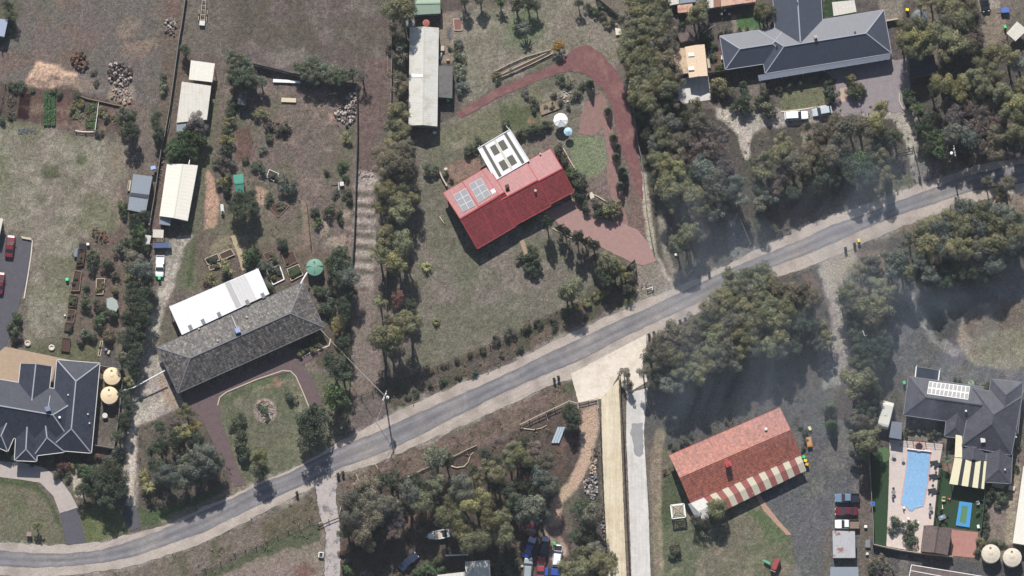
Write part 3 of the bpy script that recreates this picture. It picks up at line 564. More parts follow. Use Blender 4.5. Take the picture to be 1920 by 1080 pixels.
gsheet('garden_path', [(974, 452), (982, 448), (990, 474), (984, 480)], 0.06, gravelmat('sandy_path', g(160, 138, 118), 0.1, 0.15), 0.08)
gsheet('courtyard', [(1545, 135), (1620, 118), (1700, 110), (1708, 180), (1700, 210), (1600, 212), (1560, 215), (1500, 212), (1460, 222), (1455, 214), (1560, 196), (1570, 150)], 0.05, gravelmat('courtyard_gravel', g(138, 130, 132), 0.12, 0.16), 0.25)
# ------------------------------------------------ buildings
def uvface(bm):
    uvl = bm.loops.layers.uv.verify(); bm.normal_update()
    for f in bm.faces:
        n = f.normal; h = Vector((0, 0, 1)).cross(n)
        h = Vector((1, 0, 0)) if h.length < 0.02 else h.normalized()
        v = n.cross(h)
        for lp in f.loops: lp[uvl].uv = (lp.vert.co.dot(h), lp.vert.co.dot(v))
def roof_solid(bm, cs, r0, r1, th=0.18, gA=False, gB=False):
    """cs = eave corners A-left, A-right, B-right, B-left (world); r0, r1 ridge ends. material 0 tiles, 1 gable/fascia"""
    t = [bm.verts.new(c) for c in cs]; b = [bm.verts.new(Vector(c) - Vector((0, 0, th))) for c in cs]
    a = bm.verts.new(r0); d = bm.verts.new(r1); F = []
    F += [(bm.faces.new((t[1], t[2], d, a)), 0), (bm.faces.new((t[3], t[0], a, d)), 0)]
    F += [(bm.faces.new((t[0], t[1], a)), 1 if gA else 0), (bm.faces.new((t[2], t[3], d)), 1 if gB else 0)]
    F += [(bm.faces.new(b[::-1]), 1)]
    for i in range(4): F.append((bm.faces.new((t[i], b[i], b[(i + 1) % 4], t[(i + 1) % 4])), 1))
    for f, mi in F: f.material_index = mi
M_TRIM = mat('pale_trim', g(205, 205, 200), 0.6, 0.05)
M_TRIMW = mat('white_trim', g(232, 232, 228), 0.5, 0.04)
M_GLASS = mat('window_glass', (0.03, 0.035, 0.045), 0.08, 0.05, spec=0.8)
M_BRICK = mat('brown_brick', g(150, 112, 92), 0.9, 0.2, 6)
M_CREAMW = mat('cream_wall', g(190, 178, 158), 0.85, 0.08)
M_STEEL = mat('zinc_wall', g(150, 152, 152), 0.5, 0.08, metal=0.2)
M_CREAMS = mat('cream_steel_wall', g(196, 188, 166), 0.6, 0.06)
M_WOOD = mat('weathered_wood', g(128, 112, 98), 0.9, 0.25, 5)
M_DKWOOD = mat('dark_wood', g(78, 66, 60), 0.9, 0.25, 5)
M_DARK = mat('dark_rubber', (0.015, 0.015, 0.017), 0.7, 0.1)
M_BLACK = mat('black_plastic', (0.01, 0.01, 0.012), 0.5, 0.1)
M_GREYM = mat('grey_metal', g(128, 132, 136), 0.5, 0.1, metal=0.3)
M_WHITE = mat('white_paint', g(236, 236, 232), 0.4, 0.05)
M_SOIL = mat('bed_soil', g(78, 60, 52), 1.0, 0.3, 6)
M_PAN = mat('solar_cell', lin(62, 68, 84, .9), 0.35, 0.1, 8, spec=0.35)
HOUSES = {}
def wins(par, cs, ze, eave, wm_, nmax=4):
    """windows on the long walls, proud of the brickwork"""
    k = 0
    for a, b in ((cs[1], cs[2]), (cs[3], cs[0])):
        a = Vector(a); b = Vector(b); d = b - a; L_ = d.length; d.normalize(); nrm = Vector((d.y, -d.x, 0))
        n = min(nmax, int(L_ // 3.2))
        for i in range(n):
            c_ = a + d * (L_ * (i + 0.5) / n); rz = math.atan2(d.y, d.x)
            fo = None
            bm = NB(); q0 = Vector((c_.x, c_.y, 1.45)) + nrm * 0.03; box(bm, q0, (1.5, 0.1, 1.2), rz)
            w_ = obj('window', bm, M_TRIM, par)
            bm = NB(); box(bm, q0 + nrm * 0.03, (1.34, 0.1, 1.04), rz); obj('glass', bm, M_GLASS, w_)
def house(name, label, cat, wings, rm, wm_, ze=2.7, pitch=22, cap=None, inset=0.55, gut=None, win=True, group=None):
    x0, y0, x1, y1 = wings[0][:4]
    root = empty(name, P((x0 + x1) / 2, (y0 + y1) / 2, 0), 0, label, cat, group)
    br, bw, bc, bg = NB(), NB(), NB(), NB(); allcs = []; guts = []
    for wg in wings:
        ax, ay, bx, by, w_, eA, eB = wg[:7]; z = ze + (wg[7] if len(wg) > 7 else 0); pt = R(wg[8] if len(wg) > 8 else pitch)
        A, B = P(ax, ay, z), P(bx, by, z); d = (B - A); d.z = 0; L_ = d.length; d.normalize(); s = Vector((-d.y, d.x, 0))
        hw = w_ * S / 2; H = hw * math.tan(pt)
        cs = [A + s * hw, A - s * hw, B - s * hw, B + s * hw]
        r0 = A + Vector((0, 0, H)) + d * (hw if eA == 'h' else 0); r1 = B + Vector((0, 0, H)) - d * (hw if eB == 'h' else 0)
        roof_solid(br, cs, r0, r1, 0.18, eA != 'h', eB != 'h')
        if cap:
            cr = 0.09
            bar(bc, r0 + Vector((0, 0, .03)), r1 + Vector((0, 0, .03)), 0.26, 0.1)
            if eA == 'h': bar(bc, cs[0], r0, 0.24, 0.1); bar(bc, cs[1], r0, 0.24, 0.1)
            if eB == 'h': bar(bc, cs[2], r1, 0.24, 0.1); bar(bc, cs[3], r1, 0.24, 0.1)
            if eA != 'h': bar(bc, cs[0], r0, 0.14, 0.12); bar(bc, cs[1], r0, 0.14, 0.12)
            if eB != 'h': bar(bc, cs[2], r1, 0.14, 0.12); bar(bc, cs[3], r1, 0.14, 0.12)
        if gut:
            o_ = Vector((0, 0, -0.06)); e_ = [c - o_ * -1 for c in cs]
            for i in ((1, 2), (3, 0)) + (((0, 1),) if eA == 'h' else ()) + (((2, 3),) if eB == 'h' else ()):
                a_, b_ = e_[i[0]], e_[i[1]]; nn = Vector(((b_ - a_).y, -(b_ - a_).x, 0)).normalized() * 0.06
                bg = NB(); bar(bg, a_ + nn, b_ + nn, 0.13, 0.12); guts.append(bg)
        ww = [A + s * (hw - inset) + d * inset, A - s * (hw - inset) + d * inset, B - s * (hw - inset) - d * inset, B + s * (hw - inset) - d * inset]
        prism(bw, ww, -0.02, z - 0.18 - 0.005 * len(allcs)); allcs.append(ww)
    uvface(br); bvh = BVHTree.FromBMesh(br)
    ro = obj('roof', br, [rm, wm_], root); wo = obj('wall', fix(bw), wm_, root)
    if cap: obj('ridge_cap', bc, cap, ro)
    for bg in guts: obj('gutter', bg, gut, ro)
    if win: wins(root, allcs[0], ze, inset, wm_)
    HOUSES[name] = (root, ro, bvh); return root, ro, bvh
def hit(bvh, px, py):
    l, n, i, d = bvh.ray_cast(CAMP, ray(px, py), 4000)
    if l is None: return P(px, py, 3.5), Vector((0, 0, 1))
    return l, n
def solar(par, bvh, q, nu, nv, mats, gap=0.03, up=0.1, frame=None):
    """q = 4 photo corners: TL, TR, BR, BL; one part per panel"""
    c = []
    for x, y in q: l, n = hit(bvh, x, y); c.append(l + n * up)
    for i in range(nu):
        for j in range(nv):
            f = lambda u, v: (c[0] * (1 - u) + c[1] * u) * (1 - v) + (c[3] * (1 - u) + c[2] * u) * v
            gu, gv = gap / nu * 1.0, gap / nv * 1.0
            q0 = [f((i + gu) / nu, (j + gv) / nv), f((i + 1 - gu) / nu, (j + gv) / nv), f((i + 1 - gu) / nu, (j + 1 - gv) / nv), f((i + gu) / nu, (j + 1 - gv) / nv)]
            bm = NB(); up_ = (q0[1] - q0[0]).cross(q0[3] - q0[0]).normalized(); up_ = up_ if up_.z > 0 else -up_
            t_ = [bm.verts.new(p) for p in q0]; b_ = [bm.verts.new(p - up_ * 0.05) for p in q0]
            bm.faces.new(t_); bm.faces.new(b_[::-1])
            for k_ in range(4): bm.faces.new((t_[k_], b_[k_], b_[(k_ + 1) % 4], t_[(k_ + 1) % 4])).material_index = 1
            ce = sum(q0, Vector()) / 4; ins = [ce + (p - ce) * (0.93 if frame is None else 0.84) + up_ * 0.004 for p in q0]
            f_ = bm.faces.new([bm.verts.new(p) for p in ins]); 
            bm.faces.ensure_lookup_table(); bm.faces[0].material_index = 1; fix(bm)
            obj('solar_panel', bm, mats, par)
def cooler(par, bvh, x, y, m, w_=1.1, h_=0.8, name='evaporative_cooler'):
    l, n = hit(bvh, x, y); bm = NB()
    box(bm, l + Vector((0, 0, 0.25)), (w_ * .6, w_ * .6, 0.7)); box(bm, l + Vector((0, 0, 0.35 + h_ / 2)), (w_, w_, h_), 0.3, taper=0.85)
    for k_ in (-1, 0, 1): box(bm, l + Vector((0, 0, 0.35 + h_ / 2 + k_ * .18)), (w_ * .97, w_ * .97, 0.04), 0.3)
    return obj(name, bm, m, par)
def vent(par, bvh, x, y, m, r_=0.16, h_=0.45, name='roof_vent'):
    l, n = hit(bvh, x, y); bm = NB()
    lathe(bm, [(0, -0.2), (r_ * .6, -0.2), (r_ * .6, h_ * .6), (r_, h_ * .65), (r_ * 1.05, h_), (0, h_ * 1.1)], 10, l)
    return obj(name, bm, m, par)
def chimney(par, bvh, x, y, m, w_=0.7, h_=1.2):
    l, n = hit(bvh, x, y); bm = NB()
    box(bm, l + Vector((0, 0, h_ / 2 - .3)), (w_, w_, h_), 0.35); box(bm, l + Vector((0, 0, h_ - .28)), (w_ * 1.15, w_ * 1.15, .1), 0.35)
    box(bm, l + Vector((0, 0, h_ - .18)), (w_ * .5, w_ * .5, .14), 0.35); return obj('chimney', bm, m, par)
def slab(name, q, zs, th, m, par, px=True):
    """sloping sheet through photo corners q at heights zs"""
    bm = NB(); t_ = [P(x, y, z) for (x, y), z in zip(q, zs)]
    t = [bm.verts.new(p) for p in t_]; b = [bm.verts.new(p - Vector((0, 0, th))) for p in t_]
    bm.faces.new(t); bm.faces.new(b[::-1])
    for i in range(len(t)): bm.faces.new((t[i], b[i], b[(i + 1) % len(t)], t[(i + 1) % len(t)]))
    fix(bm); uvface(bm); return obj(name, bm, m, par), t_
def posts(par, pts, ztop, m, wd=0.12, name='post'):
    for p, z in zip(pts, ztop):
        bm = NB(); bar(bm, (p[0], p[1], 0), (p[0], p[1], z), wd); obj(name, bm, m, par)
def shed(name, label, q, ze, zr, axis, rm, wm_, group=None, cat='shed', open_=False, inset=0.12, strips=()):
    """q = NW, NE, SE, SW photo corners of the roof; axis ns/ew (ridge direction), or flat"""
    cx, cy = sum(p[0] for p in q) / 4, sum(p[1] for p in q) / 4
    root = empty(name, P(cx, cy, 0), 0, label, cat, group)
    c = [P(x, y, ze) for x, y in q]
    if axis == 'flat':
        ro, t_ = slab('roof', q, [ze + zr, ze + zr, ze, ze], 0.12, rm, root); top = ze
    else:
        bm = NB(); up = Vector((0, 0, zr))
        if axis == 'ns': cs = [c[0], c[1], c[2], c[3]]; cs = [c[1], c[0], c[3], c[2]]; r0 = (c[0] + c[1]) / 2 + up; r1 = (c[2] + c[3]) / 2 + up
        else: cs = [c[0], c[3], c[2], c[1]]; r0 = (c[0] + c[3]) / 2 + up; r1 = (c[1] + c[2]) / 2 + up
        roof_solid(bm, cs, r0, r1, 0.12, True, True); fix(bm); uvface(bm)
        ro = obj('roof', bm, [rm, wm_], root)
        bm = NB(); bar(bm, r0 + Vector((0, 0, .02)), r1 + Vector((0, 0, .02)), 0.3, 0.08); obj('ridge_cap', bm, rm, ro)
    ctr = sum(c, Vector()) / 4
    ins = [p + (ctr - p).normalized() * inset * 2 for p in c]
    if open_: posts(root, ins, [ze - .1] * 4, wm_)
    else:
        bm = NB(); prism(bm, ins, -0.02, ze - 0.125); obj('wall', fix(bm), wm_, root)
        a, b = ins[2], ins[3]; d = (b - a).normalized(); nrm = Vector((-d.y, d.x, 0)); nrm = nrm if nrm.y < 0 else -nrm
        bm = NB(); box(bm, (a + b) / 2 * 1 + nrm * 0.02 - Vector((0, 0, ze - min(2.2, ze - .3) / 2)), (min((a - b).length * .5, 2.8), 0.06, min(2.2, ze - .3)), math.atan2(d.y, d.x)); obj('door', bm, M_GREYM, root)
    return root, ro
# --- dark tiled house, bottom left corner
RM_NAVY = roofmat('navy_tiles', rough=.6, spec=.25, col=g(52, 57, 70), col2=g(46, 50, 62), var=0.14, line=0.45, blotch=0.5)
RM_GREY = roofmat('mossy_grey_tiles', g(88, 84, 84), rough=.6, spec=.3, col2=g(122, 117, 104), th=(0.5, 0.6), var=0.48, line=0.3, per=0.52, blotch=1.6)
RM_RED = roofmat('red_tiles', g(142, 62, 62), rough=.47, spec=.42, col2=g(116, 54, 60), var=0.2, line=0.35, blotch=2.5, per=0.52)
RM_TERR = roofmat('terracotta_tiles', g(172, 104, 84), rough=.52, spec=.3, col2=g(132, 88, 84), th=(0.46, 0.64), var=0.24, line=0.42, blotch=1.6, per=0.5)
RM_SLATE = roofmat('slate_steel', g(66, 71, 84), 'rib', rough=.5, spec=.4, col2=g(72, 76, 90), per=0.5, line=0.8, var=0.06)
RM_CHAR = roofmat('charcoal_tiles', rough=.6, spec=.35, col=g(70, 71, 80), col2=g(82, 81, 88), var=0.14, line=0.55, blotch=0.6)
RM_BROWN = roofmat('brown_tiles', g(112, 98, 94), col2=g(100, 88, 86), var=0.14, line=0.6)
M_CAP = mat('pale_ridge_mortar', g(150, 154, 162), 0.8, 0.12)
M_CAPD = mat('dark_ridge_mortar', g(72, 74, 82), 0.8, 0.15)
M_CAPR = mat('red_ridge_mortar', g(178, 74, 76), 0.8, 0.1)
M_CAPG = mat('grey_ridge_mortar', g(116, 116, 120), 0.8, 0.15)
r, ro, bv = house('tiled_house', 'dark navy tiled house with pale ridge lines beside two cream water tanks', 'house',
    [(-70, 752, 152, 790, 104, 'h', 'h'), (147, 678, 131, 846, 80, 'h', 'h'), (68, 684, 58, 775, 58, 'g', 'g'), (84, 780, 92, 851, 58, 'g', 'h'), (52, 790, 48, 864, 41, 'g', 'h', 0, 24), (24, 770, -6, 838, 44, 'g', 'h'), (5, 766, -40, 836, 60, 'g', 'h')],
    RM_NAVY, M_BRICK, 2.7, 23, M_CAP, gut=M_TRIM)
cooler(ro, bv, 90, 768, mat('blue_grey_plastic', g(120, 132, 156), 0.6, 0.06)); vent(ro, bv, 128, 741, M_TRIM); vent(ro, bv, 165, 777, M_TRIM); vent(ro, bv, 112, 783, M_TRIMW, 0.25); vent(ro, bv, 168, 794, M_TRIM)
l1, _ = hit(bv, 94, 742); l2, _ = hit(bv, 91, 762); bm = NB(); tube(bm, [l1 + Vector((0, 0, .1)), l2 + Vector((0, 0, .2))], 0.05); obj('flue_pipe', bm, M_TRIM, ro)
# --- long grey tiled house
r, ro, bv = house('tiled_house', 'long house with mossy grey tiles and a white patio roof behind', 'house', [(314, 694, 588, 571, 95, 'h', 'h')], RM_GREY, M_BRICK, 2.7, 22, M_CAPG, gut=mat('grey_gutter', g(96, 98, 104), 0.7, 0.1))
cooler(ro, bv, 446, 621, mat('pale_blue_plastic', g(150, 168, 206), 0.6, 0.05)); vent(ro, bv, 408, 639, M_CREAMW, 0.18); vent(ro, bv, 463, 595, M_CREAMW, 0.2); vent(ro, bv, 373, 617, M_CREAMW, 0.18)
l1, _ = hit(bv, 434, 592); l2, _ = hit(bv, 444, 615); bm = NB(); tube(bm, [l1 + Vector((0, 0, .12)), l2 + Vector((0, 0, .15))], 0.06); obj('flue_pipe', bm, M_TRIM, ro)
RM_WHITE = roofmat('white_steel', g(222, 222, 226), 'rib', per=0.76, line=0.93, var=0.03, rough=0.5)
RM_WHT2 = roofmat('white_steel_cloudy', g(200, 198, 196), 'rib', per=0.76, line=0.9, var=0.05, rough=0.5)
M_POLY = mat('grey_polycarbonate', g(178, 176, 172), 0.3, 0.04)
pr, pt = slab('patio_roof', [(317, 575), (484, 503), (505, 551), (341, 628)], [2.6, 2.6, 2.95, 2.95], 0.08, RM_WHITE, r)
for q in ([(421, 531), (431, 527), (453, 573), (443, 578)], [(432, 527), (459, 515), (482, 562), (455, 574)]):
    slab('skylight_sheet', q, [2.64, 2.64, 2.97, 2.97], 0.03, M_POLY if q[0][0] == 421 else RM_WHT2, pr)
for x, y in ((357, 614), (381, 603), (411, 590), (464, 567), (493, 554)):
    slab('roof_bracket', [(x - 5, y - 3), (x + 1, y - 6), (x + 5, y + 3), (x - 1, y + 6)], [3.0] * 4, 0.08, M_GREYM, pr)
posts(r, [P(320, 577), P(400, 542), P(481, 507)], [2.5] * 3, M_TRIMW)
# --- red tiled house with solar panels
r, ro, bv = house('tiled_house', 'red tiled house with two blue solar arrays and a white pergola', 'house',
    [(863, 414, 936, 371, 124, 'g', 'g'), (898, 392, 946, 364, 122, 'g', 'g', 0.04), (938, 379, 1008, 341, 104, 'g', 'g', 0.02), (1003, 346, 1054, 319, 93, 'g', 'g', 0.05)],
    RM_RED, M_BRICK, 2.7, 20, M_CAPR, gut=mat('red_gutter', g(150, 56, 60), 0.6, 0.08), inset=0.5)
AR1 = [(850, 366), (874, 353), (891, 386), (868, 398)]; AR2 = [(879, 346), (902, 334), (921, 366), (898, 380)]
solar(ro, bv, AR1, 2, 3, [M_PAN, M_TRIM]); solar(ro, bv, AR2, 2, 3, [M_PAN, M_TRIM])
chimney(ro, bv, 951, 351, mat('dark_brick', g(96, 66, 62), 0.9, 0.2)); vent(ro, bv, 1004, 358, M_CREAMW, 0.25); vent(ro, bv, 1013, 289, M_CREAMW, 0.2)
l1, n1 = hit(bv, 925, 359); bm = NB(); box(bm, l1 + n1 * .08, (0.95, 0.95, 0.12), 0.5); obj('skylight', bm, M_WHITE, ro)
# white pergola: frame beams, glazed infills
pg = empty('pergola_roof', P(943, 290, 0), 0, 'white slatted pergola with dark skylight strips behind the red tiled house', 'pergola')
PQ = [(896, 278), (956, 243), (992, 301), (929, 338)]; PZ = 3.3
def pq(u, v, z):
    x = (PQ[0][0] * (1 - u) + PQ[1][0] * u) * (1 - v) + (PQ[3][0] * (1 - u) + PQ[2][0] * u) * v
    y = (PQ[0][1] * (1 - u) + PQ[1][1] * u) * (1 - v) + (PQ[3][1] * (1 - u) + PQ[2][1] * u) * v
    return P(x, y, z)
def pquad(name, u0, u1, v0, v1, z, m, th=0.05):
    bm = NB(); t = [bm.verts.new(pq(*a, z)) for a in ((u0, v0), (u1, v0), (u1, v1), (u0, v1))]; b = [bm.verts.new(v.co - Vector((0, 0, th))) for v in t]
    bm.faces.new(t); bm.faces.new(b[::-1])
    for i in range(4): bm.faces.new((t[i], b[i], b[(i + 1) % 4], t[(i + 1) % 4]))
    return obj(name, fix(bm), m, pg)
M_PERG = mat('pergola_white', g(226, 224, 224), 0.5, 0.03); M_PERGC = mat('pergola_cream', g(214, 206, 184), 0.5, 0.03); M_SMOKE = mat('smoked_sheet', g(96, 96, 84), 0.4, 0.12, 4)
for a, b in ((0, .09), (.27, .48), (.52, .73), (.91, 1)): pquad('roof_sheet', a, b, 0, 1, PZ - .02, M_PERG)
for a, b in ((.09, .16), (.2, .27), (.73, .8), (.84, .91)): pquad('roof_beam', a, b, 0, 1, PZ - .03, M_PERG)
pquad('ridge_beam', .485, .515, 0, 1, PZ + .03, M_PERGC, 0.1)
for u in (.12, .8): pquad('smoked_strip', u, u + .08, .02, .98, PZ + .015, M_SMOKE)
for u, v in ((.29, .14), (.54, .14), (.29, .62), (.54, .62)): pquad('smoked_panel', u, u + .17, v, v + .27, PZ + .015, M_SMOKE)
for a, b in (((0, 0), (1, 0)), ((1, 0), (1, 1)), ((1, 1), (0, 1)), ((0, 1), (0, 0))):
    bm = NB(); bar(bm, pq(*a, PZ), pq(*b, PZ), .16, .22); obj('edge_beam', bm, M_PERG, pg)
bm = NB(); bar(bm, pq(.97, -.14, PZ), pq(.985, 0, PZ), .12, .1); obj('rain_pipe', bm, M_TRIM, pg)
posts(pg, [pq(u, v, 0) for u, v in ((.03, .03), (.97, .03), (.03, .5), (.97, .97))], [PZ - .12] * 4, M_PERG)
# --- terracotta house with striped verandah
r, ro, bv = house('tiled_house', 'terracotta tiled house with a cream striped verandah and red chimney', 'house', [(1274, 898, 1482, 808, 96, 'g', 'g')], RM_TERR, M_BRICK, 2.8, 19, None, gut=mat('terracotta_gutter', g(160, 80, 72), 0.6, .08))
chimney(ro, bv, 1365, 871, mat('red_brick_chimney', g(176, 76, 78), 0.8, .08), 1.05, 1.5); vent(ro, bv, 1436, 805, M_TRIMW, 0.3, 0.6)
M_VR = roofmat('verandah_red', g(160, 98, 92), 'rib', per=0.2, line=0.85, var=0.06); M_VC = roofmat('verandah_cream', g(212, 204, 180), 'rib', per=0.2, line=0.9, var=0.04); M_VW = roofmat('verandah_white', g(226, 222, 214), 'rib', per=0.2, line=0.92, var=0.04)
vr = None
def lerp2(a, b, t): return (a[0] + (b[0] - a[0]) * t, a[1] + (b[1] - a[1]) * t)
# north edge against the house, crease, south edge (west end, east end)
NW_, NE_ = (1294, 943), (1500, 851); CW_, CE_ = (1309, 959), (1506, 866); SW_, SE_ = (1318, 977), (1512, 882)
cuts = [0, .085, .12, .165, .215, .30, .33, .385, .42, .475, .51, .565, .60, .655, .69, .745, .78, .835, .87, .925, .96, 1.0]
cuts = [0, .06, .13, .19, .27, .315, .36, .405, .45, .495, .54, .585, .63, .675, .72, .765, .81, .855, .9, .935, 1.0]
zt, zm, zb = 2.72, 2.62, 1.9
cuts = [0.0, .12] + [0.12 + .88 * k / 16 * 1.0 for k in range(1, 17)]
for i in range(len(cuts) - 1):
    a, b = cuts[i], cuts[i + 1]
    if i == 0: m_ = M_VW; 
    else: m_ = M_VR if i % 2 else M_VC
    if i % 2 and i > 0: a2, b2 = a, b
    slab('verandah_sheet', [lerp2(NW_, NE_, a), lerp2(NW_, NE_, b), lerp2(CW_, CE_, b), lerp2(CW_, CE_, a)], [zt, zt, zm, zm], .05, m_, r)
    slab('verandah_fall', [lerp2(CW_, CE_, a), lerp2(CW_, CE_, b), lerp2(SW_, SE_, b), lerp2(SW_, SE_, a)], [zm, zm, zb, zb], .05, m_, r)
slab('verandah_sheet', [(1290, 945), (1302, 940), (1316, 962), (1306, 975)], [2.66, 2.66, 2.5, 2.3], .05, M_STEEL, r)
for k in (0, .25, .5, .75, 1): p_ = lerp2((1315, 972), (1508, 878), k); posts(r, [P(*p_, 2.1)], [2.2], M_TRIMW)
# --- navy house, top right
r, ro, bv = house('steel_roof_house', 'big slate blue house with three roof wings and a long front verandah', 'house',
    [(1428, 97, 1664, 59, 84, 'h', 'h'), (1355, 99, 1480, 80, 65, 'h', 'h'), (1490, -70, 1500, 82, 90, 'g', 'g', 0.02, 21.2)], RM_SLATE, M_BRICK, 2.9, 23, M_CAP, gut=M_CAP)
chimney(ro, bv, 1529, 71, M_CREAMW, 0.55, 1.3)
vent(ro, bv, 1456, 87, M_DARK, .18); vent(ro, bv, 1603, 61, M_DARK, .18); vent(ro, bv, 1495, 6, M_DARK, .14)
v_, _t = slab('verandah_roof', [(1421, 141), (1670, 101), (1669, 111), (1423, 152)], [2.85, 2.85, 2.5, 2.5], .06, roofmat('verandah_grey', g(132, 138, 150), 'rib', per=.4, line=.9, var=.05), r)
for k in range(7): p_ = lerp2((1426, 150), (1666, 110), k / 6); posts(r, [P(*p_, 2.4)], [2.45], M_TRIM)
# --- grey house by the pool
r, ro, bv = house('tiled_house', 'charcoal tiled house beside the swimming pool with a long pale solar array', 'house',
    [(1699, 742, 1840, 762, 73, 'h', 'g'), (1870, 736, 1850, 844, 93, 'h', 'h', .3, 25), (1888, 714, 1878, 810, 60, 'h', 'h', 0.12, 24), (1796, 758, 1789, 820, 36, 'g', 'h', -.02, 20), (1876, 815, 1871, 905, 48, 'h', 'h', -.1, 15), (1828, 820, 1825, 862, 46, 'h', 'g', -.12, 15)],
    RM_CHAR, M_BRICK, 2.8, 22, M_CAPD, gut=M_GREYM)
M_PVP = mat('pale_solar_cell', g(150, 148, 146), 0.3, .06)
solar(ro, bv, [(1742, 715), (1819, 725), (1815, 750), (1738, 739)], 10, 2, [M_PVP, M_TRIMW], gap=.02, frame=1)
l1, n1 = hit(bv, 1843, 825); bm = NB(); box(bm, l1 + n1 * .1, (.95, .95, .14), .1); obj('skylight', bm, M_TRIM, ro)
vent(ro, bv, 1811, 771, M_TRIMW, .2); vent(ro, bv, 1884, 881, M_TRIM, .18); vent(ro, bv, 1905, 820, M_TRIM, .16)
M_AWC = roofmat('awning_cream', g(226, 218, 184), 'rib', per=.3, line=.95, var=.03); M_AWD = mat('awning_dark', g(52, 54, 58), .5, .08)
aw = empty('striped_awning', P(1815, 880, 0), 0, 'cream patio awning with three dark strips south of the charcoal house', 'awning')
def awq(u, v): 
    a, b = (1806, 858), (1850, 865); c_, d_ = (1780, 907), (1845, 917)
    return lerp2(lerp2((1790, 858), b, u), lerp2(c_, d_, u), v)
U = [0, .24, .35, .54, .66, .82, .92, 1.0]
for i in range(7): slab('awning_sheet' if i % 2 == 0 else 'dark_strip', [awq(U[i], 0), awq(U[i + 1], 0), awq(U[i + 1], 1), awq(U[i], 1)], [2.95, 2.95, 2.6, 2.6], .06, M_AWC if i % 2 == 0 else M_AWD, aw)
slab('awning_sheet', [(1792, 815), (1804, 817), (1804, 858), (1790, 857)], [3.0, 3.0, 2.96, 2.96], .06, M_AWC, aw)
posts(aw, [P(1782, 905), P(1843, 914), P(1812, 910)], [2.5] * 3, M_TRIMW)
cp = empty('glazed_pergola', P(1739, 702, 0), 0, 'small pergola with white end beams over dark glass', 'pergola')
slab('glass_roof', [(1718, 688), (1762, 695), (1758, 714), (1716, 707)], [2.6] * 4, .04, M_GLASS, cp)
for a, b in (((1718, 687), (1716, 708)), ((1762, 694), (1759, 715))): bm = NB(); bar(bm, P(*a, 2.65), P(*b, 2.65), .22, .16); obj('end_beam', bm, M_TRIMW, cp)
bm = NB(); bar(bm, P(1718, 687, 2.62), P(1762, 694, 2.62), .1, .12); obj('front_beam', bm, M_GREYM, cp)
posts(cp, [P(1718, 688), P(1762, 695)], [2.55] * 2, M_TRIMW)
slab('side_slab', [(1862, 905), (1904, 912), (1902, 920), (1858, 914)], [.4] * 4, .38, M_CONC, r)
# --- long pale shed and annex
RM_CRM = roofmat('cream_steel', g(208, 204, 194), 'rib', col2=g(204, 196, 178), per=0.76, line=0.88, var=0.06, rough=.55)
RM_CRM2 = roofmat('cream_steel_bright', g(226, 221, 208), 'rib', per=0.76, line=0.93, var=0.04, rough=.55)
RM_LSH = roofmat('long_shed_steel', g(206, 204, 196), 'rib', col2=g(180, 174, 158), th=(.5, .7), per=0.45, line=0.86, var=0.08, rough=.5, blotch=.3)
RM_GRN = roofmat('pale_green_steel', g(152, 170, 150), 'rib', per=.3, line=.85, var=.05)
RM_STL = roofmat('blue_grey_steel', g(138, 146, 154), 'rib', per=.25, line=.9, var=.05)
RM_DKS = roofmat('dark_steel', g(70, 74, 82), 'rib', per=.25, line=.85, var=.06)
RM_FIB = roofmat('fibre_sheet', g(110, 108, 106), 'rib', per=.2, line=.75, var=.12, col2=g(92, 90, 90))
shed('farm_shed', 'very long pale steel shed with a north to south ridge', [(768, 51), (823, 52), (820, 237), (766, 235)], 3.0, .9, 'ns', RM_LSH, M_STEEL)
slab('skylight_sheet', [(769, 138), (793, 139), (793, 145), (769, 144)], [3.1, 3.95, 3.95, 3.1], .03, M_WHITE, bpy.data.objects['farm_shed'])
shed('annex_shed', 'low grey fibre sheet annex on the east side of the long shed', [(823, 123), (849, 124), (848, 184), (821, 182)], 2.3, .15, 'flat', RM_FIB, M_STEEL)
shed('garage', 'pale green ribbed garage at the north end of the long shed', [(773, -12), (825, -12), (826, 25), (775, 28)], 2.5, .5, 'ew', RM_GRN, M_STEEL)
shed('steel_shed', 'biggest cream shed with half its west slope behind the gravel drive', [(313, 307), (371, 310), (352, 414), (299, 405)], 2.8, .6, 'ns', RM_CRM2, M_CREAMS)
shed('lean_to', 'small grey lean-to under the south end of the cream ridged shed', [(299, 406), (321, 410), (319, 423), (298, 420)], 2.1, .2, 'flat', RM_STL, M_STEEL)
shed('steel_shed', 'flat cream shed partly under a dark bushy tree', [(341, 153), (396, 161), (388, 224), (331, 230)], 2.7, .1, 'flat', RM_CRM, M_CREAMS)
shed('lean_to', 'narrow pale blue lean-to at the south end of the flat cream shed', [(331, 230), (350, 229), (346, 250), (331, 254)], 2.3, .1, 'flat', RM_STL, M_STEEL)
shed('carport', 'square yellowish cream carport north of the flat cream shed', [(358, 113), (403, 119), (398, 154), (354, 149)], 2.7, .15, 'flat', RM_CRM2, M_CREAMS, cat='carport', open_=True)
shed('steel_shed', 'blue grey shed with a dark cross band west of the cream ridged shed', [(250, 326), (286, 331), (273, 400), (239, 393)], 2.6, .2, 'flat', RM_STL, mat('dark_red_wall', g(120, 44, 44), .7, .1))
slab('dark_band', [(245, 361), (279, 365), (277, 372), (243, 367)], [2.82, 2.82, 2.8, 2.8], .04, RM_DKS, bpy.data.objects['steel_shed.002'])
shed('garden_shed', 'bright green little shed beside a dark round tree', [(437, 328), (456, 326), (458, 361), (443, 363)], 2.1, .4, 'ew', roofmat('green_steel', g(74, 140, 122), 'rib', per=.2, line=.85, var=.05), M_STEEL)
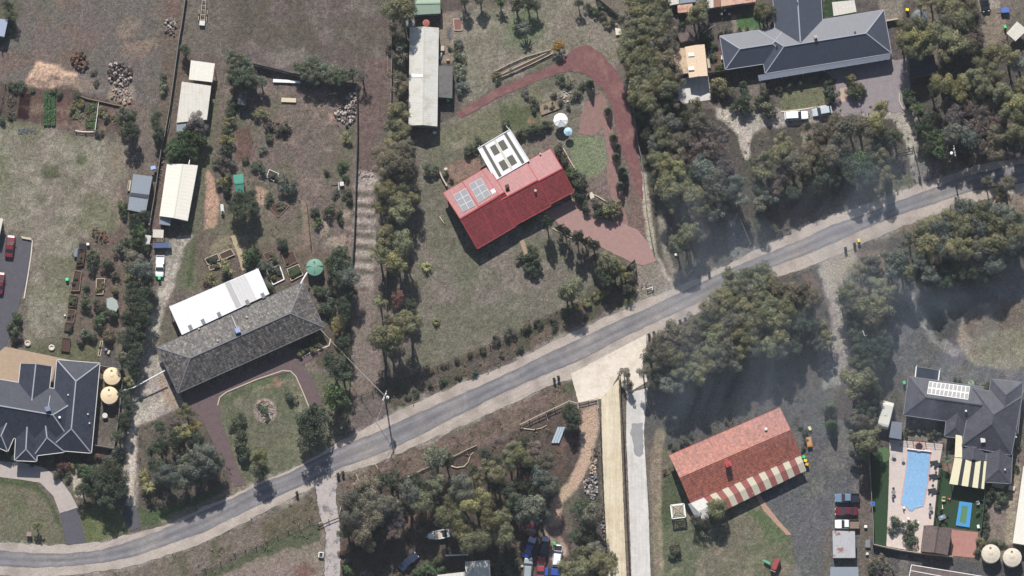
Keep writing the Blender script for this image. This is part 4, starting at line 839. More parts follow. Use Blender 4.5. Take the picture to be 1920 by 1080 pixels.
shed('garden_shed', 'small zinc shed with a vent under silver green trees', [(448, 172), (464, 174), (461, 198), (445, 195)], 2.1, .4, 'ns', RM_FIB, M_STEEL)
shed('steel_shed', 'dark steel shed with a ridge in the shade of a big round tree', [(1704, 110), (1751, 102), (1756, 136), (1706, 146)], 2.4, .5, 'ew', RM_DKS, M_STEEL)
shed('carport', 'peach carport with two skylights beside the tall gum hedge', [(1284, 88), (1321, 83), (1327, 142), (1292, 146)], 2.7, .5, 'ns', roofmat('peach_steel', g(226, 202, 174), 'rib', per=.5, line=.92, var=.04), M_CREAMS, cat='carport', open_=True)
for y in (98, 124): slab('skylight_sheet', [(1290, y + 1), (1301, y), (1302, y + 7), (1291, y + 8)], [3.0, 3.3, 3.3, 3.0], .03, M_WHITE, bpy.data.objects['carport.001'])
shed('old_shed', 'older peach shed half hidden by gum trees beside the carport', [(1262, 90), (1284, 90), (1291, 137), (1266, 140)], 2.4, .2, 'flat', roofmat('old_peach_steel', g(204, 180, 152), 'rib', per=.4, line=.9, var=.1, col2=g(170, 140, 120)), M_CREAMS)
RM_RUST = roofmat('rusty_steel', g(176, 176, 178), 'rib', col2=g(140, 84, 58), th=(.54, .6), per=.3, line=.85, var=.08, blotch=.35)
shed('steel_shed', 'rust stained steel shed south of the white flatbed ute', [(1561, 995), (1603, 996), (1604, 1046), (1562, 1046)], 2.6, .15, 'flat', RM_RUST, M_STEEL)
shed('steel_shed', 'plain grey shed at the bottom edge below the rust stained shed', [(1557, 1063), (1609, 1063), (1611, 1100), (1556, 1100)], 2.6, .15, 'flat', RM_STL, M_STEEL)
shed('cream_building', 'cream roofed building at the bottom edge among dark bushes', [(872, 1053), (918, 1050), (922, 1110), (873, 1110)], 2.8, .2, 'flat', RM_CRM, M_CREAMS, cat='building')
slab('low_roof', [(820, 1078), (872, 1072), (873, 1100), (820, 1100)], [2.4] * 4, .1, RM_CRM, bpy.data.objects['cream_building'])
shed('pavilion', 'brown hip roofed pavilion at the south end of the pool paving', [(1732, 985), (1785, 994), (1777, 1041), (1726, 1034)], 2.5, 1.2, 'ns', RM_BROWN, M_BRICK, cat='pavilion')
shed('cream_building', 'long cream roofed building at the right edge above a round tank', [(1919, 874), (1990, 880), (1972, 1030), (1899, 1018)], 2.8, .2, 'flat', RM_CRM2, M_CREAMS, cat='building')
shed('dark_roof_building', 'dark brown building with white roof lines at the bottom right corner', [(1709, 1059), (1850, 1082), (1840, 1120), (1700, 1108)], 2.8, .2, 'flat', RM_BROWN, M_STEEL, cat='building')
db = bpy.data.objects['dark_roof_building']
for a, b in (((1709, 1059), (1850, 1082)), ((1709, 1059), (1703, 1090)), ((1708, 1070), (1845, 1095))): bm = NB(); bar(bm, P(*a, 2.98), P(*b, 2.95), .14, .1); obj('roof_frame', bm, M_TRIMW, db)
shed('open_shed', 'pale blue shed roof at the left edge beside a dark bush', [(-20, 33), (15, 37), (8, 69), (-26, 62)], 2.5, .2, 'flat', roofmat('pale_blue_steel', g(160, 170, 190), 'rib', per=.3, line=.9, var=.05), M_STEEL)
shed('open_shed', 'cream shed at the left edge north of the red car', [(-20, 405), (6, 410), (-2, 446), (-20, 440)], 2.5, .1, 'flat', RM_CRM, M_CREAMS)
shed('shade_cover', 'tilted white shade cover near the upper right corner', [(1907, 40), (1926, 56), (1904, 77), (1887, 62)], 2.3, .1, 'flat', RM_CRM, M_STEEL, open_=True, cat='shade cover')
RM_PK = roofmat('faded_pink_steel', g(206, 168, 150), 'rib', per=.3, line=.9, var=.1, col2=g(170, 120, 100))
shed('old_shed', 'cream shed roof at the top edge beside a blue grey roof', [(1248, -12), (1272, -12), (1273, 7), (1256, 10)], 2.3, .1, 'flat', RM_CRM, M_CREAMS)
shed('old_shed', 'blue grey flat roof at the top edge between cream roofs', [(1274, -12), (1316, -12), (1316, 2), (1274, 7)], 2.3, .1, 'flat', RM_STL, M_STEEL)
shed('old_shed', 'faded pink low roof beside a bushy tree at the top edge', [(1270, 9), (1298, 6), (1300, 22), (1271, 24)], 2.0, .1, 'flat', RM_PK, M_CREAMS)
shed('old_shed', 'row end roof of pale grey sheet behind the paved yard', [(1323, -12), (1337, -12), (1338, 14), (1325, 16)], 2.4, .1, 'flat', RM_CRM, M_CREAMS)
shed('old_shed', 'rust brown roof strip behind the paved yard', [(1337, -12), (1350, -12), (1351, 12), (1338, 14)], 2.4, .1, 'flat', roofmat('rust_brown_steel', g(150, 112, 92), 'rib', per=.3, line=.85, var=.1), M_CREAMS)
shed('old_shed', 'long peach roof behind the paved yard and green lawn', [(1351, -12), (1416, -12), (1417, 3), (1352, 12)], 2.4, .1, 'flat', RM_PK, M_CREAMS)
shed('awning_sail', 'white square sheet roof north of the slate blue house', [(1560, 4), (1602, 0), (1606, 22), (1563, 30)], 2.3, .1, 'flat', RM_CRM, M_TRIM, open_=True, cat='awning')
shed('old_shed', 'small pinkish roof with a white corner near the narrow yard', [(1270, 62), (1294, 60), (1304, 75), (1275, 78)], 2.0, .1, 'flat', RM_BROWN, M_CREAMS)
shed('garden_shed', 'blue grey shed tucked between the caravan and the pool paving', [(1672, 790), (1692, 792), (1690, 824), (1667, 820)], 2.2, .15, 'flat', roofmat('grey_flat_steel', g(122, 126, 138), 'rib', per=.3, line=.93, var=.03), M_STEEL)
shed('shade_cover', 'white tilted sheet on posts beside the parked ute', [(287, 430), (307, 431), (306, 446), (286, 445)], 2.0, .1, 'flat', RM_CRM, M_WOOD, open_=True, cat='shade cover')
shed('shade_cover', 'grey white sheet leaning west of the dark trailer', [(272, 440), (284, 442), (280, 459), (270, 457)], 1.5, .1, 'flat', RM_CRM, M_WOOD, open_=True, cat='shade cover')
# ------------------------------------------------ vegetation
def leafmesh(name, ce, no, size, tint, rng, asp=0.75):
    n = len(ce)
    no = no / (np.linalg.norm(no, axis=1, keepdims=True) + 1e-9)
    rd = rng.randn(n, 3); t = np.cross(no, rd); t /= np.linalg.norm(t, axis=1, keepdims=True) + 1e-9
    s = np.cross(no, t); a = size[:, None] * 0.5; b_ = a * asp
    v = np.stack([ce - t * a * 1.15, ce - s * b_, ce + t * a * 1.15, ce + s * b_], 1).reshape(-1, 3)
    me = bpy.data.meshes.new(name); me.vertices.add(4 * n); me.vertices.foreach_set('co', v.astype(np.float32).ravel())
    me.loops.add(4 * n); me.loops.foreach_set('vertex_index', np.arange(4 * n, dtype=np.int32))
    me.polygons.add(n); me.polygons.foreach_set('loop_start', np.arange(0, 4 * n, 4, dtype=np.int32)); me.update()
    ca = me.color_attributes.new('tint', 'FLOAT_COLOR', 'POINT')
    tt = np.repeat(tint, 4, 0); ca.data.foreach_set('color', np.concatenate([tt, np.ones((4 * n, 1))], 1).astype(np.float32).ravel())
    me.materials.append(M_LEAF); return me
M_LEAF = leafmat()
def lobes_crown(name, seed, rad, nl, lr, leaf, dens, hgt, droop=0.15, gap=0.0, jit=0.5):
    """irregular crown of leafy clumps; rad m, hgt = crown height m, centred on z=0"""
    g_ = np.random.RandomState(seed); C_, N_, S_, T_ = [], [], [], []
    pts = []
    tries = 0
    while len(pts) < nl and tries < 4000:
        tries += 1
        r = math.sqrt(g_.rand()) * 0.78; a = g_.rand() * math.tau
        wob = 1 + 0.22 * math.sin(2 * a + seed) + 0.12 * math.sin(5 * a + seed * 2)
        x, y = r * rad * math.cos(a) * wob, r * rad * math.sin(a) * wob
        top = hgt * 0.5 * math.sqrt(max(0, 1 - (r / 1.0) ** 2))
        z = top * (1 - 1.25 * abs(g_.randn()) * 0.45) - (0.2 if g_.rand() < .3 else 0) * hgt
        p = np.array([x, y, z])
        if all(np.linalg.norm(p - q[:3]) > lr * 0.75 for q in pts): pts.append(p)
    for p in pts:
        R_ = lr * g_.uniform(0.7, 1.25); n = int(dens * (R_ / leaf) ** 2)
        d = g_.randn(n, 3); d /= np.linalg.norm(d, axis=1, keepdims=True)
        low = d[:, 2] < -0.35; d[low, 2] *= -1
        rr = R_ * (0.55 + 0.5 * g_.rand(n) ** 0.6)
        sq = np.array([1, 1, 0.8])
        lump = 1 + 0.16 * np.sin(d[:, 0] * 7 + p[0] * 3) * np.sin(d[:, 1] * 7 + p[1] * 5)
        ce = p + d * sq * (rr * lump)[:, None]
        if gap: keep = g_.rand(n) > gap; ce, d = ce[keep], d[keep]; n = len(ce)
        C_.append(ce); N_.append(d + jit * g_.randn(n, 3)); S_.append(leaf * g_.uniform(0.65, 1.35, n))
        base = g_.uniform(0.78, 1.25); hue = g_.uniform(-0.05, 0.05)
        tt = np.stack([base * (1 + hue) * g_.uniform(.75, 1.25, n)] * 3, 1); tt[:, 0] *= 1 + hue; tt[:, 2] *= 1 - hue; T_.append(tt)
    return leafmesh(name, np.concatenate(C_), np.concatenate(N_), np.concatenate(S_), np.concatenate(T_), g_)
def cone_crown(name, seed, rad, hgt, leaf, n):
    g_ = np.random.RandomState(seed); h = g_.rand(n) ** 0.8; a = g_.rand(n) * math.tau
    r = rad * (1 - h) ** 0.7 * (0.75 + 0.35 * g_.rand(n)) * (1 + .15 * np.sin(a * 5 + h * 9))
    ce = np.stack([r * np.cos(a), r * np.sin(a), h * hgt], 1); no = np.stack([np.cos(a), np.sin(a), 0.7 + 0 * a], 1) + 0.5 * g_.randn(n, 3)
    tt = np.stack([g_.uniform(.75, 1.25, n)] * 3, 1)
    return leafmesh(name, ce, no, leaf * g_.uniform(.7, 1.3, n), tt, g_)
def palm_crown(name, seed, rad, nf, up=0.5):
    g_ = random.Random(seed); bm = NB()
    for i in range(nf):
        a = i * 2.399 + g_.uniform(-.2, .2); ln = rad * g_.uniform(.75, 1.1); lift = g_.uniform(.1, up); wd = rad * 0.09
        ca_, sa_ = math.cos(a), math.sin(a); prev = None
        for k_ in range(6):
            t = k_ / 5; r_ = ln * t; z = rad * (lift * math.sin(t * 2.6) - 0.25 * t * t); w_ = wd * (1 - t) * (0.5 + t * 2.2) + 0.01
            l = bm.verts.new((r_ * ca_ - sa_ * w_, r_ * sa_ + ca_ * w_, z - w_ * .5)); c_ = bm.verts.new((r_ * ca_, r_ * sa_, z)); q = bm.verts.new((r_ * ca_ + sa_ * w_, r_ * sa_ - ca_ * w_, z - w_ * .5))
            if prev: bm.faces.new((prev[0], l, c_, prev[1])); bm.faces.new((prev[1], c_, q, prev[2]))
            prev = (l, c_, q)
    me = bpy.data.meshes.new(name); bm.to_mesh(me); bm.free()
    ca2 = me.color_attributes.new('tint', 'FLOAT_COLOR', 'POINT'); ca2.data.foreach_set('color', np.ones(len(me.vertices) * 4, np.float32))
    me.materials.append(M_LEAF); return me
def trunkmesh(name, seed, nlimb, spread):
    """unit-height trunk (z 0..1) with limbs rising into the crown; crown radius 1 = spread"""
    g_ = random.Random(seed); bm = NB()
    tube(bm, [(0, 0, -.02), (.02, .01, .3), (g_.uniform(-.06, .06), g_.uniform(-.06, .06), .62), (g_.uniform(-.1, .1), g_.uniform(-.1, .1), .97)], [.085, .065, .05, .02], 7)
    for i in range(nlimb):
        a = i * math.tau / nlimb + g_.uniform(-.4, .4); z0 = g_.uniform(.35, .62); r = spread * g_.uniform(.5, .85)
        m_ = Vector((r * .45 * math.cos(a), r * .45 * math.sin(a), z0 + .16)); e = Vector((r * math.cos(a), r * math.sin(a), g_.uniform(.78, .98)))
        tube(bm, [(0, 0, z0), m_, e], [.04, .028, .01], 5)
        a2 = a + g_.uniform(-.8, .8); tube(bm, [m_, (m_.x + r * .4 * math.cos(a2), m_.y + r * .4 * math.sin(a2), g_.uniform(.8, .95))], [.02, .008], 4)
    me = bpy.data.meshes.new(name); bm.to_mesh(me); bm.free(); return me
M_BARK = mat('bark', g(128, 116, 104), 0.95, 0.3, 3); M_PBARK = mat('pale_bark', g(190, 178, 164), 0.85, 0.15, 3)
VAR = {}
for i in range(6):
    VAR['gumS', i] = (1.5, lobes_crown('gum_crown_small', 10 + i, 1.5, 7, .72, .17, 15, 2.0, jit=.4))
    VAR['gumM', i] = (2.3, lobes_crown('gum_crown', 30 + i, 2.3, 12, .98, .19, 15, 2.8, jit=.4))
    VAR['gumL', i] = (3.2, lobes_crown('gum_crown_large', 50 + i, 3.2, 18, 1.15, .2, 15, 3.8, jit=.4))
for i in range(4):
    VAR['bush', i] = (1.0, lobes_crown('bush_leaves', 80 + i, 1.0, 9, .42, .15, 15, 1.3))
    VAR['dense', i] = (2.2, lobes_crown('dense_crown', 90 + i, 2.2, 40, .5, .2, 14, 3.2, jit=.7))
    VAR['sparse', i] = (2.0, lobes_crown('sparse_crown', 100 + i, 2.0, 22, .5, .17, 12, 2.4, gap=.35, jit=.9))
    VAR['fine', i] = (2.2, lobes_crown('fine_crown', 120 + i, 2.2, 26, .62, .17, 13, 2.6, gap=.1, jit=.9))
for i in range(2):
    VAR['cone', i] = (0.9, cone_crown('conifer_foliage', 140 + i, .9, 2.6, .16, 1500)); VAR['palm', i] = (1.5, palm_crown('palm_fronds', 150 + i, 1.5, 26))
    VAR['rosette', i] = (1.0, palm_crown('rosette_leaves', 160 + i, 1.0, 34, .9))
TR = [trunkmesh('trunk', 200 + i, 4 + i % 2, .42) for i in range(5)]
for tme in TR: tme.materials.append(M_BARK)
TRP = [m_.copy() for m_ in TR]
for tme in TRP: tme.materials.clear(); tme.materials.append(M_PBARK)
# kind: colour, crown type, words, height factor, name
K = {'O': ((.16, .158, .085), 'gum', 'olive gum tree', 1.0), 'B': ((.135, .122, .085), 'gum', 'brownish gum tree', 1.0), 'G': ((.125, .138, .108), 'gum', 'grey green gum tree', .95),
     'D': ((.07, .09, .055), 'fine', 'dark green tree', .85), 'P': ((.15, .122, .112), 'fine', 'pinkish grey tree', .85), 'Y': ((.30, .24, .10), 'fine', 'yellow tree', .7),
     'L': ((.075, .115, .05), 'dense', 'bright green tree', .75), 'S': ((.145, .165, .11), 'fine', 'silvery green tree', .75), 'W': ((.19, .185, .082), 'gum', 'yellowish gum tree', 1.0),
     'R': ((.15, .075, .06), 'sparse', 'red brown thin tree', .9), 'o': ((.24, .15, .04), 'dense', 'orange autumn tree', .6), 'M': ((.10, .10, .075), 'sparse', 'thin dry tree', .85)}
KS = {'O': 'olive', 'B': 'brownish', 'G': 'grey green', 'D': 'dark green', 'P': 'pinkish grey', 'Y': 'yellow', 'L': 'bright green', 'S': 'silvery', 'W': 'yellow green', 'R': 'reddish', 'o': 'orange', 'M': 'dry brown'}
ORD = 'first second third fourth fifth sixth seventh eighth ninth tenth eleventh twelfth thirteenth fourteenth fifteenth sixteenth seventeenth eighteenth nineteenth twentieth'.split()
def ordw(i, n):
    if n == 1: return None
    return ORD[i] if i < 20 else 'twenty-' + ORD[i - 20]
vr_ = random.Random(5)
def tint_of(k):
    c = K[k][0]; f = vr_.uniform(.72, 1.32); h = vr_.uniform(-.07, .07); mu = sum(c) / 3; c = [q * .96 + mu * .04 for q in c]
    return (c[0] * f * (1 + h), c[1] * f, c[2] * f * (1 - h), 1)
def plant(x, y, r, k, label, group, low=False, hf=1.0, cat=None, form=None):
    R_ = r * S * (1.14 if K[k][1] == 'gum' and not low and not form else 1.04)
    typ = form or (('bush' if low else K[k][1]))
    col_ = typ == 'column'
    if col_: typ = 'dense'
    if typ == 'gum': typ = 'gumS' if R_ < 1.8 else 'gumM' if R_ < 2.7 else 'gumL'
    nv = sum(1 for q in VAR if q[0] == typ); base, me = VAR[typ, vr_.randrange(nv)]
    s = R_ / base; rz = vr_.uniform(0, 6.28)
    if low or typ in ('bush', 'rosette'):
        z = R_ * .45 * hf if typ == 'bush' else .15
        o = bpy.data.objects.new({'bush': 'shrub', 'rosette': 'strappy_plant'}.get(typ, 'shrub'), me); C.objects.link(o)
        p = P(x, y, z); o.location = p; o.scale = (s, s, s * min(1.3, .95 * hf)); o.rotation_euler.z = rz; o.color = tint_of(k)
        return tag(o, label, cat or 'shrub', group)
    ch = {'gumS': 2.0, 'gumM': 2.8, 'gumL': 3.8, 'dense': 3.2, 'sparse': 2.4, 'fine': 2.6}.get(typ, 2.6) * s
    H = (2.4 + R_ * 2.5) * K[k][3] * hf
    if typ == 'cone': H = R_ * 3.2 * hf
    if typ == 'palm': H = 1.6 + R_ * .8
    sz = s * min(1.5, max(1.1, hf * 1.05)) if typ not in ('cone', 'palm') else s
    ch *= sz / s
    zc = H - ch * .5 if typ not in ('cone', 'palm') else (H * .5 if typ == 'cone' else H)
    if col_: H = 5.0 * R_; ch = H * .96; sz = ch / 3.2; zc = H * .52
    p = P(x, y, H * .75) if col_ else P(x, y, zc if typ != 'cone' else H * .6)
    nm = {'cone': 'conifer', 'palm': 'palm'}.get(typ, 'gum_tree' if typ.startswith('gum') else 'tree')
    root = empty(nm, (p.x, p.y, 0), 0, label, cat or nm.replace('_', ' '), group)
    o = bpy.data.objects.new('crown', me); C.objects.link(o); o.parent = root; o.color = tint_of(k); o.rotation_euler.z = rz
    if typ == 'cone': o.location = (0, 0, .15); o.scale = (s, s, H / 2.6)
    else: o.location = (0, 0, zc); o.scale = (s, s, sz)
    tl = (TRP if typ.startswith('gum') else TR)[vr_.randrange(5)]
    t_ = bpy.data.objects.new('trunk', tl); C.objects.link(t_); t_.parent = root; t_.rotation_euler.z = rz
    th = zc + ch * .1 if typ not in ('cone', 'palm') else H * .95
    hw = R_ * 1.6 if typ not in ('cone', 'palm') else .6
    t_.scale = (hw, hw, th); return root
def zone(phrase, group, data, order='x', band=0, low=False, hf=1.0, form=None, cat=None, words=None):
    """data: 'x y r K; ...'. Labels say colour + place in the row"""
    L_ = []
    for it in data.split(';'):
        it = it.split()
        if len(it) >= 4: L_.append((float(it[0]), float(it[1]), float(it[2]), it[3]))
    rows = [L_]
    if band:
        L_.sort(key=lambda q: q[1]); nb = max(1, round((L_[-1][1] - L_[0][1]) / band)); per = math.ceil(len(L_) / nb)
        rows = [L_[i:i + per] for i in range(0, len(L_), per)]
    for ri, row in enumerate(rows):
        row.sort(key=lambda q: q[0 if order == 'x' or band else 1]); n = len(row)
        for i, (x, y, r, k) in enumerate(row):
            ty = form or K[k][1]
            wd = K[k][2] if form == 'column' else (KS[k] + ' ' + words) if words else ((KS[k] + ' shrub') if low else {'cone': KS[k] + ' conifer', 'palm': KS[k] + ' palm'}.get(form, K[k][2]))
            o_ = ordw(i, n); end = 'left' if (order == 'x' or band) else 'top'
            ph = phrase[4:] if phrase.startswith('the ') else phrase
            lab = wd.replace('grey green', 'grey-green').replace('bright green', 'bright-green').replace('dark green', 'dark-green').replace('yellow green', 'yellow-green').replace('red brown', 'red-brown').replace('pinkish grey', 'pinkish-grey').replace('silvery green', 'silvery-green')
            if o_: lab += ', ' + o_ + ' from ' + end
            if len(rows) > 1: lab += ', ' + ORD[ri] + ' row'
            lab += ', ' + ph
            if len(lab.split()) > 16: print('LONG', lab)
            plant(x, y, r, k, lab, group, low, hf, cat, form)
zone('the belt west of the long shed', 'trees along the west side of the long shed', '735 18 17 O;765 12 21 O;757 36 14 O;745 58 13 B;750 80 13 D;747 104 14 B;749 124 13 D;746 146 14 B;747 168 14 B;741 207 16 O;753 226 14 O;735 238 14 O;752 248 15 O;735 264 14 O;755 268 14 B;716 290 16 B;748 286 22 B;730 308 24 B;760 314 20 B;742 330 18 B;766 295 14 B;722 355 19 O;746 354 16 O;742 372 17 O;712 382 13 W;770 376 13 O;720 392 12 W;750 396 19 O;740 411 16 D;762 394 12 O', 'y')
zone('clump beside the rutted lane', 'gum trees between the lane and the lawn', '725 443 17 O;753 458 21 O;712 475 17 O;746 487 19 W;735 501 14 W', 'y')
zone('the trees beside the lower lane', 'trees beside the lower lane', '713 568 12 O;745 560 17 R;770 570 12 D;773 586 11 D;768 607 22 O;732 598 13 B;716 632 21 O;744 627 19 W;733 647 17 O', 'y')
zone('the belt right of the green tank', 'trees between the green tank and the lane', '640 483 22 D;620 492 12 L;645 505 21 D;628 510 14 D;655 520 18 G;640 530 17 D;656 545 15 D;644 570 15 D;646 592 13 D;645 640 14 D;650 660 12 D;627 682 23 D;643 700 19 D;630 748 26 L;642 775 13 D', 'y', hf=.9)
zone('the shrubs below the green tank', 'shrubs below the green tank', '617 552 12 S;606 548 10 D;612 577 16 D;598 545 10 L;624 600 9 D', 'y', low=True)
zone('right of the grey tiled house', 'yellow tree', '635 611 16 Y', hf=.75)
zone('the loop driveway garden', 'trees in the loop driveway garden', '585 786 30 D;588 812 29 D;487 857 17 W;490 880 18 D', 'y', hf=.75)
zone('the lawn inside the loop driveway', 'shrubs on the loop lawn', '545 744 11 D;496 768 8 L;447 791 13 D;450 818 14 D;453 838 17 D;457 855 14 D;437 800 8 D;502 784 5 G;488 760 5 G', 'y', low=True)
zone('the bed below the grey tiled roof corner', 'clipped bushes under the east eave', '565 660 7 W;575 649 8 D;586 656 7 W;597 647 7 W;585 637 6 L;596 629 7 W;572 642 7 D;562 668 6 D', low=True)
zone('the corner grove between gravel drive and brown loop', 'plants in the corner grove', '300 799 13 D;327 797 13 P;350 774 13 W;364 802 15 Y;340 812 14 W;300 836 19 D;332 826 19 D;364 822 15 D;384 857 25 G;372 881 22 G;402 873 17 G;347 865 15 S;294 874 18 D;313 893 22 G;345 894 20 G;368 898 16 D;282 846 10 L;390 890 14 D', band=34, hf=.75)
zone('the gravel drive below the grove', 'yellowish palms beside the gravel drive', '271 893 15 W;279 914 14 W', form='palm')
zone('the front garden of the navy house', 'front garden trees', '188 888 21 D;210 884 23 D;229 899 17 D;194 908 22 D;217 922 23 D;166 886 14 L;154 918 15 D;198 932 20 D;232 920 14 D;176 926 13 D', band=24, hf=.75)
zone('the beds below the navy tiled house', 'garden shrubs below the navy house', '160 880 11 D;118 876 12 R;135 876 8 W;185 856 7 R;219 850 12 G;200 862 9 G;172 860 9 D;95 862 8 D;60 868 6 D;20 850 11 D;8 856 8 L;108 892 9 D;145 868 8 D;128 893 8 D;165 946 7 L;175 948 6 L;158 900 8 D;148 885 6 S', low=True)
zone('beside the little mailbox', 'x', '69 986 9 W', hf=.6, form='dense')
zone('the hedge left of the gravel drive', 'hedge trees along the gravel drive', '267 507 19 G;250 492 18 B;276 524 17 D;252 540 18 D;268 552 17 D;250 566 19 D;270 575 18 D;255 590 20 D;236 600 14 D;267 603 17 D;252 617 18 D;262 632 14 D;246 643 16 D;256 660 17 D;228 632 13 S;244 682 14 D;225 670 11 B;253 698 12 D;232 737 12 D;236 755 12 D;244 772 10 D;230 786 14 D;235 802 10 D;222 816 13 D;240 716 10 W', 'y', hf=.85)
zone('west of the cream ridged shed', 'trees west of the cream ridged shed', '258 433 18 L;254 455 14 L;252 416 15 D;270 405 12 D;272 465 9 D', 'y', hf=.8)
zone('the garden around the box beds', 'shrubs around the box beds', '227 385 9 L;232 402 8 L;226 467 12 S;232 455 8 D;202 496 13 D;172 492 13 D;178 478 9 S;161 567 12 D;162 540 7 D;187 601 12 L;186 572 12 D;210 590 12 D;162 625 11 S;203 626 12 B;150 641 8 P;172 632 9 D;215 545 8 W;218 515 8 M;240 520 9 W;245 505 8 G;32 598 12 L;30 623 12 D;35 634 8 P;20 612 8 D;28 640 7 D', band=45, low=True, hf=1.2)
zone('the top left paddock edge', 'dark trees at the paddock edge', '347 94 12 D;240 224 19 L;243 246 20 D;236 214 14 G;292 222 13 D;294 238 12 D;296 254 12 D;14 12 12 D;22 30 12 D;345 90 8 D', 'y', hf=.7)
zone('over the flat cream shed end', 'trees over the flat cream shed', '365 230 18 P;378 240 14 P;347 258 18 L;371 262 18 L;324 285 19 L;342 276 18 L;362 284 16 L;330 270 13 L;338 292 12 L', 'y', hf=.75)
zone('the garden strip beside the grass path', 'small trees along the grass path', '435 195 10 D;430 212 9 D;430 228 10 W;426 246 9 D;425 263 12 W;422 282 12 D;411 304 10 M;427 304 10 P;419 340 12 W;424 358 10 D;425 322 10 P;436 310 8 G', 'y', low=True, hf=1.3)
zone('clump below the green garden shed', 'dark tree below the green shed', '450 377 18 D;470 372 15 D;456 396 20 D;436 388 12 D;474 390 14 D', hf=.8)
zone('the trees east of the yellowish carport', 'silver trees east of the carport', '432 106 14 S;449 112 16 S;440 126 16 S;462 124 16 S;450 145 19 D;436 150 14 D;470 142 14 D;478 160 10 S;490 152 12 S;462 165 12 D', band=25, hf=.85)
zone('the silver hedge above the timber fence', 'silver green hedge on the paddock fence', '563 126 14 S;585 118 16 S;575 138 15 S;592 144 16 S;606 132 15 S;628 133 15 S;614 148 14 S;645 140 14 S;660 138 12 S;680 144 13 M;634 150 13 D', hf=.8)
zone('the bare yard right of the grass path', 'scattered shrubs in the bare yard', '490 213 13 W;506 236 9 P;530 240 12 M;505 257 8 D;650 260 10 W;485 312 12 D;540 353 15 G;528 338 10 G;642 310 9 L;650 334 7 L;652 366 11 D;630 362 7 G;592 399 10 D;617 396 12 D;597 417 9 L;636 402 8 D;492 280 8 G;458 300 7 D;505 372 9 D;640 415 6 D;476 207 8 P;515 330 7 M;612 322 6 D', band=40, low=True, hf=1.1)
zone('beds behind the white patio roof', 'clipped bushes behind the patio roof', '396 523 13 W;425 504 14 W;472 481 20 L;500 500 13 G;530 460 13 D;510 515 9 W;478 520 12 D;516 487 8 D;505 538 9 D;486 498 9 D;402 490 6 D;600 545 10 D', low=True, hf=1.1)
zone('the north end of the long lawn', 'dark trees at the top edge of the lawn', '938 3 10 L;968 6 17 D;990 6 14 D;1006 12 10 D;1085 6 9 D;870 -4 14 D;900 -6 14 D', hf=.8)
zone('alone on the green top lawn', 'spiky cordyline on the top lawn', '983 52 15 G', form='palm')
zone('at the corner of the timber garden bed', 'orange tree', '1047 87 12 o', hf=.8)
zone('on the red driveway bend', 'narrow conifer', '1106 155 9 D', form='cone', hf=1.2)
zone('the shrubs east of the long shed', 'shrubs east of the long shed', '862 80 9 G;860 107 12 D;862 130 12 S;866 148 10 S;866 163 12 G;930 140 8 W;843 90 5 L;934 152 6 D;858 92 8 M', 'y', low=True)
zone('the beds inside the red driveway', 'shrubs inside the red driveway', '985 175 8 P;1005 195 7 D;1052 150 10 D;1080 175 11 S;998 190 8 M;1000 207 7 M;1065 158 8 S;1090 160 8 D;1050 192 7 M;1066 200 6 S;1037 178 7 M', low=True)
zone('clipped hedge right of the white pergola', 'clipped hedge', '974 252 9 D;984 248 9 D;994 245 9 D;1004 243 9 D;1014 240 9 D;1023 237 8 D;1030 233 7 D', low=True, hf=1.4)
zone('the bushes left of the white pergola', 'bushes left of the pergola', '878 282 9 D;888 276 10 D;899 266 9 D;807 318 13 D;946 232 8 D;835 330 6 D;846 338 5 M;838 322 5 S', low=True, hf=1.3)
zone('the conifers down the inner red path', 'young conifers down the inner path', '1140 206 8 D;1150 256 8 D;1155 292 8 D;1158 272 6 D;1166 318 10 D;1170 328 9 D;1163 347 9 D', 'y', form='cone', hf=1.1)
zone('the bed east of the red tiled house', 'shrubs east of the red tiled house', '1050 290 11 M;1058 304 9 M;1070 322 11 L;1078 335 10 D;1085 347 15 D;1090 335 10 D;1085 370 11 D;1092 378 9 D;1098 392 9 D;1118 382 9 M;1120 400 10 D;1134 398 11 D;1150 393 16 W;1142 384 9 G;1128 390 8 D;1046 276 8 D', band=30, low=True, hf=1.4)
zone('the conifer line south of the red tiled house', 'young dark trees on the lawn', '1026 416 12 D;1050 427 8 D;1061 434 10 D;1083 444 12 D;1098 452 9 D;1114 459 12 D;1115 482 8 D', form='column')
zone('the cross shaped bush group on the lawn', 'cross shaped bush group', '997 467 9 D;974 482 8 D;984 485 8 D;995 484 11 D;1004 493 11 D;1010 502 9 D;987 502 9 D;1000 513 9 D;990 493 9 D', band=16, low=True, hf=1.6)
zone('the plants under the front wall of the red tiled house', 'low plants at the front wall', '990 420 9 L;905 464 8 G;898 470 6 G;915 460 7 G;980 425 6 D', low=True)
zone('the lower lawn corner by the road fence', 'olive trees at the lower lawn corner', '1142 495 18 O;1133 514 19 D;1152 512 14 D;1070 542 20 O;1062 552 15 D;1162 500 9 W;1172 512 8 W;1188 500 8 M;1185 520 10 M;1176 540 10 M', hf=.75)
zone('the open lawn left of the drive', 'spiky plants on the open lawn', '800 502 12 W;818 604 9 W', form='rosette', low=True, words='spiky plant', cat='plant')
zone('the tall gum hedge by the carport', 'tall gum hedge', '1181 -4 16 O;1208 0 18 O;1240 4 17 O;1192 16 18 O;1222 28 18 O;1248 30 16 O;1178 44 17 B;1204 50 18 O;1230 52 19 O;1255 48 14 B;1180 72 18 O;1207 80 18 W;1236 78 18 B;1258 84 15 B;1174 104 16 O;1198 108 18 O;1224 108 19 O;1248 114 18 B;1190 132 18 O;1216 138 18 O;1242 142 18 O;1262 128 12 B;1200 160 19 O;1228 166 18 O;1252 170 18 O;1272 152 14 B;1190 182 17 O;1214 192 18 O;1240 194 18 D;1264 186 14 B;1206 214 14 D', band=26, hf=1.1)
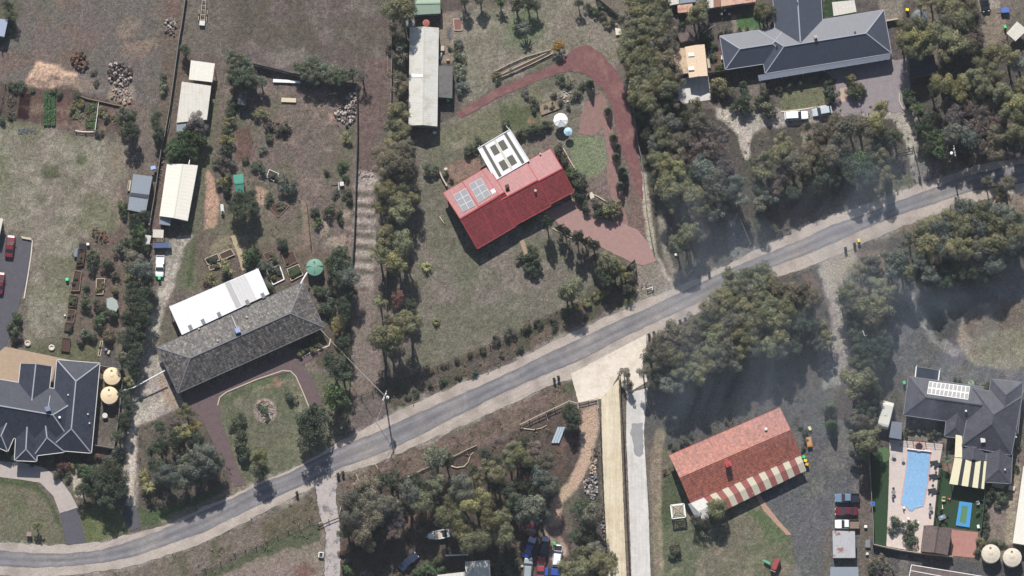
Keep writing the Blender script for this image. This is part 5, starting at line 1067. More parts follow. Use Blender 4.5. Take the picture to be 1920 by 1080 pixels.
zone('the wood above the road junction', 'trees in the wood above the road junction', '1232 228 17 B;1258 232 18 G;1286 222 18 D;1308 232 18 B;1330 244 19 P;1352 254 18 P;1245 256 18 O;1268 264 16 B;1294 262 18 P;1318 272 19 P;1344 282 18 P;1228 274 16 G;1214 250 13 D;1232 300 16 O;1248 310 18 W;1270 318 17 W;1272 290 14 B;1298 292 16 P;1252 352 21 O;1284 352 15 W;1302 368 18 O;1310 390 16 O;1262 382 14 O;1318 312 20 G;1334 334 21 G;1360 318 20 P;1354 296 17 P;1382 342 17 G;1340 364 20 G;1368 360 18 G;1386 372 15 G;1332 404 14 G;1348 392 13 G;1300 330 14 D;1280 402 12 D;1230 336 12 D', band=22, hf=1.05)
zone('the gum trees left of the shaded gravel entry', 'gum trees left of the gravel entry', '1285 440 18 O;1300 433 14 O;1270 458 15 O;1292 456 12 B;1312 446 10 B', band=20)
zone('the trees right of the shaded gravel entry', 'trees right of the gravel entry', '1428 322 16 O;1438 296 17 O;1424 352 16 D;1426 386 14 G;1440 372 14 G;1416 300 10 B', 'y')
zone('the wood between the pale cars and the road', 'trees between the pale cars and the road', '1468 262 14 O;1515 237 7 D;1516 262 9 D;1550 248 16 B;1568 232 16 B;1595 230 18 B;1582 246 20 B;1615 240 20 B;1640 230 17 W;1652 202 15 W;1658 248 16 D;1680 262 16 D;1536 262 16 B;1466 286 19 O;1486 302 18 B;1504 308 19 B;1520 284 17 B;1540 300 20 D;1557 292 18 B;1575 276 17 B;1590 300 20 D;1614 302 22 L;1600 327 21 D;1634 325 20 D;1655 297 14 O;1640 268 14 D;1540 332 17 D;1514 340 16 D;1470 328 18 P;1456 352 16 P;1488 362 15 D;1662 330 15 O;1666 348 12 L;1564 336 14 D;1576 318 14 D;1446 340 12 P', band=24, hf=.95)
zone('on the dark bank above the road', 'pale green palm on the bank', '1533 354 13 W', form='palm')
zone('the round tree right of the slate blue house', 'round bright tree', '1700 52 17 O;1722 48 17 O;1740 62 16 O;1694 74 17 O;1716 72 19 W;1736 86 15 O;1706 92 16 O;1724 98 14 O', band=20, hf=1.05)
zone('the wood in the upper right corner', 'trees in the upper right corner', '1727 6 13 O;1748 -2 14 B;1765 10 18 O;1790 22 20 O;1815 12 18 B;1776 38 18 B;1804 44 19 O;1832 40 16 P;1765 64 20 O;1790 80 21 O;1815 62 20 P;1810 86 19 B;1836 70 14 P;1775 98 16 O;1765 -14 16 B;1800 -10 16 B;1842 118 16 O;1866 100 19 O;1894 106 19 O;1914 120 17 G;1865 140 18 O;1834 146 18 O;1810 152 15 O;1770 158 21 W;1796 172 17 W;1750 168 13 D;1776 198 16 P;1842 168 17 O;1878 174 20 O;1904 192 21 W;1912 218 20 W;1888 212 18 O;1790 216 21 P;1816 204 17 P;1842 218 20 P;1862 234 21 P;1832 242 20 P;1806 240 16 P;1722 207 15 L;1742 226 18 D;1724 236 13 D;1702 176 11 L;1708 188 9 D;1745 252 17 L;1762 262 16 L;1786 250 18 G;1815 262 18 G;1866 258 19 B;1902 250 20 O;1766 284 18 L;1740 277 14 D;1788 274 14 D;1840 276 18 P;1866 284 16 B;1902 284 17 P;1918 270 14 B;1826 184 14 D;1920 160 16 O;1854 196 14 P', band=26)
zone('the wood right of the yellow lidded bin', 'trees right of the yellow lidded bin', '1800 395 19 G;1822 392 17 G;1785 410 18 O;1842 404 21 O;1865 394 18 G;1888 404 16 G;1752 420 17 O;1735 432 16 O;1772 430 20 G;1802 428 21 O;1832 430 21 G;1860 424 20 O;1886 418 18 G;1906 438 18 O;1708 452 14 G;1718 440 12 O;1740 460 20 O;1770 462 20 G;1802 466 22 O;1835 466 20 G;1865 462 21 O;1893 460 18 G;1664 486 14 G;1690 486 19 G;1674 508 17 G;1700 508 16 O;1724 490 18 G;1740 514 17 G;1754 530 15 D;1776 500 15 D;1800 508 19 D;1830 506 18 D;1865 492 18 G;1850 520 14 D;1888 490 16 D;1912 470 14 D;1780 526 13 D;1726 526 12 D;1816 448 13 O;1908 410 13 D', band=24, hf=1.1)
zone('the trees between the bin and the wood track', 'trees along the wood track', '1636 494 17 G;1615 510 14 O;1600 528 13 G;1630 522 13 G;1648 515 12 D;1622 488 9 D', hf=.95)
zone('group leaning over the road, right edge', 'leaning gum at the road', '1870 356 14 M;1888 346 15 B;1852 342 11 B;1878 368 10 O')
zone('the wood south of the road bend', 'trees in the wood south of the road bend', '1400 520 16 O;1370 512 14 O;1430 510 16 O;1442 524 15 O;1424 532 16 O;1385 536 15 O;1362 530 13 O;1350 553 17 O;1368 560 14 O;1386 552 15 O;1406 552 15 B;1430 556 17 O;1455 544 18 B;1478 550 18 B;1502 552 18 B;1522 564 17 B;1330 583 19 O;1352 584 15 B;1368 578 18 O;1398 576 17 O;1420 580 17 O;1446 576 19 O;1472 578 19 O;1498 580 19 D;1518 590 16 D;1292 604 13 B;1318 604 17 O;1345 610 17 O;1372 602 18 B;1400 604 18 O;1428 600 18 O;1458 602 19 O;1486 606 19 D;1512 608 16 D;1262 624 19 B;1288 626 18 B;1310 634 17 B;1334 634 18 O;1358 632 17 B;1384 632 18 O;1410 630 17 O;1438 630 17 D;1464 628 17 O;1490 632 15 D;1240 644 18 B;1264 648 17 B;1286 652 18 B;1312 658 16 O;1336 656 18 O;1362 658 19 G;1390 656 17 O;1416 656 16 G;1440 654 16 O;1468 652 16 G;1492 652 14 D;1220 667 17 D;1244 672 17 B;1270 672 19 O;1298 678 17 O;1324 682 17 O;1352 682 18 G;1378 680 15 G;1402 676 12 D;1432 672 13 D;1207 696 11 B;1228 702 15 D;1252 696 16 D;1280 700 17 O;1310 702 17 O;1338 702 13 D;1250 724 14 G;1270 726 15 G;1294 720 14 D;1234 722 10 D', band=26, hf=1.1)
zone('the trees beside the wood track bend', 'small trees beside the track bend', '1536 612 14 O;1550 630 14 O;1540 646 13 G;1558 642 11 G;1526 640 11 G', band=20, hf=.8)
zone('alone in the clearing below the wood', 'round dark bush in the clearing', '1514 652 15 D', low=True, hf=1.3)
zone('the three little trees between the two driveways', 'little trees between the driveways', '1170 699 9 B;1177 712 9 B;1183 726 8 B', 'y', hf=.6)
zone('the tree belt left of the pool house', 'trees in the belt left of the pool house', '1592 546 16 O;1612 548 14 B;1645 538 16 O;1662 548 15 O;1580 564 13 G;1600 572 16 G;1622 574 18 O;1646 572 18 O;1664 580 14 G;1590 596 14 D;1614 602 17 D;1638 596 18 B;1658 604 14 D;1602 630 15 D;1624 628 16 D;1646 624 18 D;1664 640 13 D;1612 656 17 D;1636 654 18 D;1656 662 15 D;1606 680 15 D;1628 682 16 D;1648 684 12 D;1598 708 19 O;1622 714 18 O;1606 734 17 O;1632 704 14 D;1646 734 12 D;1634 748 13 D;1614 762 16 D;1632 772 13 D;1602 784 13 B;1620 792 15 B;1638 800 14 B;1602 816 13 O;1622 828 19 O;1632 812 14 O;1618 848 14 B;1634 838 10 B', band=26)
zone('the dark conifers above the orange trailer', 'dark conifers above the orange trailer', '1557 765 13 D;1560 795 12 L', 'y', form='cone')
zone('the wood left of the car yard', 'trees in the wood left of the car yard', '817 855 25 S;838 864 14 D;732 897 21 D;690 912 19 B;712 906 13 B;672 926 17 B;654 942 19 B;692 940 21 B;720 948 19 B;745 920 13 D;664 970 21 B;695 970 21 B;725 968 16 P;742 980 17 P;652 994 17 D;677 1000 19 B;704 998 15 D;732 998 15 P;694 1022 12 O;767 928 21 G;790 944 19 O;784 914 20 D;818 904 20 S;760 904 12 D;808 930 13 D;748 950 12 G;866 916 23 G;893 940 23 W;850 944 16 O;832 970 18 O;857 976 17 W;867 998 16 W;886 1000 14 O;920 978 21 W;944 972 15 O;892 1018 23 O;946 1002 17 O;922 1006 14 O;912 876 14 O;932 892 16 O;956 864 17 O;952 916 16 D;928 912 12 D;814 946 10 D;886 882 12 D;896 900 12 O;905 958 12 D;780 895 12 D;975 858 20 W;966 840 16 O;1004 842 17 P;1024 866 16 B;990 884 15 D;1010 896 17 G;1030 910 17 G;982 908 16 D;970 940 20 D;1000 950 21 G;1014 964 16 G;982 968 14 G;958 948 13 D;1000 916 14 D;910 852 12 D;935 866 12 D;984 830 12 D', band=26)
zone('the bushes at the bottom edge of the wood', 'bushes at the bottom edge of the wood', '652 1070 12 L;643 1036 8 R;800 1066 14 L;822 1054 11 L;782 1074 10 L;690 1078 12 G;952 1070 13 D;940 1060 12 D;965 1062 12 D;930 1074 10 D;828 1070 10 L;650 1052 9 G', low=True)
zone('the dark tree by the cream letterbox fence', 'dark tree by the drive fence', '1064 772 15 D;1078 780 15 D;1072 794 13 D;1084 788 10 D', hf=.8)
zone('the trees between the dirt track and tan driveway', 'trees left of the tan driveway', '1094 952 20 D;1112 966 19 B;1098 982 19 D;1080 1004 14 D;1106 1004 15 D;1086 1040 16 O;1116 1034 16 B;1130 1060 22 O;1084 1066 20 O;1062 1070 17 O;1144 1048 15 O;1104 1056 15 D;1118 1082 17 D;1108 1020 12 D', band=26, hf=.85)
zone('the corner of the striped verandah', 'yellow green trees at the verandah corner', '1344 955 17 W;1304 976 14 M;1322 980 14 M;1338 972 12 D;1332 948 9 D', hf=.65)
zone('the lawn left of the terracotta house', 'small shrubs around the terracotta house', '1265 1026 12 M;1258 1040 8 D;1282 827 8 D;1266 842 6 D;1296 818 5 D;1512 826 6 D;1508 812 6 D;1506 842 5 D;1500 800 5 L;1256 834 5 D;1330 806 5 D;1362 790 5 D', low=True)
zone('the palms and bushes south of the pool', 'plants south of the pool', '1680 978 13 D;1704 990 12 D;1714 984 8 L;1706 1016 12 D;1712 1008 8 L;1672 996 8 D;1700 1004 8 D', band=20, low=True)
zone('beside the pool', 'palm beside the pool', '1777 862 11 D', form='palm')
zone('the beds between pool turf and cream building', 'bed plants right of the play turf', '1862 922 12 D;1876 930 12 D;1852 938 8 D;1870 945 8 G;1848 968 7 D;1850 984 8 D;1848 1000 7 D;1840 1016 8 W;1832 1034 8 D;1856 1018 6 D;1866 1019 6 D;1876 1021 6 D;1884 1023 5 D;1846 952 6 L;1834 963 5 L;1886 915 6 G', band=24, low=True)
zone('the beds above the pool', 'bed plants above the pool', '1702 806 6 G;1712 810 5 D;1722 808 6 G;1733 808 6 G;1744 806 5 G;1753 812 9 D;1742 818 5 W;1760 805 5 D;1698 815 5 M;1782 838 5 D;1778 850 5 D;1908 840 6 L;1906 880 6 D', low=True)
zone('the plants on the north wall of the pool house', 'plants on the north wall of the pool house', '1848 726 8 D;1836 744 6 W;1824 719 8 G;1800 714 5 D;1790 712 5 D;1893 726 7 D;1855 720 6 D;1838 752 5 D', low=True)
zone('the dark bushes at the bottom edge below the pool', 'dark bushes below the pool', '1644 1052 13 B;1660 1060 13 B;1652 1074 14 P;1640 1070 10 D;1668 1078 10 B', band=16, low=True)
zone('the front garden of the slate blue house', 'garden trees of the slate blue house', '1351 160 15 O;1362 172 12 O;1342 172 10 D;1392 192 15 D;1400 206 11 D;1396 176 10 D;1306 196 12 O;1275 206 15 D;1292 212 12 D;1424 188 11 D;1436 200 13 S;1446 208 12 D;1430 172 9 D;1395 158 7 D;1375 200 9 D', band=24, low=True, hf=1.5)
zone('the beds beside the small square lawn', 'beds beside the small square lawn', '1552 160 11 D;1560 178 12 D;1556 190 8 S;1602 158 14 O;1606 176 13 D;1598 170 11 D;1590 150 8 D;1524 150 7 M;1500 156 7 M;1480 160 7 M;1462 168 7 M;1700 178 9 L;1704 196 7 D;1618 168 7 D', low=True, hf=1.3)
zone('the round trees near the paved yard', 'round trees near the paved yard', '1308 22 18 O;1302 36 14 O;1316 10 14 O;1430 20 15 O;1438 32 14 D;1424 34 12 D;1446 20 10 D', band=20, hf=.8)
zone('the small garden beside the peach carport', 'bushes beside the peach carport', '1320 70 11 D;1328 66 8 D;1335 86 7 L;1336 108 7 L;1348 128 8 L;1356 124 6 L;1364 58 6 D;1342 88 5 D;1350 62 6 M;1386 58 5 D;1400 56 5 D;1275 64 9 D;1278 48 8 D', band=30, low=True)
zone('the thin trees at the top right of the lawn', 'thin trees near the top lawn fence', '1103 14 8 M;1116 22 8 L;1132 30 8 M;1140 44 7 W;1125 12 7 M;1150 40 6 G', low=True, hf=1.6)
zone('bushes round the vegetable garden', 'bushes by the vegetable garden', '28 164 9 D;42 162 9 D;20 160 8 D;100 172 7 D;112 178 7 D;145 182 8 D;150 196 8 W;135 205 7 W;5 225 8 D;20 222 5 D;190 210 8 W;200 220 8 G;186 250 8 D;38 160 6 D;60 170 5 D;176 135 6 G;180 155 6 M;306 165 10 S;306 145 7 D;308 155 7 D', band=25, low=True)
zone('line along the road fence', 'bushes along the road fence', '1152 541 9 D;1134 551 8 W;1118 558 8 W;1100 566 9 W;1082 574 8 W;1060 586 8 L;1036 598 8 M;1012 606 9 M;986 612 11 M;958 622 12 M;930 640 9 M;905 655 7 D;880 664 7 W;856 676 6 D;832 686 6 D;810 696 5 W;1175 548 7 M;1040 612 7 D;975 655 7 D;940 664 6 M;890 700 7 D;860 706 6 D;830 715 7 D;805 722 6 D;780 738 7 D;765 745 6 D', low=True)
# undergrowth: low leaf litter plants and verge weeds, one mass
def scatter(name, regions, seed, leaf, hmax, tintc, label):
    g_ = np.random.RandomState(seed); A, Nn, Sz, T_ = [], [], [], []
    for pts, dn in regions:
        wx, wy = PG([p[0] for p in pts], [p[1] for p in pts]); ar = (wx.max() - wx.min()) * (wy.max() - wy.min()); n = int(ar * dn)
        x = g_.uniform(wx.min(), wx.max(), n); y = g_.uniform(wy.min(), wy.max(), n); ins = np.zeros(n, bool)
        for i in range(len(wx)):
            j = (i + 1) % len(wx)
            if wy[i] != wy[j]: ins ^= ((wy[i] > y) != (wy[j] > y)) & (x < (wx[j] - wx[i]) * (y - wy[i]) / (wy[j] - wy[i]) + wx[i])
        gi = ((x - GX0) / GS).astype(int).clip(0, nx - 1); gj = ((y - GY0) / GS).astype(int).clip(0, ny - 1)
        ins &= BLO2[gj, gi] > g_.uniform(.42, .62, n); x, y = x[ins], y[ins]; n = len(x)
        kk = 9; cx = np.repeat(x, kk) + g_.randn(n * kk) * .22; cy = np.repeat(y, kk) + g_.randn(n * kk) * .22
        cz = np.abs(g_.randn(n * kk)) * hmax * .5 + .03
        A.append(np.stack([cx, cy, cz], 1)); Nn.append(g_.randn(n * kk, 3) * .8 + np.array([0, .1, 1.0])); Sz.append(g_.uniform(.1, .26, n * kk) * leaf)
        t_ = np.array(tintc)[g_.randint(0, len(tintc), n)]; T_.append(np.repeat(t_, kk, 0) * g_.uniform(.75, 1.25, (n * kk, 1)))
    me = leafmesh(name, np.concatenate(A), np.concatenate(Nn), np.concatenate(Sz), np.concatenate(T_), g_)
    o = bpy.data.objects.new(name, me); C.objects.link(o); tag(o, label, 'weeds', None, 'stuff'); o.color = (1, 1, 1, 1); return o
scatter('undergrowth', [([(640, 940), (757, 900), (850, 862), (960, 812), (1050, 775), (1072, 800), (1072, 850), (1036, 910), (1008, 980), (1005, 1120), (640, 1120)], .55), (CW, .5), (RW, .5), ([(1570, 540), (1690, 540), (1690, 860), (1600, 860), (1600, 660)], .5), ([(1665, 450), (1800, 380), (1940, 365), (1940, 520), (1700, 540)], .5), ([(1740, 60), (1940, 60), (1940, 300), (1760, 300), (1700, 200)], .5), ([(258, 800), (345, 770), (425, 850), (440, 910), (330, 945), (262, 960)], .6), ([(738, 0), (768, 0), (766, 240), (738, 240)], .5), ([(1124, 800), (1130, 1080), (1090, 1080), (1070, 960)], .6), ([(600, 560), (655, 560), (655, 740), (610, 700)], .5)],
    3, 1.5, .45, [(.09, .08, .05), (.07, .075, .04), (.13, .10, .07), (.11, .09, .075)], 'low brown and olive undergrowth below the woods')
scatter('verge_weeds', [(NV, .8), (SV, .6), (SL, .4), ([(1150, 480), (1195, 510), (1000, 615), (960, 632), (1060, 560)], .7), ([(370, 1080), (480, 1028), (595, 985), (600, 1000), (480, 1045), (390, 1085)], 1.5), ([(600, 440), (655, 400), (655, 470), (610, 470)], .5), ([(1470, 420), (1700, 345), (1722, 345), (1560, 402)], .6), ([(415, 180), (660, 180), (655, 400), (430, 470)], .16), ([(135, 450), (225, 430), (225, 620), (140, 640)], .3), ([(960, 150), (1100, 140), (1090, 200), (1020, 200)], .4)],
    4, 1.3, .35, [(.10, .10, .05), (.15, .12, .07), (.07, .09, .035), (.17, .14, .10)], 'dry and green weeds along the road verges')
# ------------------------------------------------ fences
def fence(label, pts, style='board', h=1.6, m=None, name=None, cat='fence', step=2.4, top=None):
    m = m or M_WOOD; W = [P(x, y, 0) for x, y in pts]
    root = empty(name or {'board': 'board_fence', 'rail': 'rail_fence', 'wire': 'wire_fence', 'wall': 'low_wall', 'edge': 'timber_edge'}[style], W[0], 0, label, cat)
    if style in ('wall', 'edge'):
        bm = NB(); 
        for i in range(len(W) - 1): bar(bm, W[i] + Vector((0, 0, h / 2)), W[i + 1] + Vector((0, 0, h / 2 - .003 * i)), .2 if style == 'edge' else .28, h)
        obj('wall' if style == 'wall' else 'sleeper', bm, m, root); return root
    bm = NB()
    for i in range(len(W) - 1):
        a, b = W[i], W[i + 1]; z = Vector((0, 0, 1))
        if style == 'board':
            bar(bm, a + z * (h * .5 + .04), b + z * (h * .5 + .04), .05, h - .08); bar(bm, a + z * (h + .03), b + z * (h + .03), .13, .05)
        elif style == 'rail':
            for zz in (h * .45, h * .95): bar(bm, a + z * zz, b + z * zz, .09, .12)
        else:
            for zz in (h * .3, h * .6, h * .95): bar(bm, a + z * zz, b + z * zz, .035, .035)
    obj({'board': 'board_panel', 'rail': 'rail', 'wire': 'wire_strand'}[style], bm, m, root)
    pm = None; cnt = 0
    for i in range(len(W) - 1):
        a, b = W[i], W[i + 1]; n = max(1, round((b - a).length / step))
        for k_ in range(n + (1 if i == len(W) - 2 else 0)):
            if cnt > 95: break
            p = a.lerp(b, k_ / n); cnt += 1
            if pm is None:
                q = NB(); box(q, (0, 0, (h + .1) / 2), (.14, .14, h + .1)); pm = bpy.data.meshes.new('post'); q.to_mesh(pm); q.free(); pm.materials.append(top or m)
            o = bpy.data.objects.new('post', pm); C.objects.link(o); o.parent = root; o.location = p - W[0]
    return root
M_FGR = mat('grey_fence_steel', g(120, 120, 118), .7, .1); M_FDK = mat('dark_fence_steel', g(64, 72, 74), .7, .1); M_FWH = mat('cream_fence_paint', g(182, 170, 152), .7, .08)
fence('grey panel fence west of the cream sheds, running down to the gravel drive', [(349, -10), (342, 40), (335, 82), (326, 150), (318, 205), (308, 262), (303, 280), (297, 320), (290, 370), (283, 410), (279, 450), (277, 500)], 'board', 1.3, M_FGR)
fence('slatted grey fence between the bare yard and the brown lane', [(669, 160), (670, 215), (670, 270), (668, 330), (666, 400), (664, 450), (661, 492)], 'board', 1.7, M_FDK)
fence('dark fence dropping from the green tank to the road corner', [(661, 492), (658, 560), (657, 620), (656, 690), (655, 752)], 'wire', 1.3, M_DKWOOD)
fence('dark tall fence along the foot of the silver hedge', [(476, 122), (510, 130), (545, 139), (600, 152), (669, 160)], 'board', 1.7, M_FDK)
fence('grey fence left of the belt beside the long shed', [(735, 38), (735, 100), (734, 150), (733, 192)], 'board', 1.4, M_FGR)
fence('thin dark fence between the lower lane and the big lawn', [(726, 495), (724, 560), (724, 620), (722, 680), (720, 726)], 'board', 1.2, M_FGR)
fence('post and wire fence between the lawn and the road verge', [(656, 752), (720, 727), (780, 703), (840, 680), (900, 655), (937, 637), (960, 626), (1010, 601), (1055, 581), (1100, 560), (1135, 541), (1190, 519)], 'wire', 1.2, M_DKWOOD)
fence('dark entry fence curling round the lower lawn corner', [(1168, 508), (1190, 489), (1193, 505), (1189, 521), (1170, 534)], 'board', 1.2, M_DKWOOD)
fence('pale fence down the east side of the red driveway', [(1172, 100), (1176, 130), (1182, 170), (1190, 225), (1196, 270), (1202, 296), (1207, 345), (1212, 392), (1218, 430), (1225, 466)], 'board', 1.5, M_FGR)
fence('dark diagonal fence at the top of the lawn', [(1117, -4), (1140, 15), (1162, 33), (1167, 60), (1172, 100)], 'board', 1.5, M_FDK)
fence('cream rail fence north of the timber garden bed', [(928, 134), (955, 120), (985, 107), (1034, 93)], 'rail', .5, M_FWH)
fence('cream rail fence south of the timber garden bed', [(931, 149), (960, 137), (1000, 119), (1036, 101), (1034, 93)], 'rail', .5, M_FWH)
fence('cream post fence with dark hedge along the lower left verge', [(352, 1084), (385, 1066), (413, 1052), (440, 1037), (480, 1024), (520, 1003), (560, 984), (580, 975), (597, 983)], 'wire', 1.1, M_DKWOOD, top=M_FWH)
fence('pale double gate across the gravel lane', [(597, 983), (616, 974), (636, 966)], 'rail', 1.1, M_FWH, name='gate', cat='gate')
fence('short cream fence return beside the gravel lane gate', [(636, 966), (638, 958), (640, 949)], 'rail', 1.0, M_FWH)
fence('white rail fence above the dark tree near the driveways', [(975, 797), (1010, 780), (1040, 766), (1067, 753), (1083, 757), (1084, 768)], 'rail', 1.1, M_FWH)
fence('weathered log fence across the wood, upper part', [(850, 856), (870, 846), (893, 836)], 'rail', .6, M_FWH)
fence('weathered log fence across the wood, lower part', [(757, 898), (775, 890), (792, 881), (808, 874)], 'rail', .6, M_FWH)
fence('dark boundary fence squeezed between tan and white driveways', [(1162, 703), (1164, 760), (1168, 812), (1171, 900), (1176, 1000), (1180, 1084)], 'board', 1.7, M_DKWOOD, step=3)
fence('timber edging beside the tan driveway', [(1086, 756), (1120, 748), (1122, 766)], 'rail', .9, M_FWH)
fence('thin dark fence left of the tan driveway', [(1125, 790), (1128, 880), (1133, 970), (1138, 1040)], 'wire', 1.3, M_DKWOOD)
fence('grey panel fence west of the dark turf strip', [(1628, 846), (1631, 890), (1634, 940), (1637, 985), (1637, 1022)], 'board', 1.5, M_FGR)
fence('cream topped fence south of the pool paving', [(1637, 1022), (1662, 1028), (1687, 1033), (1720, 1038), (1755, 1042), (1785, 1045)], 'board', 1.5, M_FWH)
fence('thin dark pool fence north of the pool paving', [(1668, 824), (1700, 827), (1735, 830), (1768, 833)], 'wire', 1.2, M_BLACK, step=1.5)
fence('thin dark pool fence between paving and play turf', [(1765, 880), (1757, 930), (1751, 985)], 'wire', 1.2, M_BLACK, step=1.5)
fence('grey fence right of the play turf', [(1846, 920), (1843, 960), (1838, 1000)], 'board', 1.5, M_FDK)
fence('timber fence boxing in the cream water tanks', [(187, 687), (232, 695), (228, 740), (222, 790), (214, 842), (190, 838), (163, 834)], 'board', 1.2, M_FGR)
fence('dark sleeper wall above the vegetable rows', [(143, 178), (165, 186), (190, 191), (215, 197), (232, 200)], 'edge', .5, M_WOOD)
fence('white rail frame round the second vegetable plot', [(185, 194), (182, 220), (178, 248), (160, 248), (142, 246)], 'rail', .7, M_WHITE)
fence('dark steel edging at the left end of the vegetable garden', [(10, 160), (5, 185), (0, 205), (-4, 226), (8, 228)], 'wire', 1.0, M_FDK)
fence('concrete kerb along the right edge of the asphalt yard', [(40, 444), (61, 451), (58, 480), (52, 520), (45, 560)], 'edge', .18, M_CONC)
fence('brick edge round the loop lawn', [(408, 760), (412, 745), (425, 735), (480, 712), (530, 695), (545, 696), (555, 706), (570, 740), (580, 765)], 'edge', .12, M_CREAMW)
fence('curved edge under the clipped bushes by the east eave', [(620, 635), (617, 648), (600, 655), (580, 662), (560, 675)], 'edge', .12, M_CONC)
fence('timber steps edging along the hedge left of the steel sheds', [(322, 190), (318, 230), (311, 262)], 'rail', .4, M_FGR)
fence('dark garden fence south of the peach carport', [(1328, 139), (1345, 137), (1362, 134)], 'board', 1.5, M_DKWOOD)
fence('thin post fence beside the right driveway entry', [(1712, 275), (1718, 300), (1724, 325), (1727, 342)], 'rail', .9, M_DKWOOD)
fence('white kerb below the pale parked cars', [(1464, 210), (1500, 206), (1550, 198)], 'edge', .15, M_CONC)
fence('curved kerb right of the courtyard', [(1686, 175), (1686, 190), (1692, 203), (1702, 212)], 'edge', .25, M_CREAMW)
fence('cream wall above the courtyard beside the round tree', [(1661, 41), (1672, 39), (1684, 37)], 'wall', 1.2, M_FWH)
fence('rail fence round the wood corner garden', [(1672, 302), (1685, 285), (1710, 279)], 'rail', .9, M_DKWOOD)
fence('thin timber edge beside the shaded gravel entry', [(1388, 410), (1398, 435), (1408, 458)], 'edge', .15, M_CREAMW)
fence('dark fence between the garden yard and sand path', [(575, 382), (579, 420), (583, 462)], 'board', 1.0, M_DKWOOD)
fence('dark fence beside the pale shed at the left edge', [(15, 38), (16, 60), (4, 95)], 'wire', 1.2, M_FDK)
fence('thin pale wall beside the red tiled house terrace', [(822, 318), (829, 334), (838, 350)], 'wall', .8, M_CREAMW)
fence('pale retaining edge in the bed east of the red tiled house', [(1056, 278), (1068, 300), (1080, 320)], 'edge', .3, M_CREAMW)
fence('low pale edge under the dark conifers', [(1036, 428), (1060, 441), (1080, 450)], 'edge', .2, M_CREAMW)
fence('low pale edge north of the pale flowering bush', [(1104, 362), (1120, 368), (1140, 380)], 'edge', .25, M_CREAMW)
fence('little box frame on the roadside grass', [(1291, 512), (1297, 506), (1299, 508), (1290, 515)], 'rail', .5, M_FWH)
fence('white gate frame beside the entry fence', [(1213, 543), (1224, 539), (1223, 545)], 'rail', .9, M_WHITE, name='gate', cat='gate')

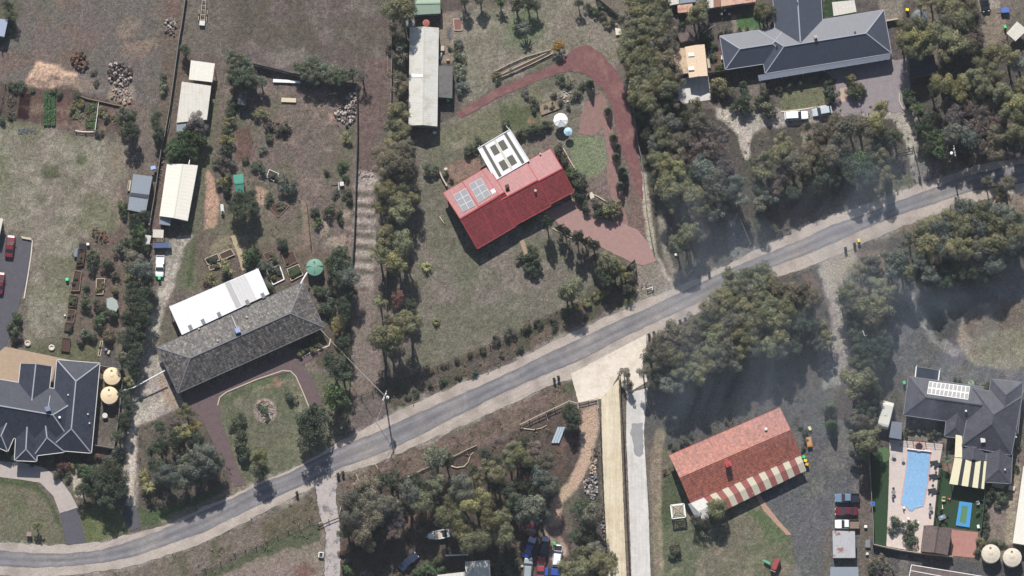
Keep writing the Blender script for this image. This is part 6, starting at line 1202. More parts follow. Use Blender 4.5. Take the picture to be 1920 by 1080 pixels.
# ------------------------------------------------ vehicles
def paint(name, col): return mat(name, lin(*col, .9), .3, .03, spec=.6)
def loft(bm, secs, mi=0, cap=True):
    rings = [[bm.verts.new(p) for p in s] for s in secs]
    for a, b in zip(rings, rings[1:]):
        n = len(a)
        for i in range(n): bm.faces.new((a[i], a[(i + 1) % n], b[(i + 1) % n], b[i])).material_index = mi
    if cap: bm.faces.new(rings[0][::-1]).material_index = mi; bm.faces.new(rings[-1]).material_index = mi
def car(label, x, y, hdg, kind, m, L_=4.6, W_=1.8, group=None, name='parked_car', cat='car', bonnet=None, tray=None, canopy=None, z0=0.0):
    """hdg = photo direction of the nose in degrees (0 = right, 90 = up)"""
    root = empty(name, P(x, y, z0), R(hdg), label, cat, group); h = L_ / 2; w2 = W_ / 2
    def sec(xx, ww, zb, zt, r=.12): return [(xx, -ww, zb), (xx, -ww, zt - r), (xx, -ww + r * 1.2, zt), (xx, ww - r * 1.2, zt), (xx, ww, zt - r), (xx, ww, zb)]
    bm = NB()
    if kind in ('sedan', 'wagon', 'hatch', 'suv'):
        zt = .82 if kind != 'suv' else .98
        loft(bm, [sec(-h, w2 * .86, .32, zt * .9), sec(-h + .12, w2 * .96, .25, zt), sec(-h * .4, w2, .24, zt + .04), sec(h * .35, w2, .24, zt + .02), sec(h * .8, w2 * .96, .25, zt - .08), sec(h - .08, w2 * .88, .28, zt - .2), sec(h, w2 * .78, .34, zt - .28)])
    else:
        zt = .95; loft(bm, [sec(-h * .12, w2 * .98, .3, zt), sec(h * .3, w2, .3, zt), sec(h * .8, w2 * .97, .3, zt - .04), sec(h - .06, w2 * .9, .32, zt - .14), sec(h, w2 * .82, .36, zt - .22)])
    obj('body', fix(bm), m, root, True)
    # glasshouse with roof panel
    cfg = {'sedan': (-.62, -.34, .12, .42, 1.42), 'wagon': (-.93, -.86, .12, .42, 1.45), 'hatch': (-.9, -.72, .12, .46, 1.45), 'suv': (-.93, -.86, .16, .46, 1.75), 'ute': (-.14, -.1, .2, .46, 1.65), 'dualute': (-.3, -.26, .16, .46, 1.72)}[kind]
    a, b_, c_, d_, zr = [v * h if i < 4 else v for i, v in enumerate(cfg)]; wt = w2 * .76; wb = w2 * .93
    bm = NB(); zb = zt + .0
    loft(bm, [[(a, -wb, zb), (a, wb, zb), (d_, wb, zb), (d_, -wb, zb)], [(b_, -wt, zr - .04), (b_, wt, zr - .04), (c_, wt, zr - .04), (c_, -wt, zr - .04)]])
    obj('windows', fix(bm), M_GLASS, root, True)
    bm = NB(); e = .05; loft(bm, [[(b_ - e, -wt - .03, zr - .05), (b_ - e, wt + .03, zr - .05), (c_ + e, wt + .03, zr - .05), (c_ + e, -wt - .03, zr - .05)], [(b_ + .08, -wt + .08, zr + .03), (b_ + .08, wt - .08, zr + .03), (c_ - .08, wt - .08, zr + .03), (c_ - .08, -wt + .08, zr + .03)]])
    obj('roof', fix(bm), m, root, True)
    if bonnet is not None:
        bm = NB(); box(bm, (h * .68, 0, zt + .0), (h * .46, W_ * .84, .09), taper=.92); obj('bonnet', bm, bonnet, root, True)
    if kind in ('ute', 'dualute'):
        x1 = a - .08; x0 = -h; bm = NB(); cx, ln = (x0 + x1) / 2, x1 - x0
        box(bm, (cx, 0, .72), (ln, W_ * .98, .1))
        for s_ in (-1, 1): box(bm, (cx, s_ * (W_ * .49 - .03), .9), (ln, .06, .3))
        box(bm, (x0 + .03, 0, .9), (.06, W_ * .92, .3)); box(bm, (x1 - .03, 0, .96), (.06, W_ * .92, .42)); obj('tray', bm, tray or m, root, True)
        bm = NB(); box(bm, (cx, 0, .55), (ln * .96, W_ * .5, .2)); obj('chassis', bm, M_DARK, root, True)
        if canopy: bm = NB(); box(bm, (cx, 0, 1.2), (ln * .96, W_ * .9, .5), taper=.9); obj('tray_load', fix(bm), canopy, root, True)
    for sx in (-.62, .6):
        for sy in (-1, 1):
            bm = NB(); q = [(sx * h, sy * (w2 - .2), .33), (sx * h, sy * (w2 + .01), .33)]; tube(bm, q, .33, 14); wh = obj('wheel', bm, M_DARK, root, True)
            bm = NB(); tube(bm, [(sx * h, sy * (w2 + .005), .33), (sx * h, sy * (w2 + .03), .33)], .18, 10); obj('rim', bm, M_GREYM, wh, True)
    for s_ in (-1, 1):
        bm = NB(); box(bm, (h - .06, s_ * w2 * .6, .62 if kind in ('sedan', 'wagon', 'hatch') else .74), (.12, .34, .14)); obj('headlight', bm, M_TRIM, root, True)
        bm = NB(); box(bm, (d_ - .1, s_ * (w2 + .08), zt + .06), (.16, .2, .14)); obj('mirror', bm, M_BLACK, root, True)
    return root
PW = paint('car_white', (236, 238, 240)); PSV = paint('car_silver', (176, 184, 192)); PRD = paint('car_red', (104, 24, 30)); PMR = paint('car_maroon', (92, 24, 34)); PBK = paint('car_black', (26, 30, 40)); PBL = paint('car_blue', (46, 74, 148)); PDG = paint('car_dark_green', (34, 50, 62)); PGB = paint('car_grey_blue', (104, 122, 146)); PTL = paint('car_grey_green', (140, 150, 152)); PDB = paint('car_navy', (26, 36, 64))
JY = 'wrecks and cars in the car yard'; GYG = 'vehicles on the grey gravel yard'
car('white wagon parked nose left below the small square lawn', 1493, 218, 3, 'wagon', PW, 4.9)
car('silver hatchback parked right of the white wagon', 1541, 210, 190, 'hatch', PSV, 4.1)
car('red coupe parked on the asphalt yard', 19, 463, 84, 'sedan', PRD, 4.7)
car('dark maroon car half out of frame at the left edge', 0, 532, 84, 'sedan', PMR, 4.6)
car('white ute with open tray on the gravel drive', 300, 500, -92, 'ute', PW, 4.4, 1.75, name='flatbed_ute', cat='ute')
car('black car parked near the upper right corner', 1845, 3, -80, 'suv', PBK, 4.6)
car('car with blue boot and silver bonnet, nose up, in the car yard', 993, 1027, 70, 'sedan', PBL, 4.6, group=JY, bonnet=PSV)
car('dark green car with pale bonnet and no windscreen', 1021, 1025, 82, 'hatch', PDG, 4.3, group=JY, bonnet=PSV)
car('white wreck with its bonnet missing in the car yard', 1045, 1043, 84, 'wagon', PW, 4.6, group=JY, bonnet=M_BLACK)
car('grey green sedan at the left of the car yard', 990, 1066, 86, 'wagon', PTL, 4.6, group=JY)
car('bright red sedan with darker bonnet in the car yard', 1014, 1066, 86, 'sedan', paint('car_faded_red', (140, 56, 60)), 4.6, group=JY, bonnet=paint('car_dark_red', (122, 34, 40)))
car('blue pale roofed car at the bottom of the car yard', 1036, 1074, 175, 'hatch', PBL, 4.2, group=JY)
car('dark red car under the gum trees above the car yard', 1000, 987, 72, 'sedan', PMR, 4.3, group=JY)
car('navy car in the shade of the wood', 766, 1054, 42, 'sedan', PDB, 4.6)
car('grey blue dual cab ute, topmost on the gravel yard', 1588, 935, 180, 'dualute', PGB, 5.0, 1.85, GYG, 'pickup_ute', 'ute', tray=PBK)
car('maroon sedan between the two utes', 1587, 960, 180, 'sedan', PMR, 4.7, 1.8, GYG)
car('white flatbed ute with a loaded timber tray', 1588, 984, 180, 'ute', PW, 5.0, 1.85, GYG, 'flatbed_ute', 'ute', tray=M_WOOD)
M_GYP = mat('boat_grey', g(196, 200, 204), .4, .05)
def boat(label, x, y, hdg, L_=4.8, W_=1.9):
    root = empty('dinghy', P(x, y, 0), R(hdg), label, 'boat'); bm = NB(); n = 12; top, bot, inn, floor_ = [], [], [], []
    out = [(-.5, .46), (-.2, .5), (.1, .48), (.3, .36), (.42, .18), (.5, 0)]; ol = out + [(a, -b) for a, b in out[-2::-1]]
    for (a, b) in ol:
        top.append(bm.verts.new((a * L_, b * W_, .95))); bot.append(bm.verts.new((a * L_ * .9 - .05, b * W_ * .6, .3)))
        inn.append(bm.verts.new((a * L_ * .9 - .03, b * W_ * .82, .93))); floor_.append(bm.verts.new((a * L_ * .82 - .05, b * W_ * .6, .5)))
    m_ = len(ol)
    for i in range(m_):
        j = (i + 1) % m_
        for A_, B_ in ((bot, top), (top, inn), (inn, floor_)): bm.faces.new((A_[i], A_[j], B_[j], B_[i]))
    bm.faces.new(bot[::-1]); bm.faces.new(floor_); obj('hull', fix(bm), M_GYP, root, True)
    bm = NB(); box(bm, (L_ * .28, 0, .96), (L_ * .26, W_ * .6, .08), taper=.7); obj('foredeck', bm, M_WHITE, root, True)
    bm = NB(); box(bm, (L_ * .12, 0, 1.15), (.08, W_ * .7, .4)); obj('windscreen', bm, M_GLASS, root, True)
    bm = NB(); box(bm, (-L_ * .02, 0, .72), (1.1, W_ * .66, .3)); obj('seat', bm, M_CREAMW, root, True)
    bm = NB(); box(bm, (-L_ * .28, 0, .7), (.9, W_ * .68, .25)); obj('cover', bm, M_BLACK, root, True)
    bm = NB(); box(bm, (-L_ * .52, 0, .9), (.4, .35, .6)); obj('outboard', bm, M_GREYM, root, True)
    bm = NB(); bar(bm, (-L_ * .3, 0, .25), (L_ * .62, 0, .35), .1); box(bm, (-.4, 0, .25), (.1, W_, .1)); obj('trailer_frame', bm, M_GREYM, root, True)
    for s_ in (-1, 1): bm = NB(); tube(bm, [(-.4, s_ * .8, .28), (-.4, s_ * 1.0, .28)], .28, 12); obj('wheel', bm, M_DARK, root, True)
boat('pale grey dinghy on a trailer in the wood clearing', 821, 1004, 190)
def caravan(label, x, y, hdg, L_=5.6, W_=2.3):
    root = empty('caravan', P(x, y, 0), R(hdg), label, 'caravan'); bm = NB(); h = L_ / 2
    pr = [(-h, .5), (-h, 1.9), (-h + .25, 2.35), (-h + .7, 2.5), (h - .9, 2.5), (h - .3, 2.3), (h, 1.5), (h, .5)]
    a = []
    for yy, k_ in ((-W_ / 2, .0), (-W_ / 2 + .12, .08), (W_ / 2 - .12, .08), (W_ / 2, 0)): a.append([(px_ * (1 - (.02 if k_ == 0 else 0)), yy, pz + (k_ if pz > 2 else 0)) for px_, pz in pr])
    loft(bm, a); obj('body', fix(bm), mat('caravan_cream', g(214, 210, 198), .35, .05), root, True)
    bm = NB(); box(bm, (0, 0, 2.6), (.7, .7, .12)); obj('roof_hatch', bm, M_TRIM, root, True)
    for s_ in (-1, 1):
        bm = NB(); box(bm, (.5, s_ * (W_ / 2 + .01), 1.7), (1.4, .05, .5)); obj('window', bm, M_GLASS, root, True)
        bm = NB(); tube(bm, [(-.2, s_ * .9, .35), (-.2, s_ * 1.12, .35)], .34, 14); obj('wheel', bm, M_DARK, root, True)
    bm = NB(); bar(bm, (h, .4, .5), (h + 1.0, 0, .5), .08); bar(bm, (h, -.4, .5), (h + 1.0, 0, .5), .08); obj('drawbar', bm, M_GREYM, root, True)
caravan('cream caravan parked left of the pool house', 1660, 780, 76)

# ------------------------------------------------ bins, tanks, poles
def bin_(label, x, y, lid, rz=0.3, body=None, group=None):
    root = empty('wheelie_bin', P(x, y, 0), rz, label, 'bin', group); bm = NB(); box(bm, (0, 0, .5), (.5, .56, 1.0)); 
    for v in bm.verts:
        if v.co.z < .1: v.co.x *= .8; v.co.y *= .8; v.co.z = .04
    obj('body', bm, body or M_BLACK, root, True)
    bm = NB(); box(bm, (0, .03, 1.04), (.58, .7, .09), taper=.88); obj('lid', bm, lid, root, True)
    bm = NB(); bar(bm, (-.24, -.34, .96), (.24, -.34, .96), .05); obj('handle', bm, body or M_BLACK, root, True)
    for s_ in (-1, 1): bm = NB(); tube(bm, [(s_ * .2, -.26, .11), (s_ * .27, -.26, .11)], .11, 10); obj('wheel', bm, M_DARK, root, True)
M_YL = mat('yellow_lid', lin(236, 206, 40, .9), .5, .04); M_GL = mat('green_lid', lin(60, 200, 110, .9), .5, .04); M_GRP = mat('green_plastic', lin(90, 210, 150, .85), .5, .04)
BB = 'black wheelie bins along the road'
for lab, x, y in (('black bin left of the pair by the wide concrete apron, west side', 1039, 713), ('black bin right of the pair by the apron, west side', 1047, 709), ('left black bin of the pair at the apron top right corner', 1217, 630), ('right black bin of the pair at the apron top right corner', 1226, 626), ('lower black bin by the wood edge on the road', 1275, 604), ('upper black bin by the wood edge on the road', 1285, 600), ('left black bin beside the gravel lane mouth', 634, 891), ('right black bin beside the gravel lane mouth', 643, 888), ('lone black bin below the road, left of the gravel lane', 557, 926), ('black bin two places left of the yellow lidded bin', 1585, 468), ('black bin next to the yellow lidded bin', 1602, 460), ('black bin at the right driveway entry', 1724, 335), ('left black bin above the road by the shaded entry', 1310, 520), ('right black bin above the road by the shaded entry', 1329, 511)):
    bin_(lab, x, y, M_BLACK, group=BB)
bin_('bin with bright yellow lid on the road verge', 1610, 453, M_YL)
for lab, x, y, l_ in (('green lidded bin at the side of the terracotta house', 1507, 858, M_GL), ('yellow lidded bin between others beside the terracotta house', 1510, 865, M_YL), ('lower yellow lidded bin beside the terracotta house', 1513, 872, mat('orange_lid', lin(226, 160, 40, .9), .5, .04))): bin_(lab, x, y, l_, 1.3)
bin_('green bin north west of the pool house', 1695, 719, M_GL); bin_('green bin behind the white ute', 299, 523, M_GL, 0, M_GRP); bin_('yellow lidded bin at the narrow yard by the round tree', 1701, 20, M_YL, 1.4); bin_('green bin near the white shade cover', 1884, 52, M_GL); bin_('green bin at the annex corner', 840, 190, M_GL); bin_('green bin in the car yard', 1039, 1021, M_GL)
def tank(label, x, y, r, h, m, cone=.35, ribs=True, cross=None):
    R_ = r * S; root = empty('water_tank', P(x, y, 0) if h < .4 else (P(x, y, h).x, P(x, y, h).y, 0), 0, label, 'water tank')
    bm = NB(); n = 36; pr = [(R_, 0)]
    k_ = int(h / .25)
    for i in range(k_): pr += [(R_, h * i / k_ + .02), (R_ * 1.012, h * (i + .5) / k_)]
    pr += [(R_, h)]
    lathe(bm, pr, n); obj('tank_wall', bm, m, root, True)
    bm = NB(); lathe(bm, [(R_ * 1.03, h - .05), (R_ * 1.03, h), (R_ * .55, h + cone * R_ * .32), (0, h + cone * R_ * .5)], n); rf = obj('tank_roof', fix(bm), m, root, True)
    if ribs:
        bm = NB()
        for i in range(16): a = i * math.tau / 16; bar(bm, (0, 0, h + cone * R_ * .5 + .02), (R_ * math.cos(a), R_ * math.sin(a), h + .02), .06, .05)
        obj('roof_rib', bm, m, rf, True)
    if cross:
        bm = NB(); bar(bm, (-R_, .1, h + .06), (R_, .25, h + .1), .1, .3); bar(bm, (0, -R_ * .8, h + .06), (0, R_ * .6, h + .1), .1, .3); obj('roof_seam', bm, cross, rf, True)
    bm = NB(); lathe(bm, [(.25, 0), (.25, .12), (0, .14)], 12, (-.1, R_ * .6, h + cone * R_ * .18)); obj('hatch', bm, M_WOOD, root, True)
M_TKC = mat('tank_cream', g(228, 204, 168), .6, .04); M_TKG = mat('tank_green', g(108, 150, 132), .6, .06); M_TKW = mat('tank_stained_cream', g(206, 196, 176), .6, .12, 1.5)
tank('cream ribbed water tank, upper of the pair by the navy tiled house', 210, 705, 16, 2.3, M_TKC); tank('cream ribbed water tank, lower of the pair by the navy tiled house', 205, 741, 16, 2.3, M_TKC)
tank('pale green water tank with a dark cross seam', 590, 501, 15.5, 2.2, M_TKG, cross=mat('seam_green', g(50, 80, 72), .7, .1), ribs=False)
tank('grey round tank at the north west corner of the long shed', 769, 43, 8, 2.0, M_GREYM, ribs=False); tank('faded red round tank north of the long shed', 799, 43, 6.5, 1.9, mat('tank_red', g(176, 96, 88), .6, .08))
tank('big stained round tank, left of the bottom right pair', 1858, 1038, 17, 2.2, M_TKW); tank('big stained round tank, right of the bottom right pair', 1898, 1045, 17, 2.2, M_TKW)
tank('dark grey round tank behind the round bright tree', 1724, 33, 15, 2.2, mat('tank_dark', g(96, 104, 116), .5, .1)); tank('small pale green round tank on the pool house north wall', 1821, 719, 6, 1.4, mat('tank_sage', g(124, 146, 124), .6, .06), ribs=False)
def pole(label, x, y, hh=9.5, rz=1.0, tr=True):
    b = P(x, y, hh - .3); root = empty('power_pole', (b.x, b.y, 0), rz, label, 'power pole'); bm = NB()
    tube(bm, [(0, 0, -.1), (0, 0, hh)], [.17, .12], 10); obj('post', bm, M_WOOD, root, True)
    for z in (hh - .4, hh - 2.2):
        bm = NB(); box(bm, (0, .12, z), (2.2 if z > hh - 1 else 1.7, .12, .14)); ca_ = obj('crossarm', bm, M_TRIM, root, True)
        for k_ in (-1, -.4, .4, 1): bm = NB(); lathe(bm, [(.05, 0), (.09, .1), (.05, .16), (.08, .22), (0, .26)], 8, (k_ * (1.0 if z > hh - 1 else .75), .12, z + .06)); obj('insulator', bm, M_WHITE, ca_, True)
    if tr: bm = NB(); lathe(bm, [(0, 0), (.3, 0), (.32, .5), (.3, .95), (0, 1.0)], 14, (.1, -.5, hh - 2.4)); obj('transformer', bm, M_WHITE, root, True)
    bm = NB(); bar(bm, (0, .1, hh - .4), (0, .1, hh - 2.2), .07); obj('brace', bm, M_TRIM, root, True); return b
pb = pole('power pole with transformer beside the long road', 722, 742, 9.5, 1.15); pc = pole('power pole in the wood near the right edge', 1789, 283, 9.5, -1.4)
M_WIRE = mat('service_cable', g(170, 164, 156), .6, .05)
def wire(label, a, b, sag=.6, r=.035, m=None):
    a, b = Vector(a), Vector(b); bm = NB(); pts = [a.lerp(b, t / 14) - Vector((0, 0, sag * 4 * (t / 14) * (1 - t / 14))) for t in range(15)]
    tube(bm, pts, r, 5); o = obj('power_line', bm, m or M_WIRE); tag(o, label, 'cable')
wire('pale service cable from the roadside pole to the grey tiled roof', (pb.x, pb.y, 8.6), P(601, 618, 3.0), .8, .045)
wire('pale cable from the roadside pole across the road to the stub pole', (pb.x, pb.y, 8.2), P(665, 911, 3.8), .4, .04)
for k_, dz in ((0, 0), (1, 0), (2, 0)):
    o_ = Vector((.35, -.9, 0)) * (k_ - 1)
    wire(('upper', 'middle', 'lower')[k_] + ' thin overhead line running beside the road between poles', pb + o_, pc + o_, 1.6, .012, M_DARK)
    wire(('upper', 'middle', 'lower')[k_] + ' thin overhead line running off the lower left corner', pb + o_, P(-40, 1010 + k_ * 9, 9), 2.2, .012, M_DARK)
sp_ = empty('stub_pole', P(665, 912, 0), 0, 'short stub pole at the wood edge south of the road', 'pole'); bm = NB(); tube(bm, [(0, 0, 0), (0, 0, 3.8)], .11, 8); obj('post', bm, M_WOOD, sp_, True); bm = NB(); box(bm, (0, 0, 3.85), (.3, .3, .1)); obj('cap', bm, M_CREAMW, sp_, True)
def pipe(label, pts, r=.12, m=None, name='pipe', cat='pipe'):
    bm = NB(); tube(bm, [P(*p) for p in pts], r, 8); tag(obj(name, bm, m or M_WHITE), label, cat)
pipe('white pipe from the grey tiled house to the tank fence', [(309, 695, 2.7), (250, 727, 2.3), (228, 733, 2.2)], .12); pipe('short white downpipe bridging the green tank and the roof corner', [(576, 511, 2.5), (568, 524, 2.8), (564, 532, 2.8)], .16)
pipe('white pipe north of the cream ridged shed', [(354, 308, 2.9), (357, 295, 2.6)], .1)

# ------------------------------------------------ pool and play things
pool = empty('swimming_pool', P(1716, 900, 0), 0, 'long swimming pool under a pale blue cover', 'pool')
PO = [(1703, 843), (1744, 847), (1740, 900), (1731, 948), (1725, 951), (1716, 953), (1711, 958), (1705, 957), (1700, 951), (1690, 945), (1692, 930), (1698, 890)]
def grow(pts, k_):
    cx = sum(p[0] for p in pts) / len(pts); cy = sum(p[1] for p in pts) / len(pts); return [(cx + (x - cx) * (1 + k_ / 22), cy + (y - cy) * (1 + k_ / 58)) for x, y in pts]
M_COP = mat('pink_coping', g(206, 150, 138), .8, .08)
gsheet('coping', grow(PO, 1.6), .11, M_COP, .0, parent=pool)
m, t, N, L, b = nodes('pool_cover'); co = N.new('ShaderNodeTexCoord').outputs['Object']; rgb = N.new('ShaderNodeRGB'); rgb.outputs[0].default_value = (*g(134, 176, 212), 1)
n1 = noise(N, L, co, 2.2, 4, .65, 1.8); c = mulv(N, L, rgb.outputs[0], ramp(N, L, n1, .35, .65, .84, 1.14)); L.new(c, b.inputs['Base Color']); b.inputs['Roughness'].default_value = .3; bump(N, L, n1, b, .6, .12)
gsheet('bubble_cover', PO, .14, m, .03, parent=pool)
bm = NB(); tube(bm, [P(1701, 842, .35), P(1746, 847, .35)], .14, 10); obj('cover_roller', bm, M_WHITE, pool)
bm = NB(); q_ = P(1723, 838, 0); lathe(bm, [(1.05, .0), (1.05, .42), (.75, .42), (.75, .3)], 22, q_); obj('spa_rim', bm, M_COP, pool); bm = NB(); lathe(bm, [(.76, .3), (0, .3)], 22, q_); obj('spa_water', bm, M_GLASS, pool)
def lounger(label, x, y, rz, m, group=None):
    root = empty('sun_lounger', P(x, y, .07), rz, label, 'sun lounger', group); bm = NB(); box(bm, (.1, 0, .3), (1.3, .6, .06)); obj('seat', bm, m, root, True)
    bm = NB(); bar(bm, (-.5, 0, .33), (-.95, 0, .65), .6, .06); obj('backrest', bm, m, root, True)
    for a in (-.45, .65):
        for s_ in (-.25, .25): bm = NB(); bar(bm, (a, s_, 0), (a, s_, .28), .05); obj('leg', bm, M_BLACK, root, True)
LG = 'dark sun loungers by the pool'
M_DKF = mat('dark_fabric', g(52, 54, 60), .9, .1)
for lab, x, y in (('dark lounger pair, topmost right of the pool', 1752, 867), ('dark lounger just below the topmost one right of the pool', 1759, 871), ('dark lounger right of the pool middle', 1750, 892), ('dark lounger beside the middle one, nearer the fence', 1756, 894), ('dark lounger right of the lower pool', 1748, 919), ('dark lounger lowest right of the pool', 1754, 922)): lounger(lab, x, y, .15, M_DKF, LG)
def table(label, x, y, r, m, h=.72, chairs=0, cm=None, name='round_table', group=None):
    root = empty(name, P(x, y, .05), 0, label, 'table', group); bm = NB(); lathe(bm, [(0, h - .04), (r, h - .04), (r, h), (0, h)], 20); obj('table_top', bm, m, root, True)
    bm = NB(); tube(bm, [(0, 0, 0), (0, 0, h - .04)], .05, 8); lathe(bm, [(.3, 0), (.3, .04), (0, .05)], 12); obj('pedestal', bm, M_GREYM, root, True)
def chair(label, x, y, rz, m, group=None):
    root = empty('garden_chair', P(x, y, .05), rz, label, 'chair', group); bm = NB(); box(bm, (0, 0, .43), (.45, .45, .05)); obj('seat', bm, m, root, True); bm = NB(); box(bm, (-.22, 0, .68), (.05, .45, .45)); obj('backrest', bm, m, root, True)
    for a in (-.18, .18):
        for s_ in (-.18, .18): bm = NB(); bar(bm, (a, s_, 0), (a, s_, .41), .04); obj('leg', bm, m, root, True)
table('small round table with grey top, upper left of the pool', 1676, 855, .4, M_POLY); table('small round table beside the pool left edge', 1693, 862, .38, M_POLY)
table('grey table between the chairs left of the pool', 1675, 924, .45, M_GREYM); table('grey table between chairs right of the pool steps', 1745, 954, .45, M_GREYM); table('little dark table between the topmost loungers', 1754, 879, .25, M_BLACK); table('little dark table between the lower loungers', 1749, 911, .25, M_BLACK)
for lab, x, y, a in (('upper chair at the left poolside table', 1675, 917, -1.5), ('lower chair at the left poolside table', 1674, 931, 1.5), ('upper chair at the right poolside table', 1744, 947, -1.5), ('lower chair at the right poolside table', 1743, 962, 1.5)): chair(lab, x, y, a, M_GREYM, 'poolside chairs')
for lab, x, y, a, mm_ in (('white chair near the palms south of the pool', 1694, 979, .5, M_WHITE), ('white chair south of the pool end', 1703, 973, 1.5, M_WHITE), ('white box seat on the lower paving', 1721, 980, 0, M_WHITE), ('white seat touching the pool edge', 1695, 952, .7, M_WHITE)): chair(lab, x, y, a, mm_)
tr = empty('sunken_trampoline', P(1807, 965, 0), 0, 'rectangular trampoline with blue pads and green mat', 'trampoline')
TQ = [(1799, 940), (1823, 943), (1818, 989), (1792, 985)]; TI = [(1804, 948), (1815, 950), (1811, 982), (1799, 979)]
def tp(p, z): return P(*p, z)
bm = NB()
for i in range(4):
    j = (i + 1) % 4; v = [bm.verts.new(tp(p, z)) for p, z in ((TQ[i], .3), (TQ[j], .3), (TI[j], .3), (TI[i], .3))]; bm.faces.new(v); u = [bm.verts.new(tp(p, z)) for p, z in ((TQ[i], .3), (TQ[j], .3), (TQ[j], 0), (TQ[i], 0))]; bm.faces.new(u)
obj('frame_pad', fix(bm), mat('blue_pad', g(66, 142, 196), .6, .05), tr); gsheet('jump_mat', TI, .27, mat('green_mat', g(84, 126, 92), .8, .06), 0, parent=tr)
M_YCR = mat('cream_yellow_plastic', g(222, 216, 160), .5, .05)
def block(name, cat, label, x, y, s, rz, m, z=0, parts=()):
    root = empty(name, P(x, y, 0), rz, label, cat); bm = NB(); box(bm, (0, 0, z + s[2] / 2), s, taper=.93); bmesh.ops.bevel(bm, geom=bm.edges[:], offset=min(s) * .12, segments=2, affect='EDGES'); obj('body', bm, m, root, True)
    for nm, c_, ss, mm_ in parts: bm = NB(); box(bm, c_, ss); obj(nm, bm, mm_, root, True)
    return root
block('toy_chair', 'toy', 'cream yellow play seat on the turf left of the trampoline', 1769, 937, (.75, 1.0, .6), 0, M_YCR, parts=(('backrest', (0, .4, .8), (.7, .12, .5), M_YCR),)); block('ride_on_toy', 'toy', 'small red and white ride-on toy on the play turf', 1779, 936, (.7, .3, .35), -.4, mat('toy_red', lin(190, 60, 60, .9), .5, .05), parts=(('handle', (.2, 0, .5), (.05, .4, .3), M_WHITE),))
block('toy_pole', 'toy', 'little white pole toy below the cream play seat', 1767, 950, (.12, .8, .2), 0, M_WHITE, parts=(('ball', (0, -.4, .3), (.25, .25, .25), M_YCR),)); block('play_house', 'toy', 'white play kitchen in the turf corner right of the trampoline', 1833, 944, (.7, .8, .7), .3, M_WHITE, parts=(('shelf', (0, .3, .9), (.6, .1, .4), M_CREAMW),)); block('toy_bench', 'toy', 'white toy bench at the lower right turf corner', 1834, 988, (.5, .8, .5), .2, M_WHITE, parts=(('backrest', (.22, 0, .65), (.06, .8, .35), M_WHITE),))
ts = empty('outdoor_dining_set', P(1766, 971, 0), .4, 'grey table with blue top and cluttered chairs beside the turf', 'table'); bm = NB(); box(bm, (0, 0, .72), (1.5, .9, .05)); obj('table_top', bm, M_GREYM, ts, True); bm = NB(); box(bm, (0, .1, .78), (.5, .4, .08)); obj('folded_cloth', bm, mat('pale_blue_cloth', g(150, 190, 214), .8, .05), ts, True)
for a in (-.65, .65):
    for s_ in (-.38, .38): bm = NB(); bar(bm, (a, s_, 0), (a, s_, .7), .05); obj('leg', bm, M_GREYM, ts, True)
for i, (x, y, a) in enumerate(((1758, 965, .4), (1765, 960, -1.2), (1776, 967, 3.3), (1773, 978, 2.8), (1762, 980, 1.5))): chair(('leftmost', 'topmost', 'rightmost', 'lower right', 'lower left')[i] + ' dark chair at the blue topped table', x, y, a, M_DKF, 'chairs round the blue topped table')
# umbrella and round glass table by the pergola
um = empty('patio_umbrella', P(1051, 229, 0), 0, 'large white pleated umbrella right of the pergola hedge', 'umbrella'); bm = NB(); n = 18
ap = bm.verts.new((0, 0, 2.9)); rg = [bm.verts.new((1.45 * math.cos(i * math.tau / n) * (1 + .05 * (i % 2)), 1.45 * math.sin(i * math.tau / n) * (1 + .05 * (i % 2)), 2.25 - .14 * (i % 2))) for i in range(n)]
for i in range(n): bm.faces.new((ap, rg[i], rg[(i + 1) % n]))
obj('canopy', bm, mat('white_canvas', g(238, 238, 236), .8, .03), um, True); bm = NB(); tube(bm, [(0, 0, 0), (0, 0, 2.88)], .04, 8); lathe(bm, [(.3, 0), (.3, .1), (0, .12)], 12); obj('pole', bm, M_GREYM, um, True)
bm = NB(); bar(bm, (0, 0, 2.95), (0, 0, 3.1), .06); obj('finial', bm, M_WHITE, um, True)
um2 = empty('patio_umbrella', P(1065, 250, 0), 0, 'small pale blue segmented umbrella below the white one', 'umbrella'); bm = NB(); n = 12
ap = bm.verts.new((0, 0, 2.3)); rg = [bm.verts.new((.9 * math.cos(i * math.tau / n), .9 * math.sin(i * math.tau / n), 1.9)) for i in range(n)]
for i in range(n): bm.faces.new((ap, rg[i], rg[(i + 1) % n])).material_index = i % 2
obj('canopy', bm, [mat('pale_blue_canvas', g(182, 206, 220), .8, .03), mat('blue_canvas', g(160, 190, 210), .8, .03)], um2, True); bm = NB(); tube(bm, [(0, 0, 0), (0, 0, 2.28)], .04, 8); obj('pole', bm, M_GREYM, um2, True)
for lab, x, y, r in (('white umbrella shaped dish on the paving beside two cream tanks', 197, 780, .55),): table(lab, x, y, r, M_TRIM)
